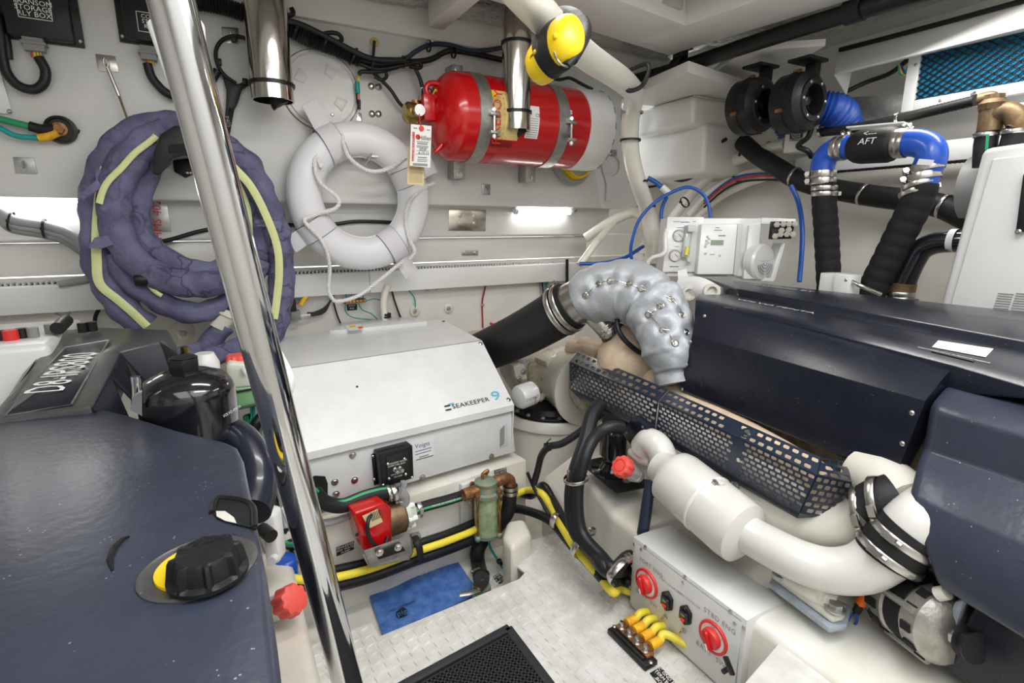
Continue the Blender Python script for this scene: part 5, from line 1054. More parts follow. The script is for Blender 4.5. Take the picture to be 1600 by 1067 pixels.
# top cover, riser and rear cover
tcv = closed_loft('top_cover', [[(1.355, 1.195, -.2405), (1.45, 1.27, -.238), (1.61, 1.25, -.246), (1.61, 1.25, -.30), (1.355, 1.195, -.30)],
                          [(1.318, .47, -.288), (1.40, .46, -.280), (1.56, .44, -.279), (1.56, .44, -.34), (1.318, .47, -.345)],
                          [(1.285, .31, -.300), (1.38, .30, -.288), (1.54, .28, -.284), (1.54, .28, -.34), (1.285, .31, -.312)],
                          [(1.27, -.1, -.305), (1.36, -.1, -.293), (1.52, -.1, -.290), (1.52, -.1, -.34), (1.27, -.1, -.316)]], 'engine_cover', t, .004)
rcv = closed_loft('rear_cover', [[(1.60, 1.22, -.25), (1.625, 1.25, -.226), (1.75, 1.50, -.215), (1.95, 1.68, -.246), (1.95, 1.68, -.32), (1.60, 1.22, -.32)],
                           [(1.55, .44, -.285), (1.575, .44, -.258), (1.72, .50, -.232), (2.0, .58, -.245), (2.0, .58, -.34), (1.55, .44, -.34)],
                           [(1.51, -.1, -.293), (1.535, -.1, -.268), (1.70, -.1, -.245), (2.0, -.1, -.25), (2.0, -.1, -.34), (1.51, -.1, -.34)]], 'engine_cover', t, .006)
for q in ((1140, 484), (1205, 501), (1270, 518), (1352, 537), (1440, 559)):
    c_ = P(*q, x=1.352); MB().box(c_, (.014, .040, .012)).build('cover_tab', 'navy_gloss', t, .003)
for body, a, b, sz, mm in (('VOLVO PENTA', (1150, 468), (1275, 491), .034, 'light_grey'), ('POWERED BY', (1170, 444), (1272, 457), .030, 'grey_plastic')):
    ha, hb, hm = hit(*a, [tcv, rcv]), hit(*b, [tcv, rcv]), hit((a[0]+b[0])/2, (a[1]+b[1])/2, [tcv, rcv])
    if ha and hb and hm: du_ = (hb[0]-ha[0]).normalized(); nn2 = hm[1]; text(body, (ha[0]+hb[0])/2+nn2*.002, du_, nn2.cross(du_), sz, mm, t, sx=(hb[0]-ha[0]).length/(sz*len(body)*.62))
# stickers lie on the covers
def on_cover(pts): return [(lambda h_: h_[0]+h_[1]*.0012 if h_ else P(a, b, z=H-.27))(hit(a, b, [tcv, rcv])) for a, b in pts]
st = on_cover(((1466, 533), (1552, 546), (1540, 559), (1456, 543))); sn = (st[1]-st[0]).cross(st[2]-st[0]).normalized(); sn = sn if sn.z > 0 else -sn
MB().prism(st, sn*.0008).build('warning_sticker', 'tag_white', t)
for k in range(5):
    a, b = st[0].lerp(st[3], .15+.17*k), st[1].lerp(st[2], .15+.17*k); dd0 = (b-a).normalized(); MB().box((a+b)/2+sn*.0012, ((b-a).length*.9, .0030, .0004), (dd0, sn.cross(dd0), sn)).build('print_line', 'ink_grey', t)
sb = on_cover(((1456, 546), (1524, 561), (1521, 566), (1455, 550))); MB().prism(sb, sn*.0008).build('black_sticker', 'ink', t); text('CAUTION HOT SURFACE INSIDE', (sb[0]+sb[2])/2+sn*.001, (sb[1]-sb[0]), sn.cross(sb[1]-sb[0]), .009, 'ink_white', t)
# front cover: lofted moulded shell
secs = []
def fsec(y, k):
    return [(xf+.40, -.345), (xf+.12-.02*k, -.335), (xf+.05, -.335), (xf+.005-.01*k, -.358), (xf-.004-.02*k, -.372), (xf+.0-.03*k, -.455), (xf-.04-.03*k, -.475), (xf-.10-.03*k, -.52), (xf-.135-.03*k, -.60), (xf-.14-.03*k, -.645-.02*k), (xf-.11, -.672-.02*k), (xf+.10, -.69-.02*k), (xf+.40, -.69)]
ys = [.478, .46, .40, .30, .20, .08, -.10]; vs = []; fs = []; n = 13
for i, y in enumerate(ys):
    for j, (a, b) in enumerate(fsec(y, i/4)):
        yo = 0
        if i == 0: a += .012; yo = 0
        if b < -.46: yo = -.01-.62*max(0, (-b-.49))
        vs.append(V((a, y+yo*[1, .95, .8, .5, .3, .1, 0][i], H+b)))
for i in range(len(ys)-1):
    for j in range(n-1): fs.append((i*n+j, i*n+j+1, (i+1)*n+j+1, (i+1)*n+j))
fs += [tuple(range(n)), tuple(range((len(ys)-1)*n, len(ys)*n))]
MB().add(vs, fs).build('front_cover', 'engine_blue', t, .006, ang=30)
# lower belt guard
MB().prism(fx([(1524, 944), (1640, 1010), (1600, 1130), (1530, 1085), (1471, 1040)], 1.13), (.25, 0, 0)).build('belt_guard', 'engine_cover', t, .008)
# exhaust manifold in heat paint behind the guard
tube('manifold', [P(912, 542, x=1.36), P(960, 568, x=1.34), P(1010, 592, x=1.32), P(1060, 622, x=1.29), P(1130, 662, x=1.26), P(1250, 735, x=1.22), P(1290, 765, x=1.2)], .048, 'heat_tan', t, 18)
tube('lower_manifold', [P(905, 596, x=1.27), P(1010, 648, x=1.21), P(1130, 712, x=1.19), P(1270, 785, x=1.18)], .045, 'cast_white', t, 16)
MB().lathe(P(968, 572, x=1.335), V((-.3, 1, 0)), [(-.012, .05), (-.012, .06), (.012, .06), (.012, .05)], 24, cap=False).build('manifold_flange', 'heat_tan', t)
tube('manifold_cap', [P(895, 545, x=1.35), P(915, 549, x=1.34), P(935, 560, x=1.32)], .042, 'heat_tan', t, 16)
MB().lathe(P(985, 535, d=1.95), Z, [(-.16, .10), (-.1, .12), (-.03, .12), (.0, .10), (.05, .07), (.07, .05)], 28).build('turbine_housing', 'heat_tan', t)
MB().prism([P(1008, 525, d=1.8), P(1016, 525, d=1.8), P(1046, 600, d=1.7), P(1030, 600, d=1.7)], FH*.01).build('bracket_plate', 'cream_paint', t)
tube('hose_loop', [P(1040, 510, d=1.9), P(1035, 545, d=1.86), P(1005, 552, d=1.84), P(980, 535, d=1.82), P(966, 515, d=1.82), P(964, 492, d=1.84)], .009, 'cable', t, 10)
tube('charge_pipe', [P(962, 505, d=1.95), P(958, 520, d=1.95), P(975, 535, d=1.96), P(1000, 528, d=1.97), P(1005, 500, d=1.97)], .05, 'black_gloss', t, 18)
tube('steel_stub', [P(925, 492, d=1.93), P(945, 512, d=1.93), P(955, 520, d=1.94)], .036, 'steel', t, 18)
for q in ((945, 509), (950, 515)): clamp('clamp', P(*q, d=1.935), P(955, 522, d=1.94)-P(925, 492, d=1.93), .040, t, .012)
# perforated guards
def perf(name, c4, nu, nv, m, par, hole=(.80, .68), skip=()):
    """sheet between four corners with brick-offset rounded slots"""
    A, B, C, D = [V(p) for p in c4]
    def at(u, v): return A.lerp(B, u).lerp(D.lerp(C, u), v)
    mb = MB()
    for j in range(nv):
        v0, v1 = j/nv, (j+1)/nv; off = .5 if j % 2 else 0
        for i in range(-1, nu+1):
            u0, u1 = (i+off)/nu, (i+1+off)/nu; a, b = max(0, u0), min(1, u1)
            if b-a < 1e-5: continue
            if (i, j) in skip or (b-a) < .95/nu:
                mb.add([at(a, v0), at(b, v0), at(b, v1), at(a, v1)], [(0, 1, 2, 3)]); continue
            um, vm = (u0+u1)/2, (v0+v1)/2; hu, hv = (u1-u0)*hole[0]/2, (v1-v0)*hole[1]/2; ku, kv = hu*.72, hv*.45
            outer = [at(u0, v0), at(um, v0), at(u1, v0), at(u1, vm), at(u1, v1), at(um, v1), at(u0, v1), at(u0, vm)]
            inner = [at(um-hu, vm-kv), at(um-ku, vm-hv), at(um+ku, vm-hv), at(um+hu, vm-kv), at(um+hu, vm+kv), at(um+ku, vm+hv), at(um-ku, vm+hv), at(um-hu, vm+kv)]
            mb.add(outer+inner, [(0, 1, 9, 8), (1, 2, 10, 9), (2, 11, 10), (2, 3, 11), (3, 4, 12, 11), (4, 5, 13, 12), (5, 14, 13), (5, 6, 14), (6, 7, 15, 14), (7, 0, 8, 15)])
    return mb.build(name, m, par, solid=.0022, ang=30)
g = thing('heat_guard', 'navy perforated exhaust heat guard along the right engine', 'guard', P(1100, 700, x=1.12)); xg = 1.12
a0, a1, a2, a3 = P(892, 566, x=1.19), P(1029, 627, x=xg), P(1023, 670, x=xg), P(890, 606, x=1.19)
perf('perforated_panel', [a0, a1, a2, a3], 18, 7, 'guard_navy', g)
b0, b1 = P(903, 549, x=1.25), P(1044, 609, x=1.17); perf('perforated_top', [b0, b1, a1, a0], 14, 2, 'guard_navy', g, (.68, .5))
perf('end_panel', [P(890, 566, x=1.19), P(903, 549, x=1.25), P(900, 590, x=1.25), P(890, 606, x=1.19)], 3, 5, 'guard_navy', g)
for k, q in enumerate([[a3, a2, P(1019, 676, x=xg+.015), P(905, 622, x=1.2)]]): MB().prism(q, (0, 0, -.003)).build('lower_lip', 'guard_navy', g)
c0, c1, c2, c3 = P(1031, 627, x=xg-.01), P(1276, 743, x=xg-.015), P(1250, 800, x=xg-.015), P(1026, 672, x=xg-.01)
skips = [(i, j) for i in (15, 16, 17) for j in range(9)]
perf('perforated_panel', [c0, c1, c2, c3], 26, 8, 'guard_navy', g, skip=[(i, j) for i in (14, 15) for j in range(8)])
d0, d1 = P(1046, 611, x=1.17), P(1283, 716, x=1.17); perf('perforated_top', [d0, d1, c1, c0], 20, 2, 'guard_navy', g, (.66, .5), skip=[(i, j) for i in (9, 10) for j in range(2)])
e1, e2 = P(1330, 754, x=1.19), P(1318, 812, x=1.19); perf('end_panel', [c1, e1, e2, c2], 5, 6, 'guard_navy', g); perf('perforated_top', [d1, P(1322, 722, x=1.24), e1, c1], 3, 3, 'guard_navy', g)
MB().prism([c3, c2, P(1246, 808, x=xg+.01), P(1020, 680, x=xg+.01)], (0, 0, -.003)).build('lower_lip', 'guard_navy', g); MB().prism([c2, e2, P(1310, 820, x=1.2), P(1246, 808, x=xg+.01)], (0, 0, -.003)).build('lower_lip', 'guard_navy', g)
MB().lathe(P(1168, 677, x=1.145), (V((-.4, 0, 1))), [(0, .018), (.004, .018), (.006, .012)], 18).build('washer', 'guard_navy', g); bolt(P(1168, 677, x=1.14), V((-.4, 0, 1)), .007, g); bolt(P(1156, 718, x=xg-.012), -X, .006, g)
bolt(P(1150, 759, x=xg), -X, .007, g)
tube('support_rail', [P(1290, 735, x=1.25), P(1330, 745, x=1.25), P(1362, 740, x=1.25)], .012, 'guard_navy', g, 10)
# cylinder head bits seen through the gap
for q in ((1290, 760), (1230, 728)): MB().lathe(P(*q, x=1.24), -X, [(0, .02), (.03, .018)], 12).build('head_bolt', 'steel', t)
tube('cream_duct', [P(1350, 735, x=1.28), P(1390, 760, x=1.25), P(1420, 790, x=1.22)], .06, 'cream_paint', t, 18)
# lower casting
tube('lower_casting', [P(1150, 770, x=1.17), P(1220, 810, x=1.17), P(1280, 825, x=1.17), P(1330, 820, x=1.18), P(1362, 800, x=1.19)], .05, 'cream_paint', t, 18)
tube('black_coupling', [P(1346, 800, x=1.16), P(1375, 783, x=1.18), P(1400, 775, x=1.2)], .048, 'black_rubber', t, 20)
for q in ((1345, 796), (1370, 782)): clamp('clamp', P(*q, x=1.165), V((.3, -1, .4)), .049, t, .016)
# white coolant cylinder and pipe
w_ = thing('coolant_pipe', 'white painted coolant cylinder and pipe below the heat guard', 'pipe', P(1250, 900, x=1.02)); xw = 1.03; pw = pxm(P(1100, 780, x=xw))
pts = fx([(1030, 728), (1045, 738), (1052, 745), (1062, 752), (1150, 825), (1162, 834), (1172, 841)], xw); rs = [27, 31, 46.5, 48, 48, 46.5, 28]
MB().sweep(pts, lambda u, a, i: rs[i]*pw, 32).build('cylinder', 'cast_white', w_, ang=45)
tube('elbow', fx([(1005, 700), (1015, 690), (1030, 700), (1040, 725), (1050, 745)], xw+.03), 24*pw, 'cast_white', w_, 20)
tube('spigot', fx([(986, 705), (1000, 716), (1018, 722)], xw+.02), 9*pw, 'cast_white', w_, 14)
q = smooth_path([P(a, b, x=c) for a, b, c in [(1165, 832, 1.03), (1200, 852, 1.035), (1250, 877, 1.05), (1300, 891, 1.075), (1345, 888, 1.10), (1380, 868, 1.125), (1402, 846, 1.14)]], 7); MB().sweep(q, lambda u, a, i: (29+7*max(0, u-.45))*pw*(.93+.09*u), 28).build('pipe', 'cast_white', w_, ang=80)
tube('rubber_sleeve', [P(1385, 872, x=1.128), P(1402, 850, x=1.14), P(1425, 828, x=1.155)], 39*pw*.95, 'black_rubber', w_, 28, sm=False)
tube('upper_pipe', [P(1412, 838, x=1.147), P(1440, 812, x=1.17), P(1470, 790, x=1.25), P(1500, 770, x=1.32)], 36*pw*.95, 'cast_white', w_, 28)
dd_ = (P(1425, 828, x=1.155)-P(1385, 872, x=1.128)).normalized()
for q in ((1390, 864), (1412, 842)): clamp('clamp', P(*q, x=1.130 if q[0] < 1400 else 1.147), dd_, 39.5*pw*.95, w_, .016, screw=.9)
dc = (pts[4]-pts[3]).normalized(); clamp('seam_band', pts[3].lerp(pts[4], .52), dc, 46.8*pw, w_, .008, 'white_paint', scr=False)
MB().box(P(1117, 757, x=xw-.0)+Z*.0, (.02, .05, .03)).build('bracket_lug', 'cast_white', w_, .004); bolt(P(1117, 755, x=xw-.012), -X, .007, w_)
# red filler cap
f_ = thing('filler_cap', 'red ribbed filler cap on white neck beside the coolant cylinder', 'cap', P(985, 745, x=1.0)); c = P(974, 730, x=1.0); ax = (P(962, 722, d=1.0)-P(1000, 758, d=1.06)).normalized(); ax = (-FW*.55+(-RT)*.62+UP*.42).normalized()
def ribcap(par, c, ax, r, h, m_, ribs=10):
    a, b, d = frame(ax); vs = []; fs = []; sg = 60
    prof = [(0, 1.0), (h*.75, .97), (h*.95, .88), (h, .75), (h, .0)]
    for hh, s in prof:
        for i in range(sg):
            k = 2*math.pi*i/sg; rr = r*s*(1+(.07*math.cos(ribs*k) if s > .8 else 0)); vs.append(c+d*hh+(a*math.cos(k)+b*math.sin(k))*rr)
    for j in range(len(prof)-1):
        for i in range(sg): fs.append((j*sg+i, j*sg+(i+1) % sg, (j+1)*sg+(i+1) % sg, (j+1)*sg+i))
    fs.append(tuple(range(sg))); return MB().add(vs, fs).build('cap', m_, par, ang=40)
pc = pxm(c); ribcap(f_, c-ax*.01, ax, 17*pc, .03, 'cap_red', 9); MB().lathe(c+ax*.0202, ax, [(0, 10*pc), (.0012, 10*pc), (.0012, 8.8*pc), (0, 8.8*pc)], 30, cap=False).build('cap_ring', 'red_plastic', f_)
MB().lathe(c-ax*.085, ax, [(0, 11*pc), (.02, 13*pc), (.02, 11.5*pc), (.04, 11.5*pc), (.075, 13*pc), (.078, 13*pc)], 28).build('neck', 'white_paint', f_)
for k in range(8):
    a, b, _ = frame(ax); an = 2*math.pi*k/8; MB().box(c-ax*.045+(a*math.cos(an)+b*math.sin(an))*11.8*pc, (.05, .004, .006), (ax, a*-math.sin(an)+b*math.cos(an), a*math.cos(an)+b*math.sin(an))).build('rib', 'white_paint', f_)
# starter / actuator stack
s_ = thing('actuator', 'black motor mount stack beside the red filler cap', 'engine mount', P(957, 745, x=1.08)); c = P(957, 735, x=1.08)
MB().lathe(c, Z, [(0, .07), (.006, .07), (.01, .045), (.03, .03), (.04, .036), (.055, .036), (.06, .046), (.14, .046), (.145, .036), (.155, .036), (.16, .03), (.17, .02)], 26).build('stack', 'black_gloss', s_)
MB().prism([c+V((-.075, -.11, 0)), c+V((.05, -.13, 0)), c+V((.08, .10, 0)), c+V((-.05, .11, 0))], (0, 0, -.014)).build('base_plate', 'black_plastic', s_, .004); bolt(c+V((-.01, -.08, 0)), Z, .009, s_)
MB().prism([P(970, 675, x=1.05), P(990, 650, x=1.05), P(1012, 670, x=1.05), P(990, 702, x=1.05)], (.03, 0, 0)).build('cover_plate', 'engine_cover', s_, .003)
for q in ((979, 676), (990, 698), (1004, 667)): screw(P(*q, x=1.049), -X, .004, s_)
MB().prism([P(940, 640, x=1.16), P(978, 655, x=1.16), P(975, 672, x=1.16), P(940, 665, x=1.16)], (.05, 0, 0)).build('bracket', 'black_plastic', s_, .004); MB().sphere(P(998, 702, x=1.06), .012, 12).build('yellow_plug', 'yellow', s_)
# engine mount on stringer
m_ = thing('engine_mount', 'cream engine mount foot with two bolts on grey pad', 'engine mount', P(1265, 950, z=H-.84))
za = H-.835
MB().prism([P(1200, 918, z=za), P(1212, 898, z=za), P(1330, 955, z=za), P(1322, 985, z=za), P(1295, 990, z=za)], (0, 0, .014)).build('pad', 'mount_grey', m_, .004)
MB().prism([P(1203, 904, z=za+.014), P(1216, 890, z=za+.014), P(1322, 958, z=za+.014), P(1318, 972, z=za+.014), P(1300, 976, z=za+.014)], (0, 0, .02)).build('foot', 'cream_paint', m_, .008, bseg=3)
tube('web', [P(1235, 900, z=za+.04), P(1268, 918, z=za+.05), P(1300, 940, z=za+.035)], .028, 'cream_paint', m_, 12); MB().prism([P(1240, 905, z=za+.04), P(1275, 905, z=za+.04), P(1300, 938, z=za+.04), P(1280, 945, z=za+.04)], (0, 0, .07)).build('pedestal', 'cream_paint', m_, .008)
for q in ((1222, 898), (1305, 951)): bolt(P(*q, z=za+.04), Z, .014, m_, 'zinc')
# alternator
al = thing('alternator', 'cast aluminium alternator with slotted housing under the engine', 'alternator', P(1430, 1010, x=1.18)); c0 = P(1395, 925, x=1.20); ax = (P(1470, 975, x=1.15)-c0).normalized(); R0 = .072
MB().lathe(c0, ax, [(0, R0*.6), (0, R0*.9), (.012, R0), (.05, R0), (.055, R0*.93), (.095, R0*.93), (.10, R0), (.135, R0), (.15, R0*.8), (.155, R0*.4)], 36).build('housing', 'alu_cast', al)
MB().lathe(c0+ax*.056, ax, [(0, R0*.96), (.038, R0*.96)], 36, cap=False).build('stator', 'black_matte', al)
a, b, _ = frame(ax)
for k in range(12):
    an = 2*math.pi*k/12; d = a*math.cos(an)+b*math.sin(an); MB().box(c0+ax*.028+d*R0*1.0, (.028, .018, .006), (ax, d.cross(ax), d)).build('vent_slot', 'dark_void', al); MB().box(c0+ax*.118+d*R0*1.0, (.022, .016, .006), (ax, d.cross(ax), d)).build('vent_slot', 'dark_void', al)
for k in range(4):
    an = 2*math.pi*k/4+.5; d = a*math.cos(an)+b*math.sin(an); MB().cyl(c0+ax*.03+d*R0*1.02, c0+ax*.13+d*R0*1.02, .007, seg=8).build('through_bolt', 'zinc', al)
MB().lathe(c0-ax*.03, ax, [(0, R0*.5), (.0, R0*.8), (.03, R0*.85)], 28).build('end_cover', 'black_plastic', al); MB().lathe(c0+ax*.165, ax, [(0, .024), (.006, .030), (.010, .022), (.02, .022), (.024, .030), (.028, .030)], 28).build('pulley', 'black_plastic', al)
MB().prism([P(1490, 940, x=1.13), P(1508, 935, x=1.13), P(1486, 1010, x=1.13), P(1466, 1000, x=1.13)], (.03, 0, 0)).build('tension_arm', 'mount_grey', al, .006); bolt(P(1490, 995, x=1.125), -X, .009, al); MB().cyl(P(1465, 928, x=1.12), P(1480, 925, x=1.12), .013, seg=14).build('pivot_bolt', 'cream_paint', al)
tube('orange_plug', [P(1358, 925, x=1.15), P(1345, 942, x=1.15)], .012, 'orange', al, 10, sm=False); tube('orange_plug', [P(1344, 943, x=1.15), P(1338, 955, x=1.15)], .009, 'black_plastic', al, 10, sm=False)
tube('lead_wire', [P(1340, 955, x=1.15), P(1338, 972, x=1.15), P(1330, 978, x=1.15), P(1326, 968, x=1.15), P(1334, 958, x=1.15)], .003, 'blue_tube', al, 6)
for q in ((1362, 948), (1368, 962), (1378, 940)): MB().cyl(P(*q, x=1.14), P(q[0]+12, q[1]+8, x=1.14), .014, seg=10).build('connector', 'black_plastic', al)
for k in range(3): tube('drive_belt', [P(1500+3*k, 950, x=1.2), P(1512+3*k, 1000, x=1.2)], .003, 'cream_dirty', al, 6)
tube('cream_strut', [P(1400, 880, x=1.22), P(1440, 905, x=1.22), P(1480, 925, x=1.22), P(1510, 940, x=1.2)], .016, 'cream_paint', ENG, 10)
# intake fittings at the aft end of the engine
MB().lathe(P(1110, 455, d=2.0), V((-.6, -.8, .1)), [(0, .03), (.03, .03), (.03, .019), (.012, .018)], 24).build('lifting_eye', 'cream_paint', ENG); MB().lathe(P(1075, 458, d=2.1), V((-.6, -.8, .1)), [(0, .028), (.03, .028), (.03, .018), (.012, .016)], 24).build('lifting_eye', 'cream_paint', ENG)
tube('intake_casting', [P(1065, 450, d=2.15), P(1090, 450, d=2.1), P(1120, 466, d=2.02)], .045, 'white_paint', ENG, 16)
# ================================================================== exhaust hose and insulated elbow
t = thing('exhaust_hose', 'thick black exhaust hose dropping left behind the white gyro', 'hose', P(770, 560, d=2.4))
tube('hose', [P(892, 477, d=1.96), P(860, 497, d=2.02), P(815, 522, d=2.15), P(770, 543, d=2.32), P(730, 560, d=2.5)], .092, 'black_rubber', t, 32)
hd = (P(900, 472, d=1.95)-P(870, 490, d=2.0)).normalized()
for k in (0, 1): clamp('clamp', P(886-9*k, 481+5*k, d=1.97+.015*k), hd, .094, t, .020, screw=1.9)
e_ = thing('insulated_elbow', 'silver quilted insulation jacket laced around the exhaust elbow', 'insulation', P(1060, 580, d=1.75))
tube('steel_collar', [P(878, 485, d=1.99), P(915, 466, d=1.93)], .084, 'steel', e_, 32, sm=False); tube('collar_gasket', [P(888, 480, d=1.972), P(893, 477, d=1.965)], .090, 'black_rubber', e_, 32, sm=False)
pth = resample(smooth_path([P(905, 470, d=1.94), P(922, 463, d=1.92), P(950, 456, d=1.89), P(985, 456, d=1.85), P(1014, 472, d=1.80), P(1034, 502, d=1.76), P(1048, 540, d=1.72), P(1056, 580, d=1.70)], 10), .006); nn_ = len(pth)
def jr(u, a, i):
    base = .098+.012*math.sin(min(1, u*1.3)*math.pi)
    if u > .90: base *= .93-.25*(u-.90)/.1
    if u < .08: base = .082+.02*(u/.08)
    g1 = u*7+a/(2*math.pi)*5; g2 = u*7-a/(2*math.pi)*5; quilt = abs(math.sin(math.pi*g1)); q2 = abs(math.sin(math.pi*g2))
    seam = -.012*math.exp(-((u-.52)/.012)**2)
    return base*(1-.05*(1-quilt**.6)*(1 if u > .5 else 0)-.05*(1-q2**.6)*(1 if u > .5 else 0)+.06*noise.noise(V((u*14, math.cos(a)*1.6, math.sin(a)*1.6))))+seam
jk = MB().sweep(pth, jr, 64).build('jacket', 'silver_fabric', e_, ang=85)
bs = [(931, 442), (952, 437), (977, 441), (1002, 452), (912, 462), (1012, 492), (1052, 463), (1036, 512), (1070, 489), (1057, 535), (1078, 516), (1030, 478)]
jo = WL[jk.name]; hits = []
for b_ in bs:   # find where each lacing button sits on the jacket
    q_ = P(*b_, d=1.0); ok, loc, nr, _ = jk.ray_cast(EYE-jo, (q_-EYE).normalized())
    if ok: hits.append((loc.copy(), nr.copy()))
    else: hits.append(None)
for v_ in jk.data.vertices:
    for h_ in hits:
        if h_:
            dd = (v_.co-h_[0]).length
            if dd < .07: v_.co -= h_[1]*.020*math.exp(-(dd/.022)**2)
cs = []
for h_ in hits:
    if not h_: cs.append(None); continue
    c = h_[0]+jo-h_[1]*.017; n_ = h_[1]; cs.append(c+n_*.006)
    MB().lathe(c, n_, [(0, .0125), (.004, .0125), (.006, .010), (.003, .008), (.003, .004), (.010, .004)], 18).build('lacing_button', 'steel', e_)
for i, j in ((4, 0), (0, 1), (1, 2), (2, 3), (3, 6), (5, 7), (6, 8), (7, 9), (5, 8), (7, 10), (3, 11), (11, 5)):
    if cs[i] and cs[j]: tube('lacing_wire', [cs[i], cs[i].lerp(cs[j], .5)-FW*.016, cs[j]], .0016, 'steel', e_, 5)
tube('lower_jacket', [P(1046, 540, d=1.72), P(1050, 575, d=1.72), P(1055, 600, d=1.71)], .062, 'silver_fabric', e_, 24)
# ================================================================== drive unit
dr = thing('drive_unit', 'cream painted sterndrive gearbox with cast ribs behind the gyro', 'gearbox', P(870, 650, y=1.95))
cd_ = P(862, 636, y=1.98)
MB().lathe(V((cd_.x, cd_.y, cd_.z-.02)), Z, [(0, .20), (.03, .20), (.035, .18), (.06, .17), (.08, .10)], 16).build('top_flange', 'black_plastic', dr, .003)
for k in range(16):
    an = 2*math.pi*k/16; bolt(V((cd_.x+.185*math.cos(an), cd_.y+.185*math.sin(an), cd_.z+.012)), Z, .009, dr, 'zinc')
gb0 = P(900, 600, y=1.88)
tube('gear_housing', [P(838, 590, y=2.05), P(870, 585, y=1.98), P(910, 592, y=1.85), P(950, 610, y=1.6)], .13, 'cream_dirty', dr, 24)
MB().prism([P(805, 545, y=2.0), P(865, 515, y=2.0), P(900, 520, y=2.0), P(900, 640, y=2.0), P(840, 640, y=2.0), P(815, 600, y=2.0)], (0, .22, 0)).build('casing', 'cream_paint', dr, .012)
MB().lathe(P(905, 600, y=1.80), -Y, [(-.2, .12), (0, .15), (.05, .17), (.06, .17), (.06, .1)], 32).build('bell_housing', 'cream_paint', dr)
MB().prism([P(853, 565, y=1.88), P(893, 545, y=1.88), P(900, 565, y=1.88), P(875, 582, y=1.88), P(856, 575, y=1.88)], (0, .1, 0)).build('lug', 'cream_paint', dr, .006)
MB().prism([P(802, 572, y=1.92), P(820, 570, y=1.92), P(824, 592, y=1.92), P(808, 598, y=1.92)], (0, .05, 0)).build('side_lug', 'cream_paint', dr, .005)
text('VOLVO PENTA', P(833, 563, y=1.995), X, Z, .03, 'ink_grey', dr)
for q in ((818, 581), (811, 592), (875, 572)): bolt(P(*q, y=1.915 if q[0] < 830 else 1.875), -Y, .009, dr)
tube('rib', [P(848, 588, y=1.9), P(862, 610, y=1.9), P(870, 625, y=1.9)], .016, 'cream_dirty', dr, 8); tube('rib', [P(842, 625, y=1.9), P(860, 610, y=1.9), P(885, 625, y=1.85)], .014, 'cream_dirty', dr, 8)
o = MB(); c = P(808, 622, y=1.83); ax = (P(846, 608, y=1.86)-c).normalized()
of = thing('oil_filter', 'white spin-on oil filter on the gearbox', 'oil filter', c); MB().lathe(c, ax, [(0, .03), (.006, .046), (.016, .052), (.085, .052), (.09, .048)], 28).build('canister', 'white_paint', of)
text('21632667', c+ax*.05-Y*.053, ax, Z, .018, 'ink', of); text('VOLVO', c+ax*.07+V((0, -.053, -.02)), Z, -ax, .014, 'ink', of)
# hull collar round the drive
hc = struct(MB().lathe(V((cd_.x, cd_.y, cd_.z-.02)), -Z, [(-.02, .205), (-.025, .225), (0, .24), (.02, .24), (.03, .225), (.30, .235), (.4, .24)], 48, cap=False).build('trim_16', 'bilge_white'))
struct(MB().prism([P(845, 745, x=1.02), P(905, 700, x=1.14), P(945, 735, x=1.12), P(885, 800, x=1.0)], (0, 0, -.5)).build('trim_17', 'bilge_white', None, .02, bseg=3))
# ================================================================== left engine
le = thing('engine', 'grey blue marine diesel engine with lettered ridge in the lower left', 'engine', (-.4, .8, H-1.0))
zc_ = H-.42
def zp(px, py, dz=0): return P(px, py, z=zc_+dz)
out = [(-160, 720), (-40, 676), (5, 656), (115, 638), (145, 633), (205, 648), (280, 671), (352, 688), (371, 696), (380, 714), (386, 745), (398, 800), (417, 900), (432, 1000), (444, 1100), (455, 1250), (-900, 1250), (-500, 900)]
top = [zp(*q) for q in out]
# cover with a recess hole for the grab handle and a shallow dish around the filler
MB().prism(top, (0, 0, -.10)).build('front_cover', 'engine_blue', le, .012, bseg=3)
sd = [zp(*q)+V((-.004, 0, -.05)) for q in out[5:16]]
MB().prism([V((p.x-.015, p.y, zc_-.10)) for p in top[4:16]]+[V((-.35, .3, zc_-.1)), V((-.35, 1.1, zc_-.1))], (0, 0, -.35)).build('lower_body', 'engine_cover', le, .01)
# dish around filler cap
c = zp(312, 886); MB().lathe(c-Z*.001, Z, [(0, .066), (.003, .066), (.0045, .063), (.003, .060), (.0015, .04)], 56).build('filler_dish', 'engine_grey', le)
MB().lathe(c+Z*.001, Z, [(0, .048), (.004, .048), (.006, .044), (.006, .04)], 48).build('filler_seal', 'yellow', le)
cc_ = P(326, 898, z=zc_+.006)
vs = []; fs = []; sg = 64; prof = [(0, 1.0), (.006, 1.0), (.010, .93), (.034, .86), (.040, .80), (.042, .70), (.042, 0)]
for h, s in prof:
    for i in range(sg):
        k = 2*math.pi*i/sg; rr = .044*s*(1+(.06 if (h > .008 and s > .78 and (i % 8) < 2) else (-.10 if .008 < h and s > .75 else 0))); vs.append(cc_+V((math.cos(k)*rr, math.sin(k)*rr, h*.8)))
for j in range(len(prof)-1):
    for i in range(sg): fs.append((j*sg+i, j*sg+(i+1) % sg, (j+1)*sg+(i+1) % sg, (j+1)*sg+i))
fs.append(tuple(range(sg))); cc = MB().add(vs, fs).build('oil_filler_cap', 'black_plastic', le, ang=30)
text('VOLVO PENTA OIL', cc_+V((0, .016, .034)), V((1, .1, 0)), V((-.1, 1, 0)), .008, 'black_gloss', cc)
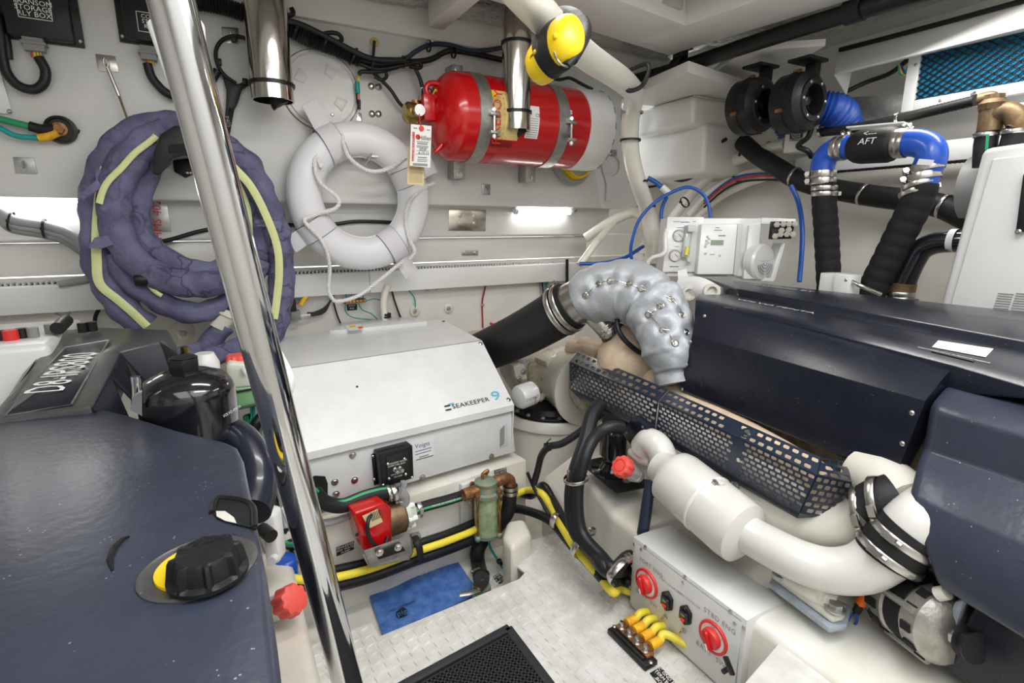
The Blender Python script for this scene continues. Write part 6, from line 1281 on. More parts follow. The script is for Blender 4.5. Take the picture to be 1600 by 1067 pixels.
MB().sweep([zp(*q)+Z*.001 for q in [(176, 892), (172, 875), (178, 858), (190, 845), (202, 839)]], lambda u, a, i: .004*math.sin(math.pi*(u*.9+.05))+.001, 8).build('moulded_arc', 'black_plastic', le)
# grab recess
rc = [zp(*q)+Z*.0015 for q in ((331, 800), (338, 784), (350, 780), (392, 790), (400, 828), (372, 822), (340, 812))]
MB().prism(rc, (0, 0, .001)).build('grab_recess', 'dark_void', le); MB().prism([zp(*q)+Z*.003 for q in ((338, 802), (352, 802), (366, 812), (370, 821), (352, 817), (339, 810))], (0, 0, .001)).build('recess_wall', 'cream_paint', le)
tube('recess_rim', [zp(*q)+Z*.002 for q in ((332, 803), (338, 784), (352, 780), (392, 790), (398, 826))], .005, 'black_plastic', le, 8)
# ridge with lettering
def rz(px, py): return P(px, py, z=zc_+.005+max(0, (650-py))/138*.105)
ridge = [(-60, 690), (5, 657), (115, 639), (143, 634), (170, 585), (187, 548), (250, 532), (278, 552), (276, 536), (262, 514), (165, 511), (88, 515), (45, 578), (0, 640)]
rp_ = [rz(*q) for q in ridge]; MB().prism(rp_, (0, 0, -.11)).build('ridge_cover', 'engine_grey', le, .008, bseg=2)
lp = [rz(*q)+Z*.0035 for q in ((8, 652), (112, 634), (171, 533), (102, 545))]; MB().prism(lp, (0, 0, -.004)).build('name_plate', 'engine_cover', le, .001)
tube('plate_edge', [rz(*q)+Z*.003 for q in ((8, 652), (112, 634), (171, 533), (102, 545))], .0028, 'zinc', le, 6, closed=True, sm=False)
ta, tb = rz(60, 628)+Z*.005, rz(140, 546)+Z*.005; lu = (tb-ta).normalized(); lv = (rz(100, 545)-rz(171, 533)); lv = (lv-lu*lv.dot(lu)).normalized()
if lu.cross(lv).z < 0: lv = -lv
text('D8-IPS800', (ta+tb)/2, lu, lv, .115, 'ink_white', le, sx=(tb-ta).length/.66*.98, depth=.001, space=1.05)
# sloped flank of the ridge, left
MB().prism([rz(0, 640), rz(45, 578), rz(88, 515), P(70, 530, z=zc_+.065), P(-10, 660, z=zc_-.05)], (-.01, 0, -.02)).build('ridge_flank', 'engine_grey', le, .002)
# recessed pocket wall round the oil filter
pk = [rz(*q) for q in ((143, 634), (170, 585), (187, 548), (250, 532), (278, 552))]
for a_, b_ in zip(pk, pk[1:]): MB().prism([a_-Z*.006, b_-Z*.006, b_+V((.03, -.05, -.10)), a_+V((.05, .0, -.10))], (.004, 0, -.002)).build('pocket_wall', 'engine_cover', le)
# black oil filter canister
fz = P(290, 590, y=1.42); rF = .102
of = thing('filter_canister', 'glossy black oil filter canister with hex cap beside left engine', 'oil filter', fz-Z*.2)
zt = P(292, 578, y=1.42).z
MB().lathe(V((fz.x, fz.y, zt-.20)), Z, [(0, rF*.98), (.09, rF), (.14, rF), (.15, rF*.995), (.165, rF*.95), (.185, rF*.80), (.198, rF*.5), (.204, rF*.28)], 48).build('canister', 'black_gloss', of)
MB().cyl((fz.x, fz.y, zt-.0), (fz.x, fz.y, zt+.03), .034, seg=6).cyl((fz.x, fz.y, zt+.03), (fz.x, fz.y, zt+.034), .028, seg=20).build('hex_cap', 'black_plastic', of, .002)
MB().lathe(V((fz.x, fz.y, zt-.225)), Z, [(0, rF*.98), (.0, rF*1.05), (.018, rF*1.07), (.03, rF*1.03), (.03, rF*.98)], 48, cap=False).build('seal_ring', 'black_rubber', of); MB().lathe(V((fz.x, fz.y, zt-.40)), Z, [(0, rF*.9), (.15, rF*1.0), (.18, rF*1.03)], 40).build('filter_head', 'cream_paint', of)
text('VOLVO PENTA', V((fz.x+rF*.86, fz.y-rF*.54, zt-.10)), V((.54, .86, 0)), Z, .011, 'ink_white', of)
MB().prism([P(203, 640, y=1.3), P(208, 620, y=1.3), P(222, 612, y=1.3), P(222, 650, y=1.3)], (0, .02, 0)).build('chrome_bracket', 'chrome', le); tube('dip_tube', [P(212, 588, y=1.35), P(214, 610, y=1.35), P(213, 640, y=1.35)], .010, 'chrome', le, 8)
# black intake duct on the right flank
o = tube('intake_duct', [P(350, 672, d=1.32), P(378, 690, d=1.28), P(398, 725, d=1.24), P(402, 765, d=1.2), P(392, 800, d=1.15)], .042, 'navy_gloss', le, 20)
# fittings on the engine flank
o = thing('sensor_cluster', 'white sensor block with black plug on left engine flank', 'sensor', P(420, 870, d=1.35))
MB().prism([P(405, 800, d=1.36), P(428, 805, d=1.36), P(437, 880, d=1.36), P(415, 890, d=1.36)], FH*.05).build('block', 'white_paint', o, .01); MB().cyl(P(424, 838, d=1.33), P(410, 826, d=1.36), .017, seg=14).build('plug', 'black_plastic', o); MB().lathe(P(429, 872, d=1.33), -FW, [(0, .012), (.02, .012)], 12).build('nipple', 'white_paint', o)
o = MB().lathe(P(446, 884, d=1.50), Z, [(-.05, .032), (.02, .032), (.025, .028)], 22).build('blue_ring', 'blue_silicone'); tagp(o, 'blue hose end beside the yellow cable at lower left', 'hose')
o = thing('red_plug', 'red ribbed cap below the left engine near the ladder', 'cap', P(455, 960, d=1.3)); cc2 = P(447, 942, d=1.24); ribcap(o, cc2, (RT*.75+UP*.5-FW*.45), .036, .04, 'cap_red', 9); MB().lathe(cc2, -(RT*.75+UP*.5-FW*.45), [(0, .03), (.05, .03)], 20).build('neck', 'white_paint', o)
# coolant bottle
cb = thing('coolant_bottle', 'white coolant bottle with green fluid and red cap behind pole', 'bottle', P(380, 650, y=1.72)); yb = 1.72
MB().prism([P(353, 575, y=yb), P(358, 566, y=yb), P(408, 570, y=yb), P(412, 604, y=yb), P(362, 608, y=yb)], (0, .14, 0)).build('upper_tank', 'tank_clear', cb, .012, bseg=3); MB().prism([P(361, 606, y=yb), P(412, 603, y=yb), P(412, 632, y=yb), P(371, 639, y=yb)], (0, .14, 0)).build('lower_tank', 'tank_green', cb, .008, bseg=3)
tube('wire_frame', [P(360, 600, y=yb-.005), P(364, 616, y=yb-.005), P(371, 639, y=yb-.005), P(410, 630, y=yb-.005)], .004, 'black_plastic', cb, 6, sm=False); tube('wire_frame', [P(361, 614, y=yb-.005), P(412, 604, y=yb-.005)], .0035, 'black_plastic', cb, 6, sm=False)
ribcap(cb, P(374, 566, y=yb+.06), Z, .035, .025, 'cap_red', 12)
MB().cyl(P(378, 575, y=yb-.01), P(384, 585, y=yb-.01), .006, seg=8).build('vent_nipple', 'tank_clear', cb)
o = MB().lathe(P(320, 562, y=1.75), Z, [(-.1, .035), (-.01, .038), (0, .034), (.02, .026)], 20).build('vent_bottle', 'white_paint'); tagp(o, 'small white bottle top behind the black filter canister', 'bottle')
o = MB().lathe(P(290, 556, y=1.9), Z, [(-.1, .02), (0, .02), (.006, .012), (.03, .012)], 14).build('brass_cock', 'brass'); tagp(o, 'brass drain cock tip behind the black filter canister', 'valve')
# side bench behind the left engine with caps
sh = thing('battery_box', 'white battery box with red and black caps behind left engine', 'box', P(40, 600, y=2.1)); MB().bx(-1.3, P(100, 540, y=1.95).x, 1.8, 2.25, H-.75, P(40, 530, y=1.9).z).build('box_body', 'white_paint', sh, .02, bseg=3)
zs = P(40, 530, y=1.9).z
for px, py, m_, r_ in ((18, 527, 'red_plastic', .018), (36, 524, 'black_plastic', .014), (53, 523, 'grey_plastic', .014), (80, 517, 'grey_plastic', .014), (130, 515, 'black_plastic', .012), (145, 513, 'black_plastic', .013), (2, 528, 'black_plastic', .012)):
    MB().cyl(P(px, py+4, z=zs), P(px, py+4, z=zs)+Z*.028, r_, seg=12).build('cap', m_, sh)
MB().cyl(P(92, 524, z=zs)+Z*.02, P(106, 516, z=zs)+Z*.03, .018, seg=14).build('elbow_plug', 'black_plastic', sh)
o = tube('black_lead', [P(148, 512, y=2.45), P(149, 495, y=2.47), P(155, 482, y=2.49)], .007, 'cable', None, 8); tagp(o, 'thin black lead rising behind the left engine', 'wire')
o = tube('teal_lead', [P(-4, 505, y=2.48), P(2, 515, y=2.47), P(6, 524, y=2.45)], .006, 'teal', None, 8); tagp(o, 'teal lead at the far left edge below the duct', 'wire')
# ================================================================== gyro stabiliser
gy = thing('gyro_stabiliser', 'large white gyro stabiliser cabinet with sloped front cover', 'stabiliser', (.55, 2.0, H-.9))
ga = R(5.5); gu = V((math.cos(ga), math.sin(ga), 0)); gn = V((math.sin(ga), -math.cos(ga), 0))   # gu along front, gn towards viewer
def GP(px, py, off=0): # point on the front plane
    o = P(799, 631, y=1.63); r = FW+RT*((px-800)/FPX)-UP*((py-533.5)/FPX); k = ((o+gn*off-EYE).dot(gn))/r.dot(gn); return EYE+r*k
fr_ = GP(799, 631); zfold = fr_.z; ztop = P(752, 533, y=1.89).z; fR = P(752, 533, y=1.89); 
def along(p, ztar, s): return V((p.x+gu.x*s, p.y+gu.y*s, ztar))
WL_ = -.80
zbot = GP(805, 705).z
prof_r = [V((fr_.x, fr_.y, zbot)), V((fr_.x, fr_.y, zfold-.018)), V((fr_.x, fr_.y, zfold)), fR, V((fR.x+.03, 2.42, ztop)), V((fR.x+.08, 2.42, zbot))]
# front face panel (vertical)
a0 = V((fr_.x, fr_.y, zbot))+gu*.03; a1 = a0+gu*-.79
pts = [GP(803, 645)-Z*0, GP(806, 700), GP(806, 705), GP(700, 733), GP(620, 754), GP(530, 776), GP(440, 799), GP(430, 720), GP(440, 717)]
b_r, t_r = GP(806, 706), GP(799, 640); t_l = t_r-gu*.79; t_l.z = t_r.z; b_l = b_r-gu*.79; b_l.z = b_r.z
MB().prism([t_r, t_l, b_l, b_r], -gn*.55).build('body', 'gyro_white', gy, .006)
# sloped top cover with lip, fold and flat top as one folded sheet
lip = .022; p_lo = fr_+gn*.012; p_hi = fR; p_bk = V((fR.x+.045, 2.42, ztop)); sl = gu*-.80
sheet = [p_lo-Z*lip, p_lo, p_hi, p_bk, p_bk-Z*.1]
vs = [V(p) for p in sheet]+[V(p)+sl for p in sheet]; vs[-1].z = vs[4].z
MB().add(vs+[], [(i, i+1, i+6, i+5) for i in range(4)]).build('sloped_cover', 'gyro_white', gy, .0, solid=-.004, ang=20)
# end plate on the right
MB().prism([p_lo-Z*lip, p_lo, p_hi, p_bk, V((p_bk.x, p_bk.y, zbot)), V((fr_.x, fr_.y, zbot))], gu*.004-Z*0).build('end_plate', 'gyro_white', gy)
seam0, seam1 = p_hi, p_hi+sl; nrm = (p_hi-p_lo).cross(gu).normalized(); nrm = nrm if nrm.dot(gn) > 0 else -nrm
MB().sweep([seam0+nrm*.004, seam1+nrm*.004], .0022, 6).build('seam', 'ink_grey', gy)
for q in ((754, 536), (796, 621)): 
    tq = .05 if q[1] < 600 else .93; c = p_hi.lerp(p_lo, tq)-gu*.012; screw(c+nrm*.005, nrm, .009, gy)
for q in ((551, 711), (554, 750), (523, 753), (525, 772), (660, 746), (768, 713)): bolt(GP(*q, .001), gn, .0075, gy)
for q in ((693, 503), (564, 518)): screw(P(*q, z=ztop+.002), Z, .009, gy, 'black_plastic')
# rear raised tray
MB().prism([P(515, 524, z=ztop), P(535, 511, z=ztop), P(638, 501, z=ztop), P(668, 509, z=ztop), P(540, 523, z=ztop)], (0, 0, .022)).build('rear_tray', 'gyro_white', gy, .004); quad('warning_label', [P(538, 509, z=ztop+.023), P(562, 506, z=ztop+.023), P(568, 514, z=ztop+.023), P(545, 517, z=ztop+.023)], 'tag_white', gy); quad('yellow_triangle', [P(546, 509, z=ztop+.0245), P(556, 508, z=ztop+.0245), P(555, 511, z=ztop+.0245), P(548, 512, z=ztop+.0245)], 'yellow', gy); quad('orange_mark', [P(559, 511, z=ztop+.0245), P(566, 510, z=ztop+.0245), P(567, 513, z=ztop+.0245), P(561, 514, z=ztop+.0245)], 'orange', gy)
# hand hole right, pipe cut-out left
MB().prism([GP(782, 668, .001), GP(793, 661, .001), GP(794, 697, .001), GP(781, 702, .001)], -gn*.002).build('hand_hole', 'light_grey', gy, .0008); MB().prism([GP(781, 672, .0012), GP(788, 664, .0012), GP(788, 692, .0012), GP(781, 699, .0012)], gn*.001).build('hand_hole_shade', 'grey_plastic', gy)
MB().prism([GP(480, 748, .001), GP(492, 743, .001), GP(508, 744, .001), GP(512, 755, .001), GP(512, 782, .001), GP(478, 790, .001)], gn*.001).build('pipe_cutout', 'dark_void', gy)
# logo
su = (gu).normalized(); sv = (p_hi-p_lo).normalized(); 
def SP(px, py):
    r = FW+RT*((px-800)/FPX)-UP*((py-533.5)/FPX); k = (p_lo+nrm*.0062-EYE).dot(nrm)/r.dot(nrm); return EYE+r*k
text('SEAKEEPER', SP(736, 629.5), su, sv, .026, 'ink', gy, sx=1.16, space=1.05); text('9', SP(775, 618.5), su, sv, .058, 'sea_blue', gy, sx=1.5)
for k, (x0, y0, mm) in enumerate([(694, 634, 'ink'), (700, 631, 'sea_blue'), (696, 640, 'ink')]): MB().prism([SP(x0, y0), SP(x0+9, y0-2), SP(x0+9.5, y0+0.2), SP(x0+1, y0+2)], nrm*.0006).build('logo_bar', mm, gy)
MB().lathe(SP(558, 604), nrm, [(0, .004), (.001, .004)], 10).build('screw_hole', 'ink', gy)
# inspection sticker
MB().prism([GP(644, 692, .001), GP(678, 682, .001), GP(678, 710, .001), GP(645, 721, .001)], gn*.0008).build('service_sticker', 'tag_white', gy)
text('Voigts', GP(660, 695, .0022), gu, Z, .022, 'ink_blue', gy)
for x0, x1, yy, mm in ((649, 674, 703, 'ink_blue'), (649, 674, 707.5, 'ink_blue'), (655, 670, 713, 'ink'), (650, 677, 716, 'ink')):
    a, b = GP(x0, yy+(660-x0)*.28, .0022), GP(x1, yy+(660-x1)*.28, .0022); MB().box((a+b)/2, ((b-a).length, .0005, .0022), ((b-a).normalized(), gn, (b-a).normalized().cross(gn))).build('print_line', mm, gy)
# pump control box on the gyro front
bx_ = thing('control_box', 'black pump control box with two switches on gyro front', 'control box', GP(612, 760, .0))
MB().prism([GP(580, 709, .002), GP(640, 692, .002), GP(642, 742, .002), GP(584, 757, .002)], gn*.006).build('flange', 'black_plastic', bx_, .002); MB().prism([GP(592, 710, .05), GP(645, 696, .05), GP(647, 747, .05), GP(597, 763, .05)], -gn*.05).build('housing', 'black_plastic', bx_, .004)
MB().prism([GP(603, 714, .051), GP(637, 703, .051), GP(639, 741, .051), GP(605, 753, .051)], gn*.003).build('switch_plate', 'ink', bx_, .001)
for q in ((617, 733), (625, 731)): MB().lathe(GP(*q, .054), gn, [(0, .008), (.004, .008), (.006, .004), (.02, .003), (.022, .005)], 14).build('toggle', 'steel', bx_)
for q in ((606, 725), (632, 717), (634, 741), (608, 748)): screw(GP(*q, .054), gn, .005, bx_)
for q in ((583, 713), (585, 749), (638, 694), (599, 758), (644, 746)): screw(GP(*q, .008 if q[0] != 599 and q[0] != 644 else .05), gn, .005, bx_)
for b_, px, py, sz in (('SEAKEEPER WATER', 621, 722, .0078), ('PUMP CTRL BOX', 620, 726, .0078), ('ON OFF', 622, 737, .006), ('MAIN SWITCH', 621, 740, .0065), ('SEA PUMP', 622, 744, .0065)): text(b_, GP(px, py, .0546), gu, Z, sz, 'ink_white', bx_)
# gyro bed
bed_t = GP(822, 711, -.02).z
bd = MB(); q0 = GP(823, 718, .03); q1 = q0-gu*.93; q1.z = q0.z
struct(MB().prism([q0, q1, q1-gn*.6, q0-gn*.6], (0, 0, -.90)).build('trim_18', 'bilge_white', None, .008))
def BP(px, py, off=0):
    r = FW+RT*((px-800)/FPX)-UP*((py-533.5)/FPX); k = (q0+gn*off-EYE).dot(gn)/r.dot(gn); return EYE+r*k
# left foundation beam
struct(MB().prism([P(395, 650, y=1.85), P(420, 640, y=1.85), P(470, 880, y=1.52), P(445, 905, y=1.50)], (-.0, .06, -.35)).build('trim_19', 'bilge_white', None, .02, bseg=3))
for b_, q in ((('SEAKEEPER', 'RAW WATER', 'STRAINER'), [(772, 735), (791, 730), (792, 741), (773, 746)]), (('SEAKEEPER', 'RAW WATER', 'PUMP'), [(525, 855), (553, 845), (553, 858), (526, 869)])):
    t = thing('label_plate', 'black label plate above the bronze strainer' if b_[2] == 'STRAINER' else 'black label plate left of the red pump', 'sign', BP(*q[3])); pp_ = [BP(a, b, .001) for a, b in q]; MB().prism(pp_, gn*.001).build('plate', 'ink', t)
    h = (pp_[0]-pp_[3]).length
    for k, s in enumerate(b_): text(s, (pp_[0]+pp_[1])/2*(1-(k+.5)/3)+(pp_[2]+pp_[3])/2*((k+.5)/3)+gn*.002, gu, Z, h*.36, 'ink_white', t)
# ---- raw water pump
pm = thing('water_pump', 'red raw water pump on grey bracket below the gyro', 'pump', BP(610, 880, .06))
hl = lambda x, y, o: BP(x, y, o)
MB().prism([BP(552, 802, .13), BP(600, 786, .13), BP(612, 793, .11), BP(613, 848, .11), BP(604, 853, .13), BP(568, 862, .13)], -gn*.10).build('motor_housing', 'red_paint', pm, .008, bseg=3)
plate('data_label', [BP(566, 806, .132), BP(590, 795, .132), BP(598, 815, .132), BP(576, 826, .132)], 'tag_tan', pm, .0008, 0, n=gn)
for k in range(7): plate('barcode_line', [BP(578+2.4*k, 802-1.0*k, .1335), BP(579+2.4*k, 801.6-1.0*k, .1335), BP(583+2.4*k, 814-1.0*k, .1335), BP(582+2.4*k, 814.4-1.0*k, .1335)], 'ink', pm, .0004, 0, n=gn)
MB().lathe(BP(558, 835, .131), gn, [(0, .006), (.001, .006)], 12).build('breather_hole', 'ink', pm)
ca, cb_ = BP(598, 815, .06), BP(630, 804, .06); MB().lathe(ca, cb_-ca, [(0, .052), ((cb_-ca).length*.9, .052), ((cb_-ca).length, .045)], 28).build('motor_body', 'bronze', pm)
MB().lathe(cb_, cb_-ca, [(0, .042), (.012, .046), (.02, .04), (.035, .03)], 24).build('pump_head', 'tank_clear', pm)
for k in range(6):
    an = 2*math.pi*k/6; a, b, d = frame(cb_-ca); MB().cyl(cb_+(a*math.cos(an)+b*math.sin(an))*.04, cb_+d*.03+(a*math.cos(an)+b*math.sin(an))*.04, .009, seg=8).build('head_boss', 'tag_white', pm)
MB().cyl(BP(633, 800, .07), BP(630, 779, .07), .016, seg=14).build('outlet', 'tag_white', pm); tube('grey_elbow', [BP(631, 790, .07), BP(631, 776, .07), BP(622, 769, .07)], .018, 'grey_plastic', pm, 14)
MB().cyl(BP(640, 800, .06), BP(652, 795, .05), .016, seg=14).build('inlet', 'grey_plastic', pm)
MB().prism([BP(566, 866, .14), BP(640, 832, .14), BP(648, 858, .10), BP(640, 872, .16), BP(576, 884, .16)], (0, 0, -.006)).build('shelf_plate', 'zinc', pm, .002)
MB().prism([BP(568, 860, .16), BP(632, 838, .16), BP(646, 862, .16), BP(578, 884, .16)], gn*.004).build('bracket_face', 'zinc', pm, .001); MB().prism([BP(586, 860, .165), BP(624, 846, .165), BP(632, 858, .165), BP(590, 872, .165)], gn*.01).build('motor_foot', 'black_plastic', pm, .002)
for q in ((593, 863), (622, 855)): bolt(BP(*q, .175), gn, .008, pm)
tube('power_cable', [BP(604, 772, .06), BP(588, 790, .10), BP(575, 815, .145), BP(577, 840, .15), BP(590, 853, .15), BP(602, 850, .15), BP(606, 838, .14)], .0058, 'cable', pm, 8)
# hose from gyro to pump
t = thing('green_stripe_hose', 'black hose with green stripe from gyro to pump', 'hose', BP(540, 790, .06)); hpx = [(492, 770), (508, 785), (535, 790), (570, 777), (600, 770), (618, 772)]
tube('hose', [BP(a, b, .055) for a, b in hpx], .022, 'black_rubber', t, 16); tube('green_stripe', [BP(a, b-6.3, .062) for a, b in hpx], .006, 'green_wire', t, 6); clamp('clamp', BP(614, 770, .055), gu, .024, t, .014); clamp('clamp', BP(606, 770, .055), gu, .024, t, .010)
t = thing('green_stripe_hose', 'black hose with green stripe from pump to strainer', 'hose', BP(690, 790, .06)); hpx = [(648, 796), (670, 789), (700, 781), (735, 770)]
tube('hose', [BP(a, b, .05) for a, b in hpx], .018, 'black_rubber', t, 16); tube('green_stripe', [BP(a, b+3.5, .065) for a, b in hpx], .006, 'green_wire', t, 6); text('PREMIUM MARINE HOSE', BP(700, 784, .074), (BP(735, 770, .05)-BP(660, 792, .05)), Z, .011, 'ink_white', t)
for q in ((654, 794), (729, 772)): clamp('clamp', BP(*q, .05), gu, .019, t, .014)
t = thing('grey_conduit', 'grey conduit running behind the pump', 'conduit', BP(560, 810, .04)); tube('conduit', [BP(a, b, .03) for a, b in ((480, 818), (520, 815), (560, 800), (590, 792), (610, 782), (628, 765), (631, 752))], .011, 'grey_hose', t, 10); tie(BP(572, 796, .03), gu, .012, t, .008)
# ---- strainer
s_ = thing('raw_water_strainer', 'corroded bronze raw water strainer with greenish sight glass', 'strainer', BP(757, 835, .10)); so = .09
MB().prism([BP(718, 755, .004), BP(740, 747, .004), BP(740, 826, .004), BP(718, 832, .004)], gn*.02).build('mounting_pad', 'bilge_white', s_, .003)
cb0, ct0 = BP(760, 828, so), BP(757, 772, so); rS = 19*pxm(ct0); axs = Z
MB().cyl(cb0, V((cb0.x, cb0.y, ct0.z)), rS, seg=32).build('sight_glass', 'strainer_glass', s_)
ctz = V((cb0.x, cb0.y, ct0.z)); MB().lathe(ctz, Z, [(0, rS*1.25), (.012, rS*1.25), (.016, rS*1.0), (.035, rS*.9), (.038, rS*.95), (.048, rS*.95), (.056, rS*.6), (.06, rS*.2)], 28).build('head', 'verdigris', s_); MB().lathe(cb0, -Z, [(0, rS*1.2), (.012, rS*1.2), (.018, rS*.8), (.03, rS*.3)], 28).build('base', 'verdigris', s_)
for k in range(4):
    an = 2*math.pi*k/4+.55; d = V((math.cos(an), math.sin(an), 0))*rS*1.3; MB().cyl(cb0+d-Z*.012, ctz+d+Z*.03, .0045, seg=8).build('tie_rod', 'copper', s_); MB().cyl(ctz+d+Z*.014, ctz+d+Z*.028, .010, seg=6).build('wing_nut', 'copper', s_); MB().sphere(cb0+d-Z*.004, .012, 10).build('rod_lug', 'verdigris', s_)
MB().cyl(ctz+gu*-.09+Z*.022, ctz+gu*.0+Z*.022, .021, seg=18).build('inlet_port', 'copper', s_); tube('outlet_elbow', [ctz+Z*.03, ctz+gu*.07+Z*.035, ctz+gu*.098+Z*.022, ctz+gu*.102-Z*.006], .021, 'copper', s_, 14); tube('lid_handle', [ctz+V((-.01, 0, .055)), ctz+V((-.012, 0, .075)), ctz+V((.008, 0, .085)), ctz+V((.0, 0, .07))], .006, 'copper', s_, 8)
oh = ctz+gu*.102; 
t = thing('strainer_hose', 'black hose from strainer down to the seacock', 'hose', BP(745, 900, .05))
tube('hose', [oh+Z*.0, BP(795, 790, .09), BP(790, 805, .085), BP(775, 825, .06), BP(757, 840, .05), BP(746, 862, .06), BP(748, 885, .07), P(752, 906, z=H-1.10)], .026, 'black_rubber', t, 16); clamp('clamp', oh-Z*.006, Z, .027, t, .013, screw=.6); clamp('clamp', oh-Z*.024, Z, .027, t, .013, screw=.6)
sc_ = thing('seacock', 'green corroded seacock with lever handle in the bilge', 'valve', BP(750, 925, .15)); c = P(752, 910, z=H-1.13); MB().lathe(c, -Z, [(-.02, .022), (.01, .024), (.012, .03), (.03, .032), (.05, .03), (.09, .028)], 20).build('body', 'verdigris', sc_); tube('lever', [P(748, 922, z=H-1.13), P(735, 926, z=H-1.12), P(718, 929, z=H-1.12)], .010, 'zinc', sc_, 8, flat=(1, .4)); clamp('clamp', c+Z*.024, Z, .027, sc_, .014)
tube('spindle', [P(752, 918, z=H-1.13), P(744, 923, z=H-1.13)], .012, 'bronze', sc_, 10, sm=False)
o = tube('bonding_wire', [BP(763, 836, .08), BP(766, 855, .08), BP(776, 872, .1), BP(784, 885, .13), BP(795, 900, .17), BP(800, 906, .2)], .0045, 'teal', None, 8); tagp(o, 'teal bonding wire running from strainer into the bilge', 'wire'); tie(BP(780, 877, .12), V((.3, 0, -1)), .008, o, .008)
# stub block right of strainer
sb0 = P(800, 812, z=H-1.02)
struct(MB().prism([P(784, 838, z=H-1.0), P(792, 812, z=H-1.0), P(820, 808, z=H-1.0), P(832, 832, z=H-1.0), P(800, 856, z=H-1.0)], (0, 0, -.28)).build('trim_21', 'bilge_white', None, .02, bseg=3))
# ---- bilge pad
t = thing('absorbent_pad', 'blue absorbent pad lying in the bilge', 'pad', P(660, 940, z=H-1.26)); zp_ = H-1.205
n = 16; A4 = [P(577, 932, z=zp_), P(716, 880, z=zp_), P(748, 928, z=zp_), P(600, 1000, z=zp_)]; vs = []; fs = []
for i in range(n+1):
    for j in range(n+1):
        p = A4[0].lerp(A4[1], i/n).lerp(A4[3].lerp(A4[2], i/n), j/n); p.z += .006*noise.noise(p*14)+.004; vs.append(p)
for i in range(n):
    for j in range(n): k = i*(n+1)+j; fs.append((k, k+1, k+n+2, k+n+1))
MB().add(vs, fs).build('pad', 'pad_blue', t, solid=-.004, ang=80)
lg = [P(a, b, z=zp_+.012) for a, b in ((619, 956), (629, 948), (636, 952), (637, 960), (625, 965), (620, 963))]; MB().prism(lg, (0, 0, .001)).build('logo_patch', 'ink', t, .0003); text('pig', P(628, 957, z=zp_+.0145), A4[1]-A4[0], A4[0]-A4[3], .03, 'pad_blue', t); text('SORBENT MAT', P(627, 947, z=zp_+.0135), A4[0]-A4[1], A4[3]-A4[0], .014, 'ink', t)
t = thing('label_plate', 'black label lying beside the seacock in bilge', 'sign', P(780, 905, z=H-1.26)); q = [P(a, b, z=H-1.205) for a, b in ((770, 902), (779, 895), (791, 905), (780, 912))]; MB().prism(q, (0, 0, .002)).build('plate', 'ink', t)
for k, s in enumerate(('SEAKEEPER', 'RAW WATER', 'SEACOCK')): text(s, q[0].lerp(q[1], .5)*(1-(k+.5)/3)+q[3].lerp(q[2], .5)*((k+.5)/3)+Z*.0025, q[1]-q[0], q[0]-q[3], .016, 'ink_white', t)
o = MB().lathe(BP(662, 900, .001), gn, [(0, .016), (.002, .016), (.002, .011), (-.01, .010)], 20).build('drain_fitting', 'cream_paint'); tagp(o, 'small round drain in the bed side above the blue pad', 'drain')
# ---- cables along the bed
yc_ = [(418, 882, .02), (445, 900, .06), (480, 906, .10), (520, 903, .11), (580, 888, .10), (650, 862, .10), (700, 845, .09), (745, 826, .07), (770, 806, .05), (795, 780, .04), (822, 766, .03)]
ye_ = [P(845, 770, d=1.85), P(860, 790, d=1.82), P(876, 820, d=1.72), P(900, 858, d=1.62), P(935, 898, d=1.52), P(958, 925, d=1.46), V((.945, 1.02, .03)), V((1.0, .9, .03))]
t = thing('yellow_cable', 'yellow battery cable running along the bed and floor', 'cable', BP(600, 890, .1)); tube('cable', [BP(a, b, c+.012) for a, b, c in yc_]+ye_, .0125, 'cable_yellow', t, 12)
t = thing('black_conduit', 'black corrugated conduit below the yellow battery cable', 'conduit', BP(600, 900, .1)); corr('conduit', [BP(a, b+12, c) for a, b, c in [(412, 868, .0)]+yc_[:8]]+[BP(760, 822, .06), BP(790, 800, .05)], .019, 'cable', t, .008, .10, 14)
t = thing('black_cable', 'black cable behind the yellow battery cable', 'cable', BP(600, 880, .1)); tube('cable', [BP(a, b-12, c-.02) for a, b, c in yc_[3:8]]+[BP(770, 800, .04), BP(800, 770, .03), BP(830, 775, .02)]+[p+V((.02, .02, .015)) for p in ye_], .013, 'cable', t, 12)
t = thing('black_cable', 'black cable beside the yellow cable on floor', 'cable', P(900, 870, d=1.6)); tube('cable', [BP(770, 806, .05), P(800, 795, d=1.93), P(830, 800, d=1.88), P(862, 815, d=1.78), P(892, 850, d=1.66), P(925, 885, d=1.56), P(950, 910, d=1.49), V((.95, 1.02, .055)), V((1.0, .92, .055))], .016, 'cable', t, 12)
c_ = BP(655, 862, .11); 
t = thing('cable_clip', 'rubber lined steel clip holding cables on the gyro bed', 'clip', c_)
tube('clip_band', [BP(648, 838, .11), BP(654, 850, .14), BP(657, 872, .145), BP(653, 878, .13)], .007, 'black_rubber', t, 8, flat=(1.6, .6)); MB().box(BP(649, 838, .10), (.03, .02, .02)).build('clip_foot', 'steel', t, .002)
for i, (q, dd2, lab) in enumerate([((908, 850), 1.60, 'steel cable clip nearest the gyro on the floor bundle'), ((965, 892), 1.45, 'steel cable clip nearest the battery switch box')]):
    t = thing('cable_clip', lab, 'clip', P(*q, d=dd2)); px, py = q
    tube('clip_band', [P(px+17, py-20, d=dd2-.0), P(px+6, py-14, d=dd2-.04), P(px-10, py+4, d=dd2-.05), P(px-14, py+14, d=dd2-.03), P(px-8, py+18, d=dd2+.0)], .0075, 'steel', t, 8, flat=(1.6, .5)); MB().box(P(px+17, py-20, d=dd2), (.02, .02, .02)).build('clip_foot', 'steel', t, .002)
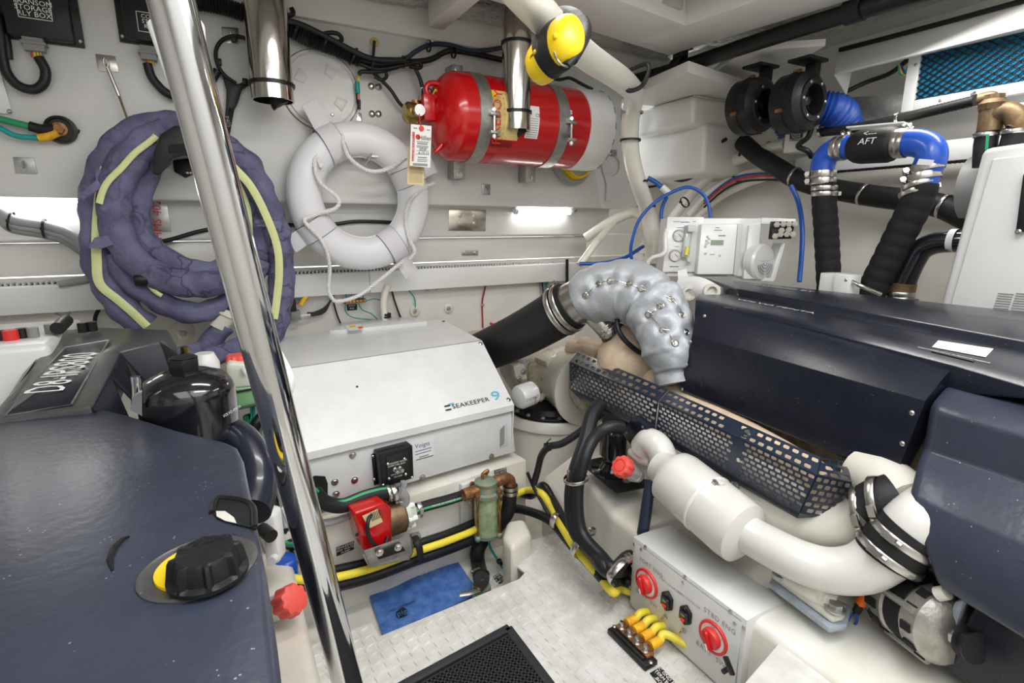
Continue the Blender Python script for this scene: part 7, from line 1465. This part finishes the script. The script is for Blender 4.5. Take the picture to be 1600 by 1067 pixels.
t = thing('cable_clip', 'small clip where cables leave the strainer side', 'clip', P(868, 815, d=1.76)); tube('clip_band', [P(874, 800, d=1.77), P(866, 806, d=1.72), P(862, 820, d=1.73), P(866, 826, d=1.77)], .006, 'steel', t, 8, flat=(1.6, .5))
# engine harness dropping over stringer
t = thing('engine_harness', 'thick black engine harness dropping over the white stringer', 'cable', P(900, 800, d=1.6))
tube('cable', [P(938, 632, d=1.72), P(925, 650, d=1.68), P(915, 690, d=1.62), P(900, 735, d=1.58), P(893, 780, d=1.60), P(900, 830, d=1.58), P(930, 865, d=1.52), P(950, 890, d=1.46), V((.96, 1.02, .09)), V((1.0, .93, .09))], .023, 'cable', t, 16)
tube('cable', [P(972, 668, d=1.60), P(950, 668, d=1.58), P(928, 685, d=1.58), P(912, 720, d=1.56), P(902, 770, d=1.57), P(908, 830, d=1.56), P(938, 868, d=1.50), P(960, 888, d=1.45), V((.97, 1.02, .13)), V((1.0, .93, .13))], .019, 'cable', t, 16)
clamp('p_clip', P(900, 748, d=1.57), V((-.1, .1, 1)), .036, t, .010, scr=False); MB().box(P(890, 742, d=1.57), (.012, .012, .03)).build('clip_foot', 'steel', t)
t = thing('thin_harness', 'thinner black harness looping across the white drive collar', 'cable', P(850, 720, d=1.7)); tube('cable', [P(940, 645, d=1.72), P(915, 668, d=1.72), P(880, 692, d=1.73), P(858, 698, d=1.75), P(846, 712, d=1.80), P(840, 735, d=1.84), P(834, 756, d=1.86)], .012, 'cable', t, 12); tie(P(857, 698, d=1.75), V((-1, 0, -.2)), .013, t, .008); tube('tie_tail', [P(857, 698, d=1.74), P(854, 692, d=1.73), P(861, 685, d=1.73)], .002, 'cable', t, 5)
tube('cable', [P(824, 738, d=1.86), P(833, 760, d=1.86), P(845, 782, d=1.84), P(858, 805, d=1.8)], .006, 'cable', t, 8)
t = thing('ribbed_conduit', 'short ribbed black conduit behind the battery switch box', 'conduit', P(1005, 830, x=1.0)); corr('conduit', [P(1017, 750, x=1.03), P(1012, 780, x=1.01), P(1008, 810, x=1.0), P(1002, 845, x=.99)], .016, 'navy_cable', t, .007, .12, 14)
# ================================================================== hoses on the left foundation
t = thing('green_stripe_hose', 'black hose with green stripe along the left foundation', 'hose', P(440, 850, d=1.6)); hp3 = [(388, 650, 1.72), (398, 690, 1.68), (412, 740, 1.64), (428, 790, 1.6), (438, 830, 1.57), (450, 848, 1.55), (470, 850, 1.54), (490, 848, 1.54)]
tube('hose', [P(a, b, d=c) for a, b, c in hp3], .017, 'black_rubber', t, 14); tube('green_stripe', [P(a-3, b+1, d=c-.014) for a, b, c in hp3], .0085, 'green_wire', t, 6)
t = thing('grey_conduit', 'grey conduit beside the green striped hose at left', 'conduit', P(430, 800, d=1.6)); tube('conduit', [P(a, b, d=c) for a, b, c in ((410, 655, 1.72), (404, 680, 1.70), (414, 720, 1.66), (430, 775, 1.62), (445, 815, 1.58), (452, 832, 1.56), (475, 832, 1.55))], .010, 'grey_hose', t, 10)
for q, d2 in (((411, 707), 1.66), ((426, 757), 1.62), ((444, 825), 1.56)): tie(P(*q, d=d2), V((.2, -.2, -1)), .024, t, .008)
t = thing('wire_bundle', 'taped black and teal wires near the coolant bottle', 'wire bundle', P(395, 670, d=1.7))
tube('taped_wires', [P(412, 648, d=1.68), P(400, 662, d=1.66), P(390, 685, d=1.66)], .018, 'black_plastic', t, 10); 
for k in range(2): tube('teal_wire', [P(392+4*k, 632, d=1.72), P(393+4*k, 650, d=1.70), P(390+4*k, 668, d=1.69)], .004, 'teal', t, 6)
tube('white_sleeve', [P(402, 682, d=1.64), P(388, 696, d=1.63)], .014, 'tag_white', t, 10, sm=False)
o = tube('thin_black_wire', [P(452, 855, d=1.55), P(462, 872, d=1.53), P(478, 888, d=1.52), P(500, 892, d=1.52)], .005, 'cable', None, 8); tagp(o, 'thin black wire below the green striped hose at left', 'wire')
# ================================================================== battery switch box
bb = thing('battery_switch_box', 'pale grey battery switch box with two red rotary switches', 'switch box', (1.0, .85, 0)); xb0 = .94
TL, TR, BR, BL = P(991, 839, x=xb0), P(1167, 972, x=xb0), P(1128, 1066, x=xb0), P(978, 944, x=xb0)
z1_, z0_ = TL.z, .004; y1_, y0_ = TL.y+.003, TR.y
MB().bx(xb0, xb0+.135, y0_, y1_, z0_, z1_).build('box_body', 'panel', bb, .002)
def BX(px, py, off=.001): return P(px, py, x=xb0-off)
MB().bx(xb0-.003, xb0, y0_+.010, y1_-.008, z0_+.006, z1_-.012).build('front_panel', 'panel', bb, .0015)
tube('panel_gasket', [V((xb0-.001, y1_-.008, z1_-.011)), V((xb0-.001, y0_+.012, z1_-.011)), V((xb0-.001, y0_+.009, z0_+.01))], .0014, 'ink_grey', bb, 5, sm=False)
for q in ((991, 850), (1002, 858), (987, 884), (984, 917), (1008, 854), (1070, 901), (1067, 910), (1141, 955), (1148, 974), (1162, 981), (1050, 1003), (986, 944)): screw(BX(*q, .003), -X, .0045, bb)
def rswitch(px, py, rpx):
    c = BX(px, py, .003); r = rpx*pxm(c); bz = MB().lathe(c, -X, [(0, r), (.004, r), (.006, r*.97), (.006, r*.84), (.004, r*.82)], 40).build('switch_bezel', 'red_plastic', bb)
    MB().lathe(c, -X, [(0, r*.83), (.0045, r*.83), (.0045, 0.001)], 36, cap=False).build('dial_face', 'tag_white', bz)
    kn = MB().lathe(c-X*.004, -X, [(0, r*.62), (.008, r*.62), (.014, r*.56), (.016, r*.4)], 28).build('knob_base', 'red_plastic', bz)
    d = V((0, -.42, -.9)).normalized(); MB().box(c-X*.021, (.018, r*.42, r*1.1), (X, d.cross(X), d)).build('knob_grip', 'red_paint', bz, .006, bseg=3)
    MB().box(c-X*.0305+d*r*.3, (.001, r*.10, r*.36), (X, d.cross(X), d)).build('pointer', 'ink_white', bz)
    for b_, an in (('1', 150), ('OFF', 90), ('2', 30), ('ON', -90)): text(b_, c-X*.0052+V((0, -math.cos(R(an)), math.sin(R(an))))*r*.72, -Y, Z, r*.16, 'ink', bz)
rswitch(1011, 911, 23.5); rswitch(1115, 995, 26.5)
for px, py in ((1044, 938), (1073, 960)):
    c = BX(px, py, .003); s = 18*pxm(c); hexp = [c+V((0, -a*s, b*s*1.0)) for a, b in ((0, 1.0), (.62, .5), (.62, -.5), (0, -1.0), (-.62, -.5), (-.62, .5))]
    br = MB().prism(hexp, (-.008, 0, 0)).build('breaker', 'black_plastic', bb, .002); MB().box(c-X*.011, (.008, s*.9, s*.8)).build('breaker_body', 'navy_gloss', br, .002); MB().box(c+V((-.017, -s*.1, -s*.25)), (.006, s*.35, s*.22)).build('trip_button', 'red_plastic', br, .001)
    for b in (.75, -.75): screw(c+V((-.008, 0, b*s)), -X, .004, br, 'bronze')
    text('100', c+V((-.0155, 0, s*.15)), -Y, Z, s*.3, 'flow_yellow', br)
    ts = MB().lathe(P(px-4, py+25, x=xb0-.003), -X, [(0, .007), (.006, .007), (.007, .003), (.018, .003), (.019, .004)], 12).build('test_switch', 'steel', bb)
for b_, px, py, sz in (('PORT ENG', 1017, 886, .017), ('BATT  SW', 1010, 935, .017), ('STBD ENG', 1124, 970, .018), ('BATT  SW', 1110, 1022, .018), ('PORT CHARGER', 1047, 915, .0095), ('STBD CHARGER', 1076, 937, .0095), ('ACR CB', 1052, 988, .009), ('BATTERY PANEL', 1052, 993, .007), ('12 VOLT DC SYSTEM', 1052, 997, .007)): text(b_, BX(px, py, .0035), -Y, Z, sz, 'ink_grey', bb, space=1.1)
MB().lathe(P(1139, 1044, x=xb0-.003), -X, [(0, .006), (.02, .006)], 10).build('pull_stem', 'black_plastic', bb); MB().box(P(1139, 1040, x=xb0-.026), (.008, .014, .04), (X, V((0, -.8, .6)), V((0, .6, .8)))).build('pull_handle', 'black_plastic', bb, .003)
# bus bar on floor with yellow cables
gb = thing('floor_bus_bar', 'black bus bar with corroded copper strip and yellow cables', 'bus bar', P(985, 1015, z=0)); p0_, p1_ = P(958, 985, z=0), P(1018, 1045, z=0); du = (p1_-p0_).normalized(); dn = Z.cross(du); L = (p1_-p0_).length; cm_ = (p0_+p1_)/2
MB().box(cm_+Z*.008, (L, .042, .016), (du, dn, Z)).build('base', 'black_plastic', gb, .003); off = dn if dn.x > 0 else -dn
MB().box(cm_+off*.008+Z*.022, (L*.82, .026, .010), (du, dn, Z)).build('copper_strip', 'copper', gb, .002); MB().box(cm_-off*.012+Z*.02, (L*.78, .006, .010), (du, dn, Z)).build('rail', 'black_plastic', gb, .002)
cab = [[(985, 980), (994, 972), (996, 960)], [(997, 992), (1008, 984), (1010, 975)], [(1009, 1004), (1018, 995), (1024, 985)], [(1022, 1016), (1036, 1009), (1056, 1020)]]
for k in range(4):
    b0 = p0_.lerp(p1_, .17+.205*k)+off*.006+Z*.027; bolt(b0, Z, .0085, gb); MB().cyl(b0, b0+Z*.018, .005, seg=8).build('stud', 'steel', gb)
    lug_e = b0+off*.05+V((0, 0, .006)); tube('yellow_boot', [b0+off*.018+Z*.004, lug_e], .0125, 'shrink_yellow', gb, 12, sm=False); MB().box(b0+off*.012+Z*.003, (.02, .02, .004), (off, du, Z)).build('lug', 'copper', gb)
    e_ = [lug_e, lug_e+off*.02+Z*(.01), V((xb0+.01, lug_e.y+(.0 if k < 3 else -.05), .03))]; tube('yellow_cable', e_, .0105, 'cable_yellow', gb, 12)
for e in (p0_, p1_): screw(e.lerp(cm_, .06)+Z*.016, Z, .006, gb)
t = thing('label_plate', 'black label reading DC GND FOR TERM BAR on the floor', 'sign', P(1030, 1055, z=0)); lp_ = [P(1015, 1052, z=.001), P(1032, 1042, z=.001), P(1060, 1072, z=.001), P(1042, 1085, z=.001)]; MB().prism(lp_, (0, 0, .001)).build('plate', 'ink', t)
for k, s in enumerate(('DC GND FOR', 'TERM BAR', 'BOX')): text(s, lp_[1].lerp(lp_[2], .5).lerp(lp_[0].lerp(lp_[3], .5), (k+.5)/3)+Z*.0015, lp_[3]-lp_[0] if False else lp_[2]-lp_[1], lp_[1]-lp_[0], .013, 'ink_white', t)
# deck board lower right
struct(MB().prism([P(1232, 985, z=.20), P(1360, 1072, z=.20), P(1300, 1150, z=.20), P(1150, 1080, z=.20)], (0, 0, -.2)).build('trim_22', 'plate_white', None, .006))
